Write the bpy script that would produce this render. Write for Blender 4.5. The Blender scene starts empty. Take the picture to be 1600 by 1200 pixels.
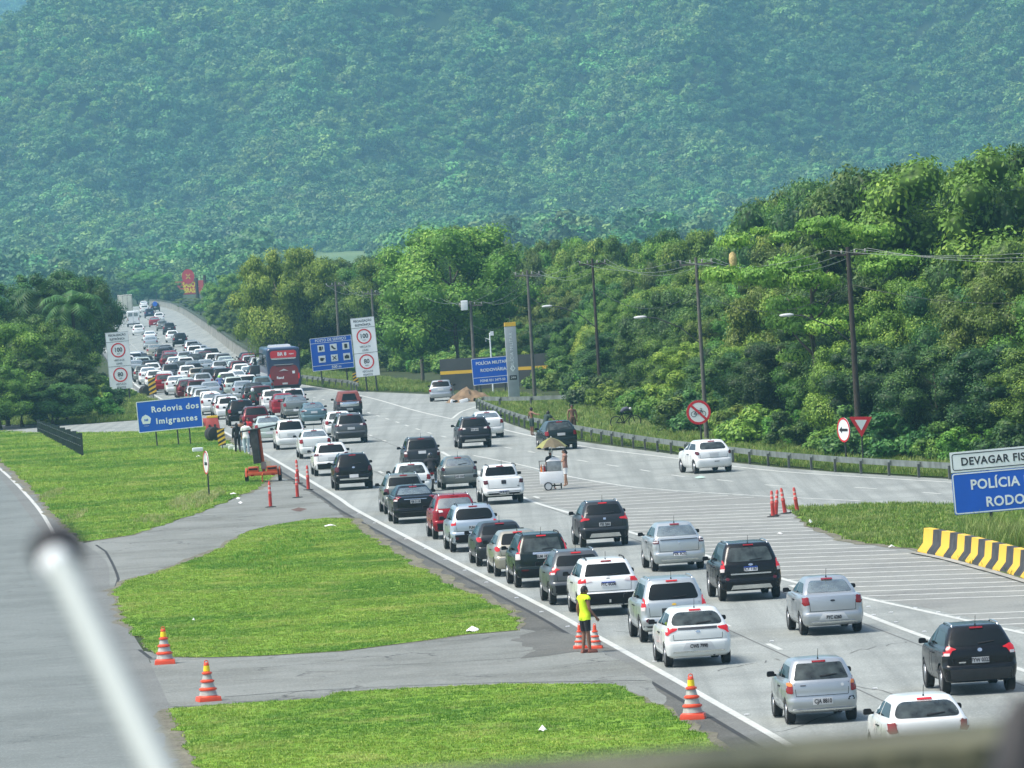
import bpy, bmesh, math, random
import numpy as np
from mathutils import Vector, Matrix
from mathutils.bvhtree import BVHTree
from mathutils.geometry import delaunay_2d_cdt

random.seed(7)
RNG = np.random.RandomState(11)
S = bpy.context.scene
COL = S.collection

# ------------------------------------------------------------------ camera
FPX = 10700.0                      # focal length in pixels of a 1600 px wide frame
ROLL = math.radians(3.5)
CAM_H = 11.4
PITCH = math.atan(241 / FPX)
RIGHT = Vector((1, 0, 0))
DOWN = Vector((0, -math.sin(PITCH), -math.cos(PITCH)))
FWD = Vector((0, math.cos(PITCH), -math.sin(PITCH)))
CX = RIGHT * math.cos(ROLL) + DOWN * math.sin(ROLL)
CY = -(DOWN * math.cos(ROLL) - RIGHT * math.sin(ROLL))
cam_d = bpy.data.cameras.new('camera')
cam = bpy.data.objects.new('camera', cam_d)
COL.objects.link(cam)
cam.matrix_world = Matrix(((CX.x, CY.x, -FWD.x, 0), (CX.y, CY.y, -FWD.y, 0), (CX.z, CY.z, -FWD.z, CAM_H), (0, 0, 0, 1)))
cam_d.sensor_width = 36
cam_d.lens = 36 * FPX / 1600
cam_d.clip_start = 0.1
cam_d.clip_end = 20000
cam_d.dof.use_dof = True
cam_d.dof.focus_distance = 260
cam_d.dof.aperture_fstop = 15
S.camera = cam

# ------------------------------------------------------------------ world, sun, exposure
w = bpy.data.worlds.new('World'); S.world = w; w.use_nodes = True
nt = w.node_tree; nt.nodes.clear()
sky = nt.nodes.new('ShaderNodeTexSky'); sky.sky_type = 'NISHITA'; sky.sun_disc = False
SUN_EL, SUN_AZ = math.radians(60), math.radians(255)     # azimuth measured from +Y clockwise: behind the camera, to its left
sky.sun_elevation = SUN_EL; sky.sun_rotation = SUN_AZ
sky.air_density = 1.0; sky.dust_density = 3.0; sky.ozone_density = 1.0
bg = nt.nodes.new('ShaderNodeBackground'); bg.inputs['Strength'].default_value = 0.11
wo = nt.nodes.new('ShaderNodeOutputWorld')
nt.links.new(sky.outputs[0], bg.inputs[0]); nt.links.new(bg.outputs[0], wo.inputs[0])
sd = bpy.data.lights.new('sun', 'SUN'); sd.energy = 2.3; sd.angle = math.radians(24); sd.color = (1.0, 0.95, 0.86)
sun = bpy.data.objects.new('sun', sd); COL.objects.link(sun)
sdir = Vector((math.sin(SUN_AZ) * math.cos(SUN_EL), math.cos(SUN_AZ) * math.cos(SUN_EL), math.sin(SUN_EL)))
sun.rotation_euler = sdir.to_track_quat('Z', 'Y').to_euler()
sun.location = (0, 0, 300)
S.view_settings.view_transform = 'Standard'; S.view_settings.look = 'None'
S.view_settings.gamma = 1; S.view_settings.use_curve_mapping = False
S.view_settings.exposure = 1.12
S.render.engine = 'CYCLES'
S.cycles.use_denoising = True
S.cycles.max_bounces = 6; S.cycles.diffuse_bounces = 3; S.cycles.glossy_bounces = 3
S.cycles.transmission_bounces = 3; S.cycles.transparent_max_bounces = 6; S.cycles.volume_bounces = 1

# ------------------------------------------------------------------ helpers
def ray(px, py):
    return CX * (px - 800) - CY * (py - 600) + FWD * FPX
def G(px, py, z=0.0):
    """the ground point that stands at this spot of the photograph"""
    d = ray(px, py); t = (z - CAM_H) / d.z
    return Vector((d.x * t, d.y * t, z))
def AT(px, py, Y):
    """the point at distance Y along this line of sight"""
    d = ray(px, py); t = Y / d.y
    return Vector((d.x * t, Y, CAM_H + d.z * t))
def GL(pts, z=0.0):
    return [G(x, y, z) for x, y in pts]

def tag(o, label=None, cat=None, group=None, kind=None):
    if label: o['label'] = label
    if cat: o['category'] = cat
    if group: o['group'] = group
    if kind: o['kind'] = kind
    return o
def empty(name, loc=(0, 0, 0), rz=0.0, label=None, cat=None, group=None, kind=None, parent=None):
    o = bpy.data.objects.new(name, None); COL.objects.link(o)
    o.location = loc; o.rotation_euler = (0, 0, rz); o.empty_display_size = .2
    if parent: o.parent = parent
    return tag(o, label, cat, group, kind)
def link_mesh(name, me, mat=None, parent=None, loc=None):
    o = bpy.data.objects.new(name, me); COL.objects.link(o)
    if parent: o.parent = parent
    if loc is not None: o.location = loc
    if mat is not None:
        if len(me.materials) == 0: me.materials.append(mat)
        if me.materials[0] != mat:
            o.material_slots[0].link = 'OBJECT'; o.material_slots[0].material = mat
    return o

class MB:
    def __init__(s): s.v = []; s.f = []; s.sm = []
    def add(s, vs, fs, smooth=False):
        n = len(s.v); s.v += [tuple(p) for p in vs]
        for f in fs: s.f.append(tuple(i + n for i in f)); s.sm.append(smooth)
        return s
    def box(s, c, sz, rz=0.0, taper=1.0, m=None):
        x, y, z = sz[0] / 2, sz[1] / 2, sz[2] / 2
        vs = []
        for k in (-1, 1):
            t = taper if k == 1 else 1
            for a, b in ((-1, -1), (1, -1), (1, 1), (-1, 1)):
                vs.append(Vector((a * x * t, b * y * t, k * z)))
        R_ = Matrix.Rotation(rz, 3, 'Z')
        vs = [(m @ p if m else R_ @ p) + Vector(c) for p in vs]
        return s.add(vs, [(3, 2, 1, 0), (4, 5, 6, 7), (0, 1, 5, 4), (1, 2, 6, 5), (2, 3, 7, 6), (3, 0, 4, 7)])
    def cyl(s, p0, p1, r0, r1=None, n=10, caps=True):
        r1 = r0 if r1 is None else r1
        p0, p1 = Vector(p0), Vector(p1); d = (p1 - p0).normalized()
        q = d.to_track_quat('Z', 'Y')
        vs = []
        for p, r in ((p0, r0), (p1, r1)):
            for i in range(n):
                a = 2 * math.pi * i / n
                vs.append(p + q @ Vector((math.cos(a) * r, math.sin(a) * r, 0)))
        s.add(vs, [(i, (i + 1) % n, n + (i + 1) % n, n + i) for i in range(n)], True)
        if caps:
            s.add(vs, [tuple(range(n - 1, -1, -1)), tuple(range(n, 2 * n))])
        return s
    def tube(s, pts, r, n=6):
        pts = [Vector(p) for p in pts]
        rs = r if isinstance(r, (list, tuple)) else [r] * len(pts)
        vs = []
        for i, p in enumerate(pts):
            d = (pts[min(i + 1, len(pts) - 1)] - pts[max(i - 1, 0)]).normalized()
            q = d.to_track_quat('Z', 'Y')
            for k in range(n):
                a = 2 * math.pi * k / n
                vs.append(p + q @ Vector((math.cos(a) * rs[i], math.sin(a) * rs[i], 0)))
        fs = []
        for i in range(len(pts) - 1):
            for k in range(n):
                fs.append((i * n + k, i * n + (k + 1) % n, (i + 1) * n + (k + 1) % n, (i + 1) * n + k))
        fs.append(tuple(range(n - 1, -1, -1))); fs.append(tuple(range((len(pts) - 1) * n, len(pts) * n)))
        return s.add(vs, fs, True)
    def lathe(s, prof, axis='Z', c=(0, 0, 0), n=24, m=None, closed=False):
        """prof: list of (radius, height)"""
        vs = []
        for r, h in prof:
            for k in range(n):
                a = 2 * math.pi * k / n
                p = Vector((r * math.cos(a), r * math.sin(a), h))
                if axis == 'X': p = Vector((p.z, p.x, p.y))
                if axis == 'Y': p = Vector((p.x, p.z, p.y))
                if m: p = m @ p
                vs.append(p + Vector(c))
        fs = []
        for i in range(len(prof) - 1):
            for k in range(n):
                fs.append((i * n + k, i * n + (k + 1) % n, (i + 1) * n + (k + 1) % n, (i + 1) * n + k))
        if not closed:
            fs.append(tuple(range(n - 1, -1, -1))); fs.append(tuple(range((len(prof) - 1) * n, len(prof) * n)))
        return s.add(vs, fs, True)
    def prism(s, poly, h, m=None, z0=0.0):
        """poly in local XY extruded along local Z from z0 to z0+h, then matrix m"""
        n = len(poly)
        vs = [Vector((x, y, z0)) for x, y in poly] + [Vector((x, y, z0 + h)) for x, y in poly]
        if m: vs = [m @ p for p in vs]
        return s.add(vs, [tuple(range(n - 1, -1, -1)), tuple(range(n, 2 * n))] + [(i, (i + 1) % n, n + (i + 1) % n, n + i) for i in range(n)])
    def mesh(s, name):
        me = bpy.data.meshes.new(name)
        me.from_pydata(s.v, [], s.f)
        me.polygons.foreach_set('use_smooth', s.sm)
        me.update()
        return me
    def build(s, name, mat, parent=None, loc=None, sharp=40, bevel=0):
        me = s.mesh(name)
        if bevel:
            bm = bmesh.new(); bm.from_mesh(me)
            bmesh.ops.remove_doubles(bm, verts=bm.verts, dist=1e-5)
            es = [e for e in bm.edges if len(e.link_faces) == 2 and e.calc_face_angle(0) > .6]
            bmesh.ops.bevel(bm, geom=es, offset=bevel, segments=2, affect='EDGES', profile=.6)
            bm.to_mesh(me); bm.free()
        me.materials.append(mat)
        try: me.set_sharp_from_angle(angle=math.radians(sharp))
        except Exception: pass
        return link_mesh(name, me, None, parent, loc)

def roundpoly(poly, r, n=4):
    """round every corner of a polygon"""
    out = []; N = len(poly)
    for i in range(N):
        p0, p1, p2 = (Vector(poly[i - 1]).to_2d(), Vector(poly[i]).to_2d(), Vector(poly[(i + 1) % N]).to_2d())
        a = p0 - p1; b = p2 - p1
        ra = min(r, a.length * .45); rb = min(r, b.length * .45)
        A = p1 + a.normalized() * ra; B = p1 + b.normalized() * rb
        for k in range(n + 1):
            t = k / n
            out.append(((1 - t) ** 2 * A + 2 * t * (1 - t) * p1 + t * t * B)[:])
    return out
def rect(w, h, cx=0, cy=0):
    return [(cx - w / 2, cy - h / 2), (cx + w / 2, cy - h / 2), (cx + w / 2, cy + h / 2), (cx - w / 2, cy + h / 2)]
def ellipse(rx, ry, n=28, cx=0, cy=0):
    return [(cx + rx * math.cos(2 * math.pi * i / n), cy + ry * math.sin(2 * math.pi * i / n)) for i in range(n)]

# ------------------------------------------------------------------ materials
_M = {}
def mat(name, col, rough=.6, metal=0.0, spec=.5, var=0.0, scale=4.0, bump=0.0, bscale=None, coat=0.0, emit=None, es=0.0,
        col2=None, ior=None, objvar=0.0, trans=0.0, dirt=None, dscale=1.0, damt=.5):
    if name in _M: return _M[name]
    m = bpy.data.materials.new(name); m.use_nodes = True; _M[name] = m
    n = m.node_tree.nodes; l = m.node_tree.links; b = n['Principled BSDF']
    b.inputs['Base Color'].default_value = (*col, 1); b.inputs['Roughness'].default_value = rough
    b.inputs['Metallic'].default_value = metal; b.inputs['Specular IOR Level'].default_value = spec
    if ior: b.inputs['IOR'].default_value = ior
    if coat: b.inputs['Coat Weight'].default_value = coat; b.inputs['Coat Roughness'].default_value = .04
    if emit: b.inputs['Emission Color'].default_value = (*emit, 1); b.inputs['Emission Strength'].default_value = es
    last = None
    if var or bump or col2 or dirt:
        tc = n.new('ShaderNodeTexCoord')
        nz = n.new('ShaderNodeTexNoise'); nz.inputs['Scale'].default_value = scale; nz.inputs['Detail'].default_value = 5
        l.new(tc.outputs['Object'], nz.inputs['Vector'])
    if var or col2:
        mx = n.new('ShaderNodeMix'); mx.data_type = 'RGBA'
        c2 = col2 or tuple(c * (1 - var) for c in col); c1 = col if col2 else tuple(min(1, c * (1 + var)) for c in col)
        mx.inputs['A'].default_value = (*c2, 1); mx.inputs['B'].default_value = (*c1, 1)
        rp = n.new('ShaderNodeMapRange'); rp.inputs['From Min'].default_value = .32; rp.inputs['From Max'].default_value = .68
        l.new(nz.outputs['Fac'], rp.inputs['Value']); l.new(rp.outputs[0], mx.inputs['Factor'])
        last = mx.outputs['Result']
    if dirt:
        n2 = n.new('ShaderNodeTexNoise'); n2.inputs['Scale'].default_value = dscale; n2.inputs['Detail'].default_value = 8
        l.new(tc.outputs['Object'], n2.inputs['Vector'])
        r2 = n.new('ShaderNodeMapRange'); r2.inputs['From Min'].default_value = .45; r2.inputs['From Max'].default_value = .75
        r2.inputs['To Max'].default_value = damt
        l.new(n2.outputs['Fac'], r2.inputs['Value'])
        m2 = n.new('ShaderNodeMix'); m2.data_type = 'RGBA'; m2.inputs['B'].default_value = (*dirt, 1)
        if last: l.new(last, m2.inputs['A'])
        else: m2.inputs['A'].default_value = (*col, 1)
        l.new(r2.outputs[0], m2.inputs['Factor']); last = m2.outputs['Result']
    if objvar:
        oi = n.new('ShaderNodeObjectInfo'); hs = n.new('ShaderNodeHueSaturation')
        r = n.new('ShaderNodeMapRange'); r.inputs['To Min'].default_value = 1 - objvar; r.inputs['To Max'].default_value = 1 + objvar
        l.new(oi.outputs['Random'], r.inputs['Value']); l.new(r.outputs[0], hs.inputs['Value'])
        if last: l.new(last, hs.inputs['Color'])
        else: hs.inputs['Color'].default_value = (*col, 1)
        last = hs.outputs['Color']
    if last: l.new(last, b.inputs['Base Color'])
    if bump:
        bp = n.new('ShaderNodeBump'); bp.inputs['Strength'].default_value = bump; bp.inputs['Distance'].default_value = .02
        if bscale:
            n3 = n.new('ShaderNodeTexNoise'); n3.inputs['Scale'].default_value = bscale; n3.inputs['Detail'].default_value = 4
            l.new(tc.outputs['Object'], n3.inputs['Vector']); l.new(n3.outputs['Fac'], bp.inputs['Height'])
        else: l.new(nz.outputs['Fac'], bp.inputs['Height'])
        l.new(bp.outputs[0], b.inputs['Normal'])
    return m

def asphalt(name, base, dark, light, crack=0.0, streak=True):
    m = bpy.data.materials.new(name); m.use_nodes = True
    n = m.node_tree.nodes; l = m.node_tree.links; b = n['Principled BSDF']
    b.inputs['Roughness'].default_value = .85; b.inputs['Specular IOR Level'].default_value = .3
    g = n.new('ShaderNodeNewGeometry')
    def noise(sc, det=4, vec=None, rough=.55):
        t = n.new('ShaderNodeTexNoise'); t.inputs['Scale'].default_value = sc; t.inputs['Detail'].default_value = det; t.inputs['Roughness'].default_value = rough
        l.new(vec or g.outputs['Position'], t.inputs['Vector']); return t.outputs['Fac']
    def rng(v, a, b_, c=0, d=1):
        r = n.new('ShaderNodeMapRange'); r.inputs['From Min'].default_value = a; r.inputs['From Max'].default_value = b_
        r.inputs['To Min'].default_value = c; r.inputs['To Max'].default_value = d; l.new(v, r.inputs['Value']); return r.outputs[0]
    def mix(a, b_, f):
        x = n.new('ShaderNodeMix'); x.data_type = 'RGBA'
        for s_, v in (('A', a), ('B', b_)):
            if isinstance(v, tuple): x.inputs[s_].default_value = (*v, 1)
            else: l.new(v, x.inputs[s_])
        if isinstance(f, float): x.inputs['Factor'].default_value = f
        else: l.new(f, x.inputs['Factor'])
        return x.outputs['Result']
    c = mix(base, dark, rng(noise(.22, 6), .42, .70, 0, .8))
    c = mix(c, light, rng(noise(1.1, 5), .5, .8, 0, .5))
    if streak:
        mp = n.new('ShaderNodeMapping'); mp.inputs['Rotation'].default_value = (0, 0, math.radians(-5)); mp.inputs['Scale'].default_value = (1.6, .02, 1)
        l.new(g.outputs['Position'], mp.inputs['Vector'])
        c = mix(c, dark, rng(noise(1.0, 3, mp.outputs[0]), .42, .70, 0, .9))
    c = mix(c, tuple(min(1, k * 1.55) for k in light), rng(noise(14, 2), .56, .66, 0, .35))
    c = mix(c, tuple(k * .5 for k in dark), rng(noise(17, 2), .56, .66, 0, .45))
    if crack:
        vo = n.new('ShaderNodeTexVoronoi'); vo.feature = 'DISTANCE_TO_EDGE'; vo.inputs['Scale'].default_value = .35
        ns = n.new('ShaderNodeTexNoise'); ns.inputs['Scale'].default_value = 1.2; ns.inputs['Detail'].default_value = 5
        l.new(g.outputs['Position'], ns.inputs['Vector'])
        va = n.new('ShaderNodeVectorMath'); va.operation = 'ADD'
        l.new(g.outputs['Position'], va.inputs[0]); l.new(ns.outputs['Color'], va.inputs[1]); l.new(va.outputs[0], vo.inputs['Vector'])
        ck = rng(vo.outputs['Distance'], .0, .02, crack, 0)
        mu = n.new('ShaderNodeMath'); mu.operation = 'MULTIPLY'; l.new(ck, mu.inputs[0]); l.new(rng(noise(.25, 3), .5, .6), mu.inputs[1])
        c = mix(c, (.02, .02, .018), mu.outputs[0])
    l.new(c, b.inputs['Base Color'])
    bp = n.new('ShaderNodeBump'); bp.inputs['Strength'].default_value = .5; bp.inputs['Distance'].default_value = .01
    l.new(noise(40, 3), bp.inputs['Height']); l.new(bp.outputs[0], b.inputs['Normal'])
    return m

def turf(name, a, b_, c_, sc=.25):
    m = bpy.data.materials.new(name); m.use_nodes = True
    n = m.node_tree.nodes; l = m.node_tree.links; b = n['Principled BSDF']
    b.inputs['Roughness'].default_value = .9; b.inputs['Specular IOR Level'].default_value = .15
    g = n.new('ShaderNodeNewGeometry')
    last = None
    for s_, col, lo, hi in ((sc, b_, .42, .62), (sc * 3.3, c_, .52, .7), (9, tuple(k * .5 for k in a), .5, .68)):
        t = n.new('ShaderNodeTexNoise'); t.inputs['Scale'].default_value = s_; t.inputs['Detail'].default_value = 6
        l.new(g.outputs['Position'], t.inputs['Vector'])
        r = n.new('ShaderNodeMapRange'); r.inputs['From Min'].default_value = lo; r.inputs['From Max'].default_value = hi
        l.new(t.outputs['Fac'], r.inputs['Value'])
        x = n.new('ShaderNodeMix'); x.data_type = 'RGBA'; x.inputs['B'].default_value = (*col, 1)
        if last: l.new(last, x.inputs['A'])
        else: x.inputs['A'].default_value = (*a, 1)
        l.new(r.outputs[0], x.inputs['Factor']); last = x.outputs['Result']
    l.new(last, b.inputs['Base Color'])
    return m

def leafmat(name, dark, light, yellow, objv=.3, transl=.26, hue=.03, patch=None):
    """leaf colour: per-leaf attribute, per-tree random; back-lit through a translucent lobe"""
    m = bpy.data.materials.new(name); m.use_nodes = True
    n = m.node_tree.nodes; l = m.node_tree.links; b = n['Principled BSDF']
    b.inputs['Roughness'].default_value = .55; b.inputs['Specular IOR Level'].default_value = .35
    at = n.new('ShaderNodeAttribute'); at.attribute_name = 'leafvar'
    cr = n.new('ShaderNodeValToRGB')
    cr.color_ramp.elements[0].color = (*dark, 1); cr.color_ramp.elements[1].color = (*yellow, 1)
    e = cr.color_ramp.elements.new(.6); e.color = (*light, 1)
    l.new(at.outputs['Fac'], cr.inputs['Fac'])
    oi = n.new('ShaderNodeObjectInfo'); hs = n.new('ShaderNodeHueSaturation')
    r1 = n.new('ShaderNodeMapRange'); r1.inputs['To Min'].default_value = 1 - objv; r1.inputs['To Max'].default_value = 1 + objv
    r2 = n.new('ShaderNodeMapRange'); r2.inputs['To Min'].default_value = .5 - hue; r2.inputs['To Max'].default_value = .5 + hue * .6
    ml = n.new('ShaderNodeMath'); ml.operation = 'MULTIPLY'; ml.inputs[1].default_value = 17.31
    fr = n.new('ShaderNodeMath'); fr.operation = 'FRACT'
    l.new(oi.outputs['Random'], r1.inputs['Value']); l.new(oi.outputs['Random'], ml.inputs[0]); l.new(ml.outputs[0], fr.inputs[0]); l.new(fr.outputs[0], r2.inputs['Value'])
    l.new(cr.outputs[0], hs.inputs['Color']); l.new(r1.outputs[0], hs.inputs['Value']); l.new(r2.outputs[0], hs.inputs['Hue'])
    outc = hs.outputs[0]
    if patch:
        gp = n.new('ShaderNodeNewGeometry')
        for sc_p, colp, lo, hi, amt in patch:
            tn = n.new('ShaderNodeTexNoise'); tn.inputs['Scale'].default_value = sc_p; tn.inputs['Detail'].default_value = 5
            mr = n.new('ShaderNodeMapRange'); mr.inputs['From Min'].default_value = lo; mr.inputs['From Max'].default_value = hi; mr.inputs['To Max'].default_value = amt
            mxp = n.new('ShaderNodeMix'); mxp.data_type = 'RGBA'; mxp.inputs['B'].default_value = (*colp, 1)
            l.new(gp.outputs['Position'], tn.inputs['Vector']); l.new(tn.outputs['Fac'], mr.inputs['Value']); l.new(mr.outputs[0], mxp.inputs['Factor']); l.new(outc, mxp.inputs['A']); outc = mxp.outputs['Result']
    l.new(outc, b.inputs['Base Color'])
    if transl:
        tr = n.new('ShaderNodeBsdfTranslucent'); l.new(outc, tr.inputs['Color'])
        mx = n.new('ShaderNodeMixShader'); mx.inputs[0].default_value = transl
        l.new(b.outputs[0], mx.inputs[1]); l.new(tr.outputs[0], mx.inputs[2]); l.new(mx.outputs[0], n['Material Output'].inputs['Surface'])
    return m

M_ROAD = asphalt('road_asphalt', (.265, .285, .265), (.165, .18, .168), (.33, .35, .325))
M_ROADL = asphalt('side_road_asphalt', (.155, .175, .165), (.105, .12, .112), (.205, .225, .213), crack=.4, streak=False)
M_PATH = asphalt('path_asphalt', (.185, .197, .18), (.09, .095, .08), (.26, .27, .245), crack=.9, streak=False)
M_GRAVEL = asphalt('gravel_edge', (.09, .09, .078), (.045, .045, .038), (.15, .15, .13), crack=.3, streak=False)
M_SHOULDER = asphalt('shoulder_asphalt', (.15, .158, .148), (.10, .105, .095), (.2, .21, .195), streak=False)
M_GORE = asphalt('gore_asphalt', (.215, .225, .205), (.15, .155, .145), (.26, .27, .25), streak=False, crack=.3)
M_LINE = mat('road_paint', (.48, .5, .46), rough=.7, var=.12, scale=3, dirt=(.3, .3, .28), dscale=5, damt=.7)
M_LINEW = mat('worn_road_paint', (.5, .51, .47), rough=.7, var=.15, scale=2, dirt=(.24, .25, .23), dscale=3, damt=.9)
M_GALV = mat('galvanised_steel', (.22, .25, .23), rough=.55, metal=.5, var=.25, scale=2, dirt=(.08, .09, .06), dscale=1.5, damt=.6)
M_POST = mat('dark_steel_post', (.045, .05, .045), rough=.6, metal=.3, var=.3, scale=3)
M_BLACK = mat('black_plastic', (.008, .008, .009), rough=.6, spec=.25)
M_DARKP = mat('dark_grey_plastic', (.02, .021, .022), rough=.6, var=.2, scale=5)
M_RUBBER = mat('tyre_rubber', (.014, .014, .014), rough=.85, var=.3, scale=6)
M_RIM = mat('alloy_rim', (.38, .39, .4), rough=.35, metal=.8)
M_HUBCAP = mat('dark_rim', (.08, .08, .085), rough=.4, metal=.6)
M_CHROME = mat('satin_chrome', (.6, .62, .62), rough=.22, metal=.9)
M_GLASS = mat('tinted_car_glass', (.006, .008, .008), rough=.05, spec=.35, ior=1.45)
M_GLASSM = mat('medium_car_glass', (.035, .045, .043), rough=.06, spec=.5, ior=1.5, var=.7, scale=3.5)
M_GLASSL = mat('sky_pale_car_glass', (.085, .11, .105), rough=.05, spec=1, ior=1.9, coat=.5, var=.5, scale=3)  # pale green base puts the sky's reflection on sloped rear glass into the colour
M_WHITE = mat('white_paint', (.78, .79, .78), rough=.5, var=.04, scale=2)
M_RED = mat('tail_red', (.22, .006, .01), rough=.15, spec=.4, coat=.2)
M_REDON = mat('tail_red_lit', (.3, .006, .01), rough=.2, coat=.2, emit=(1, .02, .02), es=.16)
M_DKRED = mat('tail_dark_red', (.08, .006, .01), rough=.15, coat=.2)
M_LENS = mat('clear_lamp_lens', (.65, .6, .58), rough=.15, coat=.5)
M_AMBER = mat('amber_lens', (.7, .2, .03), rough=.2, coat=.5)
M_PLATE = mat('number_plate_grey', (.5, .52, .52), rough=.4)
M_PLATEW = mat('number_plate_white', (.75, .76, .77), rough=.4)
M_INK = mat('black_lettering', (.015, .015, .02), rough=.6)
M_BLUEP = mat('number_plate_blue', (.01, .06, .35), rough=.4)
M_BLUE = mat('sign_blue', (.003, .09, .50), rough=.45, var=.06, scale=1.5)
M_SIGNW = mat('sign_white', (.72, .77, .77), rough=.45, var=.05, scale=1.5, dirt=(.45, .5, .48), dscale=1.2, damt=.35)
M_SIGNR = mat('sign_red', (.55, .015, .025), rough=.45, var=.08, scale=3)
M_ORANGE = mat('orange_red_plastic', (.75, .075, .025), rough=.5, var=.12, scale=5, dirt=(.3, .06, .04), dscale=3, damt=.5)
M_ORANGEP = mat('orange_machine_paint', (.5, .085, .02), rough=.5, var=.15, scale=4, dirt=(.12, .05, .03), dscale=4, damt=.6)
M_YELLOW = mat('yellow_paint', (.75, .46, .03), rough=.6, var=.08, scale=3, dirt=(.4, .27, .06), dscale=3, damt=.45)
M_YELBR = mat('bright_yellow_band', (.85, .65, .01), rough=.5)
M_BLKP = mat('black_barrier_paint', (.03, .031, .032), rough=.7, var=.3, scale=3, dirt=(.1, .1, .1), dscale=3, damt=.4)
M_CONC = mat('weathered_concrete', (.3, .3, .27), rough=.9, var=.18, scale=1.2, bump=.6, bscale=12, dirt=(.12, .13, .1), dscale=.8, damt=.75)
M_SKIN = mat('skin_brown', (.2, .095, .055), rough=.55, var=.1, scale=12)
M_SKIN2 = mat('skin_tan', (.32, .17, .1), rough=.55, var=.1, scale=12)
M_HAIR = mat('black_hair', (.012, .009, .008), rough=.6, var=.3, scale=30)
M_DENIM = mat('light_denim', (.32, .4, .45), rough=.9, var=.15, scale=15)
M_CLOTHW = mat('white_cloth', (.72, .72, .7), rough=.9, var=.08, scale=10)
M_CLOTHK = mat('black_cloth', (.015, .016, .02), rough=.9, var=.3, scale=10)
M_CLOTHB = mat('blue_cloth', (.1, .14, .3), rough=.9, var=.2, scale=10)
M_CLOTHR = mat('red_cloth', (.5, .03, .04), rough=.9, var=.2, scale=10)
M_CLOTHG = mat('dark_green_cloth', (.03, .055, .045), rough=.9, var=.2, scale=10)
M_HIVIS = mat('hivis_yellow_cloth', (.62, .85, .02), rough=.8, var=.08, scale=10, emit=(.6, .9, .0), es=.0)
M_BAND = mat('reflective_band', (.55, .6, .4), rough=.4)

def text(s_, size, m, parent, name='lettering', ext=.004, bold=.0, align='CENTER', spacing=1.0, xs=1.0, material=None):
    """flat lettering as a thin mesh; m places it (text runs along local X, up local Y, faces local Z)"""
    cu = bpy.data.curves.new(name, 'FONT'); cu.body = s_; cu.size = size; cu.extrude = ext; cu.offset = bold
    cu.align_x = align; cu.align_y = 'CENTER'; cu.resolution_u = 3; cu.space_character = spacing
    o = bpy.data.objects.new(name, cu); COL.objects.link(o)
    me = bpy.data.meshes.new_from_object(o.evaluated_get(bpy.context.evaluated_depsgraph_get()))
    bpy.data.objects.remove(o); bpy.data.curves.remove(cu)
    me.transform(m @ Matrix.Diagonal((xs, 1, 1, 1)))
    me.materials.clear(); me.materials.append(material)
    me.name = name
    return link_mesh(name, me, None, parent)
FACE_S = Matrix(((1, 0, 0, 0), (0, 0, -1, 0), (0, 1, 0, 0), (0, 0, 0, 1)))   # local XY drawing upright, facing -Y
def TR(x, y, z): return Matrix.Translation((x, y, z))
# ------------------------------------------------------------------ the setting: ground, roads, lawns
def sheet(name, pts, z, m, kind='structure', parent=None, sub=0):
    me = bpy.data.meshes.new(name)
    bm = bmesh.new()
    vs = [bm.verts.new((p[0], p[1], z)) for p in pts]
    f = bm.faces.new(vs)
    if f.normal.z < 0 or (f.normal_update() or f.normal.z) < 0: f.normal_flip()
    bmesh.ops.triangulate(bm, faces=bm.faces[:])
    bm.to_mesh(me); bm.free(); me.materials.append(m)
    o = link_mesh(name, me, None, parent)
    if kind and not parent: o['kind'] = kind
    return o
def smooth_line(pts, step=4.0):
    """Catmull-Rom through ground points"""
    P = [Vector((p[0], p[1], 0)) for p in pts]; out = []
    for i in range(len(P) - 1):
        p0 = P[max(i - 1, 0)]; p1 = P[i]; p2 = P[i + 1]; p3 = P[min(i + 2, len(P) - 1)]
        n = max(1, int((p2 - p1).length / step))
        for k in range(n):
            t = k / n
            out.append(.5 * ((2 * p1) + (p2 - p0) * t + (2 * p0 - 5 * p1 + 4 * p2 - p3) * t * t + (3 * p1 - p0 - 3 * p2 + p3) * t ** 3))
    out.append(P[-1]); return out
def offset(pts, d):
    out = []
    for i, p in enumerate(pts):
        t = (pts[min(i + 1, len(pts) - 1)] - pts[max(i - 1, 0)]); t.z = 0; t.normalize()
        out.append(p + Vector((t.y, -t.x, 0)) * d)
    return out
def jag(pts, amp, step=1.2, seed=3):
    """an uneven edge"""
    r = random.Random(seed); out = []
    for i in range(len(pts)):
        a = Vector(pts[i]); b = Vector(pts[(i + 1) % len(pts)]); n = max(1, int((b - a).length / step))
        for k in range(n):
            p = a.lerp(b, k / n); out.append(p + Vector((r.uniform(-amp, amp), r.uniform(-amp, amp) * 3, 0)))
    return out
def strip(name, pts, wd, z, m, parent):
    a = offset(pts, wd / 2); b = offset(pts, -wd / 2); n = len(pts)
    vs = [(p.x, p.y, z) for p in a] + [(p.x, p.y, z) for p in b]
    me = bpy.data.meshes.new(name); me.from_pydata(vs, [], [(n + i, n + i + 1, i + 1, i) for i in range(n - 1)])
    me.materials.append(m); o = link_mesh(name, me, None, parent); return o

M_SOIL = turf('forest_floor', (.035, .05, .018), (.05, .07, .02), (.06, .055, .03))
M_TURF = turf('lawn_turf', (.13, .24, .02), (.18, .31, .03), (.22, .30, .055))
M_TURF2 = turf('verge_turf', (.06, .11, .018), (.09, .15, .025), (.12, .14, .04))
M_MEADOW = turf('far_meadow', (.11, .17, .06), (.16, .22, .09), (.13, .19, .07), .01)

g = MB(); g.add([(-900, -60, 0), (900, -60, 0), (900, 2600, 0), (-900, 2600, 0)], [(0, 1, 2, 3)])
ground = g.build('ground', M_SOIL); ground['kind'] = 'structure'

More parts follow.
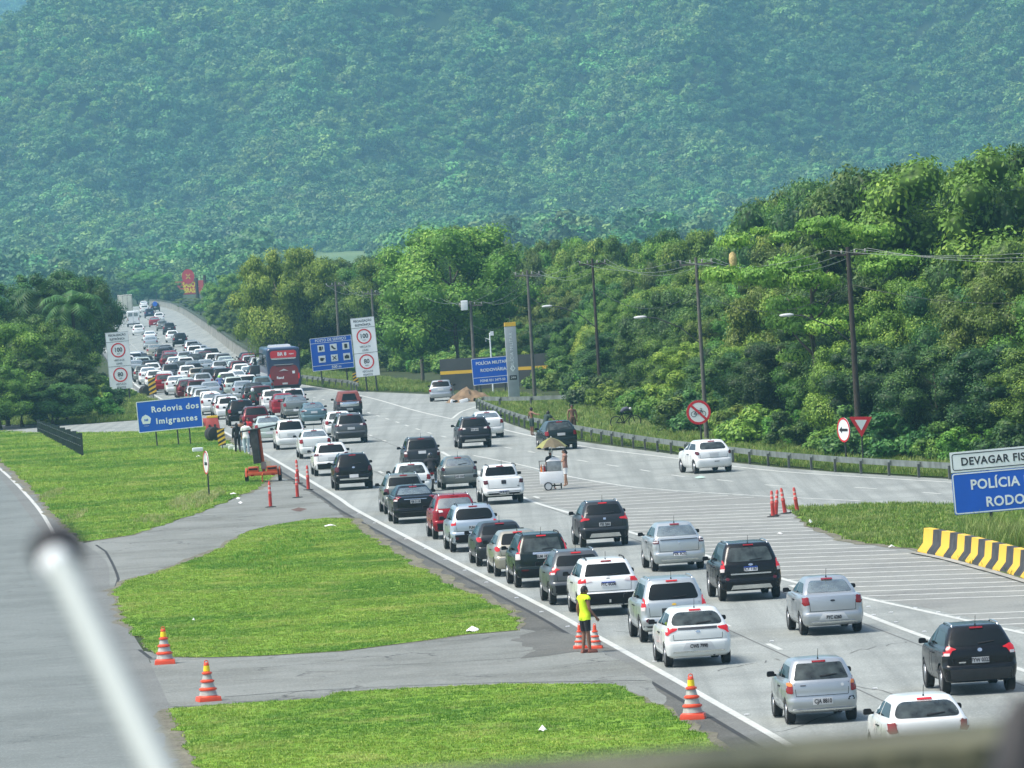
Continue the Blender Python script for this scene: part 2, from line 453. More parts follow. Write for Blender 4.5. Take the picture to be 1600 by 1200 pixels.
LEFT_PX = [(1350, 1236), (1223, 1159), (1050, 1060), (1000, 1032), (910, 982), (860, 954), (697, 871), (560, 799), (527, 777), (460, 737), (410, 708), (348, 674), (300, 650), (244, 619), (205, 595), (160, 540), (146, 508), (150, 484)]
LEFT = smooth_line([Vector((9.5, 95, 0))] + GL(LEFT_PX))
RB_PX = [(235, 477), (250, 479), (268, 483), (285, 491), (300, 501), (330, 523), (365, 551), (400, 575), (430, 590), (472, 602), (540, 611), (667, 616), (738, 617), (748, 641), (790, 660), (830, 674), (905, 690), (1060, 711), (1145, 723), (1220, 731), (1306, 738), (1488, 749), (1640, 757)]
rb = [G(x, y) for x, y in RB_PX]
road = sheet('road', [(p.x, p.y) for p in offset(LEFT, -.62)][::2] + [(p.x, p.y) for p in rb] + [(30, 262), (34, 200), (34, 95)], .008, M_ROAD)

def on_left(y):
    for a, b in zip(LEFT, LEFT[1:]):
        if a.y <= y <= b.y: return a.lerp(b, (y - a.y) / max(1e-6, b.y - a.y))
    return LEFT[-1]
strip('edge_line', LEFT, .2, .014, M_LINE, road)
strip('shoulder', offset(LEFT, -.34), .46, .0115, M_SHOULDER, road)
tar = mat('tar_joint_and_shade', (.018, .018, .016), rough=.8)
strip('tar_joint_and_shade', offset(LEFT, -.63), .13, .013, tar, road)  # dark joint strip, with the shade of the gutter edge put into it
NEARL = [p for p in LEFT if p.y < 470]
verge = strip('gravel_verge', offset(NEARL, -1.3), 1.3, .010, M_GRAVEL, None); verge['kind'] = 'structure'
kb = strip('concrete_gutter', [p for p in offset(LEFT, -1.1) if 470 < p.y < 640], 1.1, .016, mat('pale_gutter', (.42, .43, .4), rough=.85, var=.1), road)
# lane dashes
def dashes(line, d0, off, wd=.15, ln=3.2, gap=8.6, y1=9999, y0=0):
    pts = offset(line, off); acc = 0; cur = []
    L = ln + gap; s_ = -d0; seg = []
    for a, b in zip(pts, pts[1:]):
        n = max(1, int((b - a).length / .4))
        for k in range(n):
            p = a.lerp(b, k / n); s_ += (b - a).length / n
            if s_ % L < ln:
                seg.append(p)
            elif seg:
                if len(seg) > 2 and y0 < seg[0].y < y1: strip('lane_dash', seg[::3] + [seg[-1]], wd, .014, M_LINE, road)
                seg = []
dashes(LEFT, 1.2, 3.75, y1=640)
dashes(smooth_line(GL([(842, 779), (700, 716), (640, 699), (592, 686), (520, 655)])), 0, 0, y1=560)
dashes(smooth_line([p for p in offset(LEFT, 7.3) if p.y > 480]), 0, 0, y1=1200)
dashes(smooth_line([p for p in offset(LEFT, 3.6) if p.y > 640]), 0, 0, y1=1200)
rd = smooth_line(GL([(1470, 772), (1400, 766), (1330, 761.5), (1220, 760), (1142, 752), (1060, 744), (1005, 735), (920, 722), (850, 710), (800, 701), (700, 684), (650, 670), (612, 657), (540, 634), (470, 616)]))
dashes(rd, 0, 0, wd=.13, ln=3.4, gap=5.6)
# construction joints and sealed cracks
thin = mat('sealed_joint', (.10, .105, .10), rough=.9)
for off in (3.55, 7.15): strip('lane_joint', [p for p in offset(LEFT, off) if p.y < 520], .05, .0122, thin, road)
for a, b in (((1180, 1150), (1330, 1112)), ((1240, 1062), (1440, 1090)), ((1120, 1048), (1220, 1030)), ((960, 985), (1060, 1012)), ((1330, 1020), (1420, 1003)), ((880, 760), (1000, 775)), ((1010, 768), (1090, 758)), ((700, 730), (840, 742)), ((590, 760), (640, 745))):
    rj = random.Random(a[0]); pa, pb = G(*a), G(*b); strip('sealed_crack', [pa.lerp(pb, k / 9) + Vector((rj.uniform(-.15, .15), rj.uniform(-.5, .5), 0)) for k in range(10)], .05, .0124, thin, road)
# solid lines
LB = smooth_line(GL([(1700, 1008), (1600, 990), (1488, 965), (1347, 934), (1226, 906), (985, 832), (897, 804), (820, 779), (740, 735), (690, 706)]))
strip('gore_line', LB, .19, .0145, M_LINE, road)
strip('gore_line', smooth_line(GL([(1640, 1062), (1443, 995), (1353, 961), (1236, 915)])), .19, .0145, M_LINE, road)
LC = smooth_line(GL([(1344, 783), (1202, 776), (1120, 771), (995, 762), (890, 745), (815, 727), (740, 712)]))
strip('gore_line', LC, .14, .0145, M_LINEW, road)
strip('edge_line', smooth_line(GL([(1640, 763), (1600, 760), (1488, 754), (1306, 743), (1220, 737), (1145, 729), (1060, 717), (905, 697), (780, 670)])), .16, .014, M_LINE, road)
strip('edge_line', smooth_line(GL([(760, 631), (747, 635), (722, 643), (707, 654)])), .16, .014, M_LINE, road)
strip('edge_line', smooth_line(GL([(707, 655), (650, 642), (575, 621), (500, 606), (430, 596)])), .16, .0142, M_LINEW, road)
# hatched gore: asphalt patch and the painted bars
gore = [G(x, y) for x, y in [(1700, 1003), (1347, 930), (1226, 903), (985, 829), (820, 775), (745, 734), (815, 731), (890, 748), (995, 765), (1120, 773), (1202, 778), (1240, 796), (1330, 845), (1445, 864), (1700, 925)]]
sheet('gore_surface', [(p.x, p.y) for p in gore], .0112, M_GORE, parent=road)
def xon(line, y):
    for a, b in zip(line, line[1:]):
        if min(a.y, b.y) <= y <= max(a.y, b.y): return a.x + (b.x - a.x) * (y - a.y) / (b.y - a.y)
    return None
GR = [G(x, y) for x, y in [(1700, 928), (1600, 908), (1445, 866), (1330, 848), (1240, 800), (1202, 778), (1120, 773), (995, 764), (890, 747), (815, 729), (740, 712)]]
yy = 178.0
while yy < 330:
    xa = xon(LB, yy)
    if xa is not None:
        # bar runs right and slightly towards the camera
        best = None
        for i in range(1, 400):
            xr = xa + i * .1; yr = yy - (xr - xa) * .55 * max(0.0, min(1, (yy - 150) / 60)) * (1 if yy < 275 else .2)
            lim = xon(GR, yr)
            if yr < 176: best = (xr, yr); break
            if lim is not None and xr >= lim - .15: best = (xr, yr); break
        if best and best[0] - xa > .6:
            n = 10; pts = [Vector((xa + (best[0] - xa) * k / n, yy + (best[1] - yy) * k / n + .06 * math.sin(k * 1.3 + yy), 0)) for k in range(n + 1)]
            strip('hatch_bar', pts, .27, .0135, M_LINEW, road)
    yy += 2.9 if yy < 270 else 3.3

# near lawns
def lawn(px, seed, z=.03, m=None, amp=.16, name='lawn'):
    pts = jag(GL(px), amp, seed=seed)
    o = sheet(name, [(p.x, p.y) for p in pts], z, m or M_TURF)
    return [(p.x, p.y) for p in pts]
LAWN1 = lawn([(-40, 672), (60, 677), (125, 677), (215, 676), (300, 669), (330, 668), (352, 688), (380, 706), (412, 728), (428, 742), (400, 764), (346, 788), (292, 808), (208, 836), (131, 847), (104, 825), (42, 754), (0, 719), (-60, 690)], 1)
LAWN2 = lawn([(176, 926), (196, 909), (250, 895), (300, 877), (350, 855), (387, 830), (437, 820), (500, 811), (543, 812), (560, 826), (610, 862), (660, 891), (710, 918), (750, 935), (800, 961), (814, 975), (810, 987), (733, 993), (667, 1002), (533, 1018), (417, 1024), (333, 1029), (267, 1029), (235, 1020), (208, 990)], 2)
LAWN3 = lawn([(268, 1109), (375, 1101), (500, 1091), (542, 1084), (667, 1075), (783, 1071), (957, 1070), (1000, 1092), (1035, 1110), (1062, 1128), (1112, 1162), (1240, 1250), (330, 1250), (304, 1192)], 3)
LAWN4 = lawn([(1233, 793), (1300, 792), (1344, 789), (1488, 789), (1700, 797), (1700, 925), (1600, 903), (1450, 862), (1420, 858), (1330, 845), (1265, 822), (1238, 801)], 4, amp=.12)
LAWN5 = lawn([(190, 606), (232, 624), (270, 640), (300, 652), (210, 657), (120, 663), (-30, 664), (-30, 600)], 5, m=M_TURF2)
LAWN6 = lawn([(752, 634), (790, 656), (830, 670), (905, 687), (1060, 708), (1145, 720), (1220, 728), (1306, 736), (1488, 747), (1700, 755), (1700, 725), (1480, 718), (1335, 708), (1100, 678), (1000, 652), (900, 630), (790, 615), (745, 620)], 6, m=M_TURF2)
LAWN7 = lawn([(420, 588), (472, 600), (540, 609), (667, 613), (700, 613), (700, 604), (600, 592), (480, 578), (420, 566)], 7, m=M_TURF2)
M_DIRT = turf('trodden_dirt', (.15, .14, .105), (.20, .19, .14), (.09, .11, .04), .6)
def dirt(poly, seed, z):
    r = random.Random(seed); A = sum(poly[i][0] * poly[(i + 1) % len(poly)][1] - poly[(i + 1) % len(poly)][0] * poly[i][1] for i in range(len(poly))); sg = 1 if A > 0 else -1
    out = []; n = len(poly); w_ = .2
    for i in range(n):
        a = Vector(poly[i - 3]); b = Vector(poly[(i + 3) % n]); d = (b - a); d.normalize(); w_ = max(.02, min(.5, w_ + r.uniform(-.09, .09)))
        out.append((poly[i][0] + sg * d.y * w_, poly[i][1] - sg * d.x * w_ * 2.5))
    sheet('dirt_edge', out, z, M_DIRT)
dirt(LAWN1, 1, .0185); dirt(LAWN2, 2, .0192); dirt(LAWN3, 3, .0199); dirt(LAWN4, 4, .0206)
# side road on the left, paths, the connecting road
LR = [(0, 719), (42, 754), (104, 825), (131, 849), (167, 879), (174, 925), (208, 992), (233, 1033), (267, 1108), (304, 1192), (330, 1250)]
lr = smooth_line(GL(LR))
lroad = sheet('side_road', [(p.x, p.y) for p in lr] + [(-6.5, 100), (-30, 100), (-48, 250), (-48, 430)], .012, M_ROADL)
strip('edge_line', smooth_line(GL([(-60, 690), (0, 733), (50, 783), (79, 825), (96, 868)])), .16, .018, M_LINEW, lroad)
strip('worn_edge', offset(lr, 0.55), 1.1, .0165, M_SHOULDER, lroad)
path1 = sheet('path', [(p.x, p.y) for p in jag(GL([(131, 849), (208, 836), (292, 808), (346, 788), (400, 764), (428, 741), (468, 758), (545, 812), (500, 814), (437, 824), (387, 834), (350, 859), (300, 881), (250, 899), (196, 912), (172, 928), (150, 880)]), .08, seed=9)], .0135, M_PATH)
path2 = sheet('path', [(p.x, p.y) for p in jag(GL([(225, 1018), (267, 1025), (417, 1019), (533, 1013), (667, 998), (733, 989), (812, 983), (905, 1000), (1005, 1052), (1040, 1090), (1035, 1110), (957, 1075), (783, 1076), (667, 1080), (542, 1089), (375, 1106), (262, 1114)]), .08, seed=10)], .0135, M_PATH)
strip('crack_line', smooth_line(GL([(350, 1090), (480, 1080), (620, 1073), (760, 1068), (900, 1066), (1010, 1064)])), .1, .0175, tar, path2)
strip('crack_line', smooth_line(GL([(560, 1042), (700, 1036), (820, 1028), (905, 1018)])), .05, .0175, tar, path2)
strip('crack_line', smooth_line(GL([(160, 1018), (218, 1016), (236, 1030)])), .12, .0185, tar, lroad)
strip('crack_line', smooth_line(GL([(150, 852), (165, 862), (185, 905), (174, 925)])), .1, .0175, tar, path1)
M_TARP = asphalt('tar_patch_mat', (.115, .118, .105), (.07, .07, .06), (.16, .16, .14), streak=False)
sheet('tar_patch', [(p.x, p.y) for p in jag(GL([(800, 1000), (850, 984), (900, 992), (960, 1016), (905, 1020), (850, 1026), (812, 1030), (835, 1015)]), .15, .8, seed=12)], .0172, M_TARP, parent=path2)
sheet('rust_patch', [(p.x, p.y) for p in jag(GL([(455, 797), (468, 793), (480, 796), (468, 800)]), .05, .8, seed=13)], .0178, mat('rusty_cover', (.1, .055, .04), rough=.9, var=.3), parent=path1)
conn = sheet('connecting_road', [(p.x, p.y) for p in GL([(-60, 666), (60, 665), (125, 664), (210, 658), (300, 652), (325, 654), (352, 668), (345, 680), (330, 669), (300, 670), (215, 677), (125, 678), (60, 678), (-60, 674)])], .0405, M_ROAD)
# reflectors along the edge line
for k, (x, y) in enumerate([(1023, 1035), (1167, 1118), (962, 1012), (807, 935), (760, 911), (726, 892), (696, 875), (665, 858), (634, 843), (846, 957), (887, 980), (1206, 1003), (1367, 1077), (1357, 949), (1392, 958), (1430, 951), (1466, 958), (1497, 966), (1444, 988), (1400, 973), (1365, 962), (585, 818), (560, 803)]):
    p = G(x, y); m_ = MB(); m_.prism([(-.06, -.05), (.06, -.05), (.045, .05), (-.045, .05)], .022, TR(p.x, p.y, .014))
    m_.build('road_stud', M_WHITE, road)

# the concrete barrier on the far right edge of the road, with a dark mossy cap
BAR = smooth_line(GL([(418, 594), (400, 576), (365, 551.5), (330, 523.5), (300, 501.5), (285, 491.5), (268, 483.5), (250, 479.3), (232, 477.3)]))
BAR = BAR[::2]
t_ = empty('concrete_barrier', BAR[0], label='long mossy concrete barrier curving up beside the far empty lane', cat='barrier')
def barrier_piece(a, b, prof, name, m, parent, base):
    d = (b - a); d.z = 0; d.normalize(); nrm = Vector((d.y, -d.x, 0)); n = len(prof)
    vs = [Vector((p.x, p.y, 0)) - base + nrm * q[0] + Vector((0, 0, q[1])) for p in (a, b) for q in prof]
    mb = MB(); mb.add(vs, [(i, (i + 1) % n, n + (i + 1) % n, n + i) for i in range(n)] + [tuple(range(n - 1, -1, -1)), tuple(range(n, 2 * n))])
    return mb.build(name, m, parent)
M_BARC = mat('barrier_concrete', (.2, .2, .175), rough=.9, var=.25, scale=.15, dirt=(.07, .075, .055), dscale=.5, damt=.8)
M_BARCAP = mat('mossy_cap', (.03, .045, .02), rough=.95, var=.4, scale=.5)
b0 = Vector(BAR[0])
i = 0
while i < len(BAR) - 1:
    j = min(i + 3, len(BAR) - 1)
    barrier_piece(BAR[i], BAR[j], [(-.0, 0), (.45, 0), (.35, 1.15), (.15, 1.15), (.1, .4)], 'wall_segment', M_BARC, t_, b0)
    barrier_piece(BAR[i], BAR[j], [(.08, 1.153), (.42, 1.153), (.4, 1.36), (.12, 1.36)], 'coping', M_BARCAP, t_, b0)
    i = j
# ------------------------------------------------------------------ vegetation
def crown_mesh(name, seed, R=4.0, Hc=3.2, ncl=34, nleaf=5200, ls=.34, flat=1.0, layered=False, open_=0.0, droop=0.0, aspect=.55, rr=(.20, .36), shade_core=.0):
    r = np.random.RandomState(seed)
    cl = []
    k = 0
    while len(cl) < ncl:
        d = r.normal(size=3); d /= np.linalg.norm(d)
        if d[2] < -.92: continue
        f = r.uniform(.25, 1.0) ** .75
        c = d * f * np.array([R, R, Hc]) * (1 + .09 * r.uniform(-1, 1))
        rad = R * r.uniform(*rr) * (1.1 - .35 * max(0, d[2]))
        c[2] = min(c[2], Hc * r.uniform(.62, .80))
        if layered: c[2] = round(c[2] / 1.5) * 1.5 * .9 + r.uniform(-.4, .4)
        cl.append((c, rad, r.uniform(0, 1)))
    area = sum(c[1] ** 2 for c in cl)
    P = []; N = []; V = []
    for c, rad, cv in cl:
        n = int(nleaf * rad * rad / area)
        d = r.normal(size=(n, 3)); d[:, 2] += .55; d /= np.linalg.norm(d, axis=1)[:, None]
        rs = rad * (.70 + .42 * r.uniform(size=(n, 1)) ** 1.4)
        sc = np.array([1, 1, .3 if layered else .80 * flat])
        p = c + d * rs * sc
        keep = r.uniform(size=n) > open_
        P.append(p[keep]); N.append((d / sc)[keep]); V.append(np.clip(.5 * cv + .45 * r.uniform(size=n) + .02, 0, 1)[keep])
    P = np.concatenate(P); N = np.concatenate(N); V = np.concatenate(V)
    # discard what lies deep inside other clumps
    ins = np.zeros(len(P), int)
    for c, rad, _ in cl:
        ins += (np.linalg.norm((P - c) / np.array([1, 1, .8]), axis=1) < rad * .55)
    k = ins < 1
    P, N, V = P[k], N[k], V[k]
    N /= np.linalg.norm(N, axis=1)[:, None]
    N = N + r.normal(size=N.shape) * .34 + np.array([0, 0, .2]); N /= np.linalg.norm(N, axis=1)[:, None]
    T = np.cross(N, r.normal(size=N.shape)); T /= np.linalg.norm(T, axis=1)[:, None]
    if droop: T[:, 2] -= droop; T /= np.linalg.norm(T, axis=1)[:, None]; N = np.cross(T, np.cross(N, T)); N /= np.linalg.norm(N, axis=1)[:, None] + 1e-9
    B = np.cross(N, T)
    L = ls * r.uniform(.6, 1.3, size=(len(P), 1)); W = L * aspect
    v = np.stack([P - T * L * .5, P + B * W * .5 - N * L * .1, P + T * L * .5 - N * L * .12, P - B * W * .5 - N * L * .1], 1).reshape(-1, 3)
    n = len(P)
    cv_ = []; cf_ = []; zsc = .3 if layered else .80 * flat
    if shade_core:  # added opaque blobs inside the clumps, blocking light so the gaps go dark
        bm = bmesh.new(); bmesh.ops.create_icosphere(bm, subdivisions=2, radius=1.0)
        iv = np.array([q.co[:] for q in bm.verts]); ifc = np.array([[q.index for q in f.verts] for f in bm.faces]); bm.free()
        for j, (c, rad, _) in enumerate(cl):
            cv_.append(c + iv * rad * shade_core * (1 + .22 * r.normal(size=(len(iv), 1))) * np.array([1, 1, zsc])); cf_.append(ifc + j * len(iv))
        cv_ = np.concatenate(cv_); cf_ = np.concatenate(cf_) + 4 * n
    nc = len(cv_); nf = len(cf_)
    me = bpy.data.meshes.new(name)
    allv = np.concatenate([v, cv_]) if nc else v
    me.vertices.add(4 * n + nc); me.vertices.foreach_set('co', allv.ravel())
    me.loops.add(4 * n + 3 * nf); me.loops.foreach_set('vertex_index', np.concatenate([np.arange(4 * n), cf_.ravel()]) if nc else np.arange(4 * n))
    me.polygons.add(n + nf)
    me.polygons.foreach_set('loop_start', np.concatenate([np.arange(n) * 4, 4 * n + np.arange(nf) * 3])); me.polygons.foreach_set('loop_total', np.concatenate([np.full(n, 4), np.full(nf, 3)]))
    a = me.attributes.new('leafvar', 'FLOAT', 'POINT'); a.data.foreach_set('value', np.concatenate([np.repeat(V, 4), np.full(nc, .08)]))  # the added blobs take the dark leaf tone, inner shade as colour
    me.update(); me.validate()
    return me
def frond_crown(name, seed, R=2.6, nf=22, drp=1.0):
    """a palm head: arching fronds with leaflets"""
    r = random.Random(seed); vs = []; fs = []; va = []
    for k in range(nf):
        a = 2 * math.pi * k / nf * 2.4 + r.uniform(-.2, .2); el = r.uniform(-.1, 1.2); Lf = R * r.uniform(.8, 1.1); c = r.uniform(0, 1)
        d = Vector((math.cos(a), math.sin(a), 0)); sd_ = Vector((-d.y, d.x, 0)); p = Vector((0, 0, 0)); ang = el
        for s_ in range(14):
            t = s_ / 14
            q = p + (d * math.cos(ang) + Vector((0, 0, math.sin(ang)))) * Lf / 14
            lw = Lf * .34 * math.sin(math.pi * (t * .85 + .12))
            for sg in (-1, 1):
                tip = p + sd_ * sg * lw + (q - p) * 1.6 + Vector((0, 0, -lw * .45 * drp))
                n = len(vs); vs += [p, q, tip]; fs.append((n, n + 1, n + 2)); va += [min(1, .25 * c + r.uniform(0, .5))] * 3
            p = q; ang -= 1.5 * drp / 14 * (.5 + t * 2)
    me = bpy.data.meshes.new(name); me.from_pydata([tuple(x) for x in vs], [], fs)
    at = me.attributes.new('leafvar', 'FLOAT', 'POINT'); at.data.foreach_set('value', va); return me

M_BARK = mat('tree_bark', (.1, .085, .065), rough=.95, var=.3, scale=3, bump=.6)
M_BARKD = mat('dark_bark', (.045, .036, .028), rough=.95, var=.3, scale=3)
LF_A = leafmat('leaf_mid_green', (.035, .10, .010), (.10, .24, .028), (.25, .40, .055), objv=.45, hue=.035)
LF_B = leafmat('leaf_yellow_green', (.06, .14, .012), (.16, .30, .032), (.36, .47, .08), objv=.35)
LF_C = leafmat('leaf_dark_green', (.018, .06, .014), (.055, .15, .03), (.15, .28, .05), objv=.45)
LF_D = leafmat('leaf_olive', (.05, .095, .014), (.12, .21, .03), (.25, .33, .06))
LF_FAR = leafmat('leaf_hill', (.035, .11, .02), (.09, .23, .045), (.22, .36, .09), objv=.6, transl=.12, hue=.04, patch=[(.011, (.03, .13, .05), .46, .62, .65), (.03, (.22, .33, .08), .56, .7, .5), (.06, (.02, .07, .03), .55, .68, .6)])

CROWNS = []
specs = [(1, 4.0, 3.0, 60, 34000, .17, 1, False, .0), (2, 4.2, 3.6, 70, 36000, .165, 1, False, .03), (3, 3.6, 3.4, 50, 30000, .18, 1, False, .0),
         (4, 4.6, 2.8, 72, 36000, .17, .8, False, .03), (5, 4.4, 3.0, 44, 26000, .17, 1, True, .0), (6, 3.8, 3.8, 84, 36000, .15, 1, False, .03),
         (7, 4.2, 3.2, 54, 32000, .165, 1, False, .03), (8, 3.4, 3.0, 90, 34000, .14, 1, False, .0)]
for sp in specs:
    me = crown_mesh('crown', sp[0], *sp[1:6], flat=sp[6], layered=sp[7], open_=sp[8], rr=(.14, .28), shade_core=.62)
    CROWNS.append((me, sp[1], sp[2]))
SH = [(crown_mesh('shrub_leaves', 20 + k, 1.6, 1.3, 20, 4600, .17, open_=.0, rr=(.2, .36), shade_core=.6), 1.6, 1.3) for k in range(3)]

def trunk_mesh(seed, h=8.0, r0=.2):
    r = random.Random(seed); mb = MB()
    x = y = 0; pts = []
    for k in range(7):
        t = k / 6; pts.append((x, y, h * t)); x += r.uniform(-.16, .16); y += r.uniform(-.16, .16)
    mb.tube(pts, [r0 * (1.35 if k == 0 else 1 - .75 * k / 6) for k in range(7)], 7)
    for k in range(6):
        t = r.uniform(.5, .95); b = Vector(pts[int(t * 6)]); a = r.uniform(0, 6.28); L = r.uniform(.8, 1.6)
        d = Vector((math.cos(a), math.sin(a), .8))
        mb.tube([b, b + d * L * .5 + Vector((0, 0, .1)), b + d * L + Vector((0, 0, .35))], [r0 * .4, r0 * .25, r0 * .1], 5)
    return mb.mesh('trunk')
TRUNKS = [trunk_mesh(s) for s in range(4)]
for t in TRUNKS: t.materials.append(M_BARK)
PALMH = [frond_crown('palm_crown', s, 2.9, 26) for s in (1, 2)]

def tree(x, y, h, cr, leaf, label, group, seed=0, wid=1.0, name='broadleaf_tree', bark=None):
    me, R, Hc = CROWNS[cr]
    r = random.Random(seed * 31 + 5)
    t = empty(name, (x, y, 0), r.uniform(0, 6.28), label, 'tree', group)
    cz = .455 if name != 'layered_tree' else .36
    sz = cz * h / Hc; sxy = wid * (h * .30 + 1.0) / R
    sc = Vector((sxy, sxy * r.uniform(.9, 1.1), sz))
    c = link_mesh('crown', me, leaf, t, (0, 0, h - Hc * sz * .90)); c.scale = sc
    s = h / 8.0
    tk = link_mesh('trunk', TRUNKS[seed % 4], bark or M_BARK, t); tk.scale = (max(.6, s * .8), max(.6, s * .8), h * .72 / 8.0)
    return t
# skyline of the wood, in the photograph's terms, used to give each tree its real height
SKY = [(-60, 432), (0, 440), (60, 425), (100, 415), (150, 425), (190, 432), (240, 418), (290, 425), (340, 430), (370, 398), (420, 390), (480, 408), (560, 404), (620, 394), (650, 380), (690, 350), (740, 343), (775, 365), (830, 372), (900, 366), (1000, 352), (1100, 352), (1180, 350), (1210, 310), (1260, 285), (1330, 270), (1380, 247), (1450, 250), (1520, 226), (1600, 218), (1700, 215)]
def sky_y(px):
    for a, b in zip(SKY, SKY[1:]):
        if a[0] <= px <= b[0]: return a[1] + (b[1] - a[1]) * (px - a[0]) / (b[0] - a[0])
    return 400
def proj(p):
    d = Vector(p) - Vector((0, 0, CAM_H)); z = d.dot(FWD)
    return 800 + FPX * d.dot(CX) / z, 600 - FPX * d.dot(CY) / z
def top_h(x, y, py):
    """height whose top shows at picture row py above the ground point (x, y)"""
    a = 0.5; b = 40
    for _ in range(24):
        m_ = (a + b) / 2
        if proj((x, y, m_))[1] > py: a = m_
        else: b = m_
    return a
EDGE = smooth_line(GL([(1760, 742), (1600, 737), (1335, 722), (1200, 706), (1100, 692), (1000, 666), (930, 650), (862, 618), (800, 596), (660, 584), (560, 584), (470, 578), (430, 555), (380, 520), (335, 488), (318, 476)]), 6)
LAB = {0: ('shrubby tree leaning over the verge at the front of the roadside wood', 'front trees of the roadside wood'),
       1: ('leafy tree in the second rank of the roadside wood behind the verge', 'second rank trees of the roadside wood'),
       2: ('tall tree whose crown fills the middle height of the roadside wood', 'middle trees of the roadside wood'),
       3: ('tall back tree whose crown makes the skyline of the roadside wood', 'skyline trees of the roadside wood')}
ZONES = [(345, 'beside the far curved barrier'), (415, 'left above the red coach'), (480, 'right behind the red coach'), (560, 'behind the blue service sign'), (640, 'right of the tall speed sign'), (735, 'behind the grey wall'),
         (830, 'behind the yellow topped totem'), (930, 'behind the people by the guardrail'), (1030, 'behind the parked bicycle'), (1150, 'behind the no cycling sign'), (1290, 'between the no cycling and yield signs'), (1400, 'behind the yield sign'), (1500, 'left of the big police sign'), (9999, 'above the big police sign')]
rt = random.Random(42)
EDL = [0]
for a, b in zip(EDGE, EDGE[1:]): EDL.append(EDL[-1] + (b - a).length)
def edge_at(s_):
    for i in range(len(EDL) - 1):
        if EDL[i] <= s_ <= EDL[i + 1]:
            a, b = EDGE[i], EDGE[i + 1]; t = (s_ - EDL[i]) / max(1e-6, EDL[i + 1] - EDL[i]); d = (b - a).normalized()
            return a.lerp(b, t), Vector((d.y, -d.x, 0))
    return EDGE[-1], Vector((1, 0, 0))
ntree = 0
for row, (off, step, frac) in enumerate([(4.6, 8.0, .42), (7.5, 8.8, .62), (12.5, 9.5, .82), (19, 9.6, 1.0)]):
    s_ = 0
    while s_ < EDL[-1] - 2:
        p, nr = edge_at(s_)
        q = p + nr * (off + rt.uniform(-1.2, 1.6) + (5.5 if p.y > 560 else 0))
        base_px = proj((q.x, q.y, 0)); hp = top_h(q.x, q.y, sky_y(base_px[0] - 18)) * frac * rt.uniform(.84, 1.06)
        if row == 3: hp = top_h(q.x, q.y, sky_y(base_px[0] - 18) + (rt.uniform(-2, 26) if not 455 < base_px[0] < 650 else rt.uniform(-8, 3)))
        hp = min(max(hp, 3.2), 17)
        if q.y > 900: hp = min(hp, top_h(q.x, q.y, 462 + rt.uniform(0, 14)))
        hp = max(hp, 1.5); wx = 1.35 if 455 < base_px[0] < 650 and row >= 2 else 1.0
        leaf = rt.choice([LF_A, LF_A, LF_B, LF_C, LF_D] if row else [LF_A, LF_A, LF_C, LF_B])
        pale = 890 < base_px[0] < 1180 and row >= 2
        if pale: leaf = rt.choice([LF_B, LF_B, LF_A])
        lab, grp = LAB[row]
        zone = next(z for x_, z in ZONES if base_px[0] < x_)
        tint = {id(LF_A): 'mid green', id(LF_B): 'yellow green', id(LF_C): 'dark green', id(LF_D): 'olive green'}[id(leaf)]
        lab = ['%s low front tree of the wood %s', '%s second rank tree of the wood %s', '%s tall mid rank tree %s', '%s skyline tree of the wood %s'][row] % (tint, zone)
        tree(q.x, q.y, hp, rt.choice([0, 1, 2, 3, 5, 6, 7]), leaf, lab, grp, seed=ntree, wid=wx * rt.uniform(.85, 1.15) * (1.2 if row == 0 else 1.0) * (.9 if q.y > 560 else 1) * (.5 if q.y > 720 else 1)); ntree += 1
        s_ += step * (1 + .25 * (q.y > 520) + .7 * (q.y > 720)) * rt.uniform(.8, 1.2)
# shrubs along the foot of the wood
s_ = 0; ns = 0
while s_ < EDL[-1] * .86:
    p, nr = edge_at(s_); q = p + nr * rt.uniform(1.2, 3.0)
    me, R, Hc = SH[rt.randrange(3)]
    t = empty('shrub', (q.x, q.y, 0), rt.uniform(0, 6), 'low leafy shrub at the foot of the wood ' + next(z for x_, z in ZONES if proj(q)[0] < x_), 'shrub', 'shrubs at the foot of the wood')
    c = link_mesh('foliage', me, rt.choice([LF_A, LF_B, LF_C]), t, (0, 0, rt.uniform(.6, 1.0))); k = rt.uniform(.7, 1.3); c.scale = (k * 1.1, k * 1.1, k)
    s_ += rt.uniform(3.2, 5.2); ns += 1
for k in range(26):
    px = -20 + k * 8.3; p = G(px, 652 - 14 * (k % 3) + rt.uniform(-3, 3)); me, R, Hc = SH[k % 3]
    if px > 178: continue
    t = empty('shrub', (p.x, p.y, 0), k, 'low shrub at the foot of the left thicket above the connecting road', 'shrub', 'shrubs at the foot of the left thicket')
    c = link_mesh('foliage', me, [LF_C, LF_A, LF_C, LF_B][k % 4], t, (0, 0, .7)); c.scale = (1.1, 1.1, 1.0)
# trees that stand out
def tree_px(px, py_base, Z, py_top, cr, leaf, label, seed, wid=1.0, group=None, name='broadleaf_tree'):
    p = AT(px, py_base, Z); h = top_h(p.x, p.y, py_top)
    return tree(p.x, p.y, h, cr, leaf, label, group, seed=seed, wid=wid, name=name)
tree_px(1275, 560, 330, 300, 4, LF_B, 'tall tree with flat tiers of bright foliage rising behind the yield sign', 901, .85, name='layered_tree')
tree_px(1420, 500, 345, 250, 0, LF_C, 'dark rounded treetop on the skyline above the layered tree', 902, 1.1)
tree_px(447, 560, 610, 388, 3, LF_B, 'feathery olive green tree on the skyline beyond the red coach', 903, 1.1, name='feathery_tree')
tree_px(715, 560, 520, 345, 1, LF_B, 'domed yellow green tree peaking above the blue police sign', 904, 1.3)
tree_px(1540, 500, 335, 222, 7, LF_A, 'highest tree of the wood at the top right of the skyline', 905, 1.2)
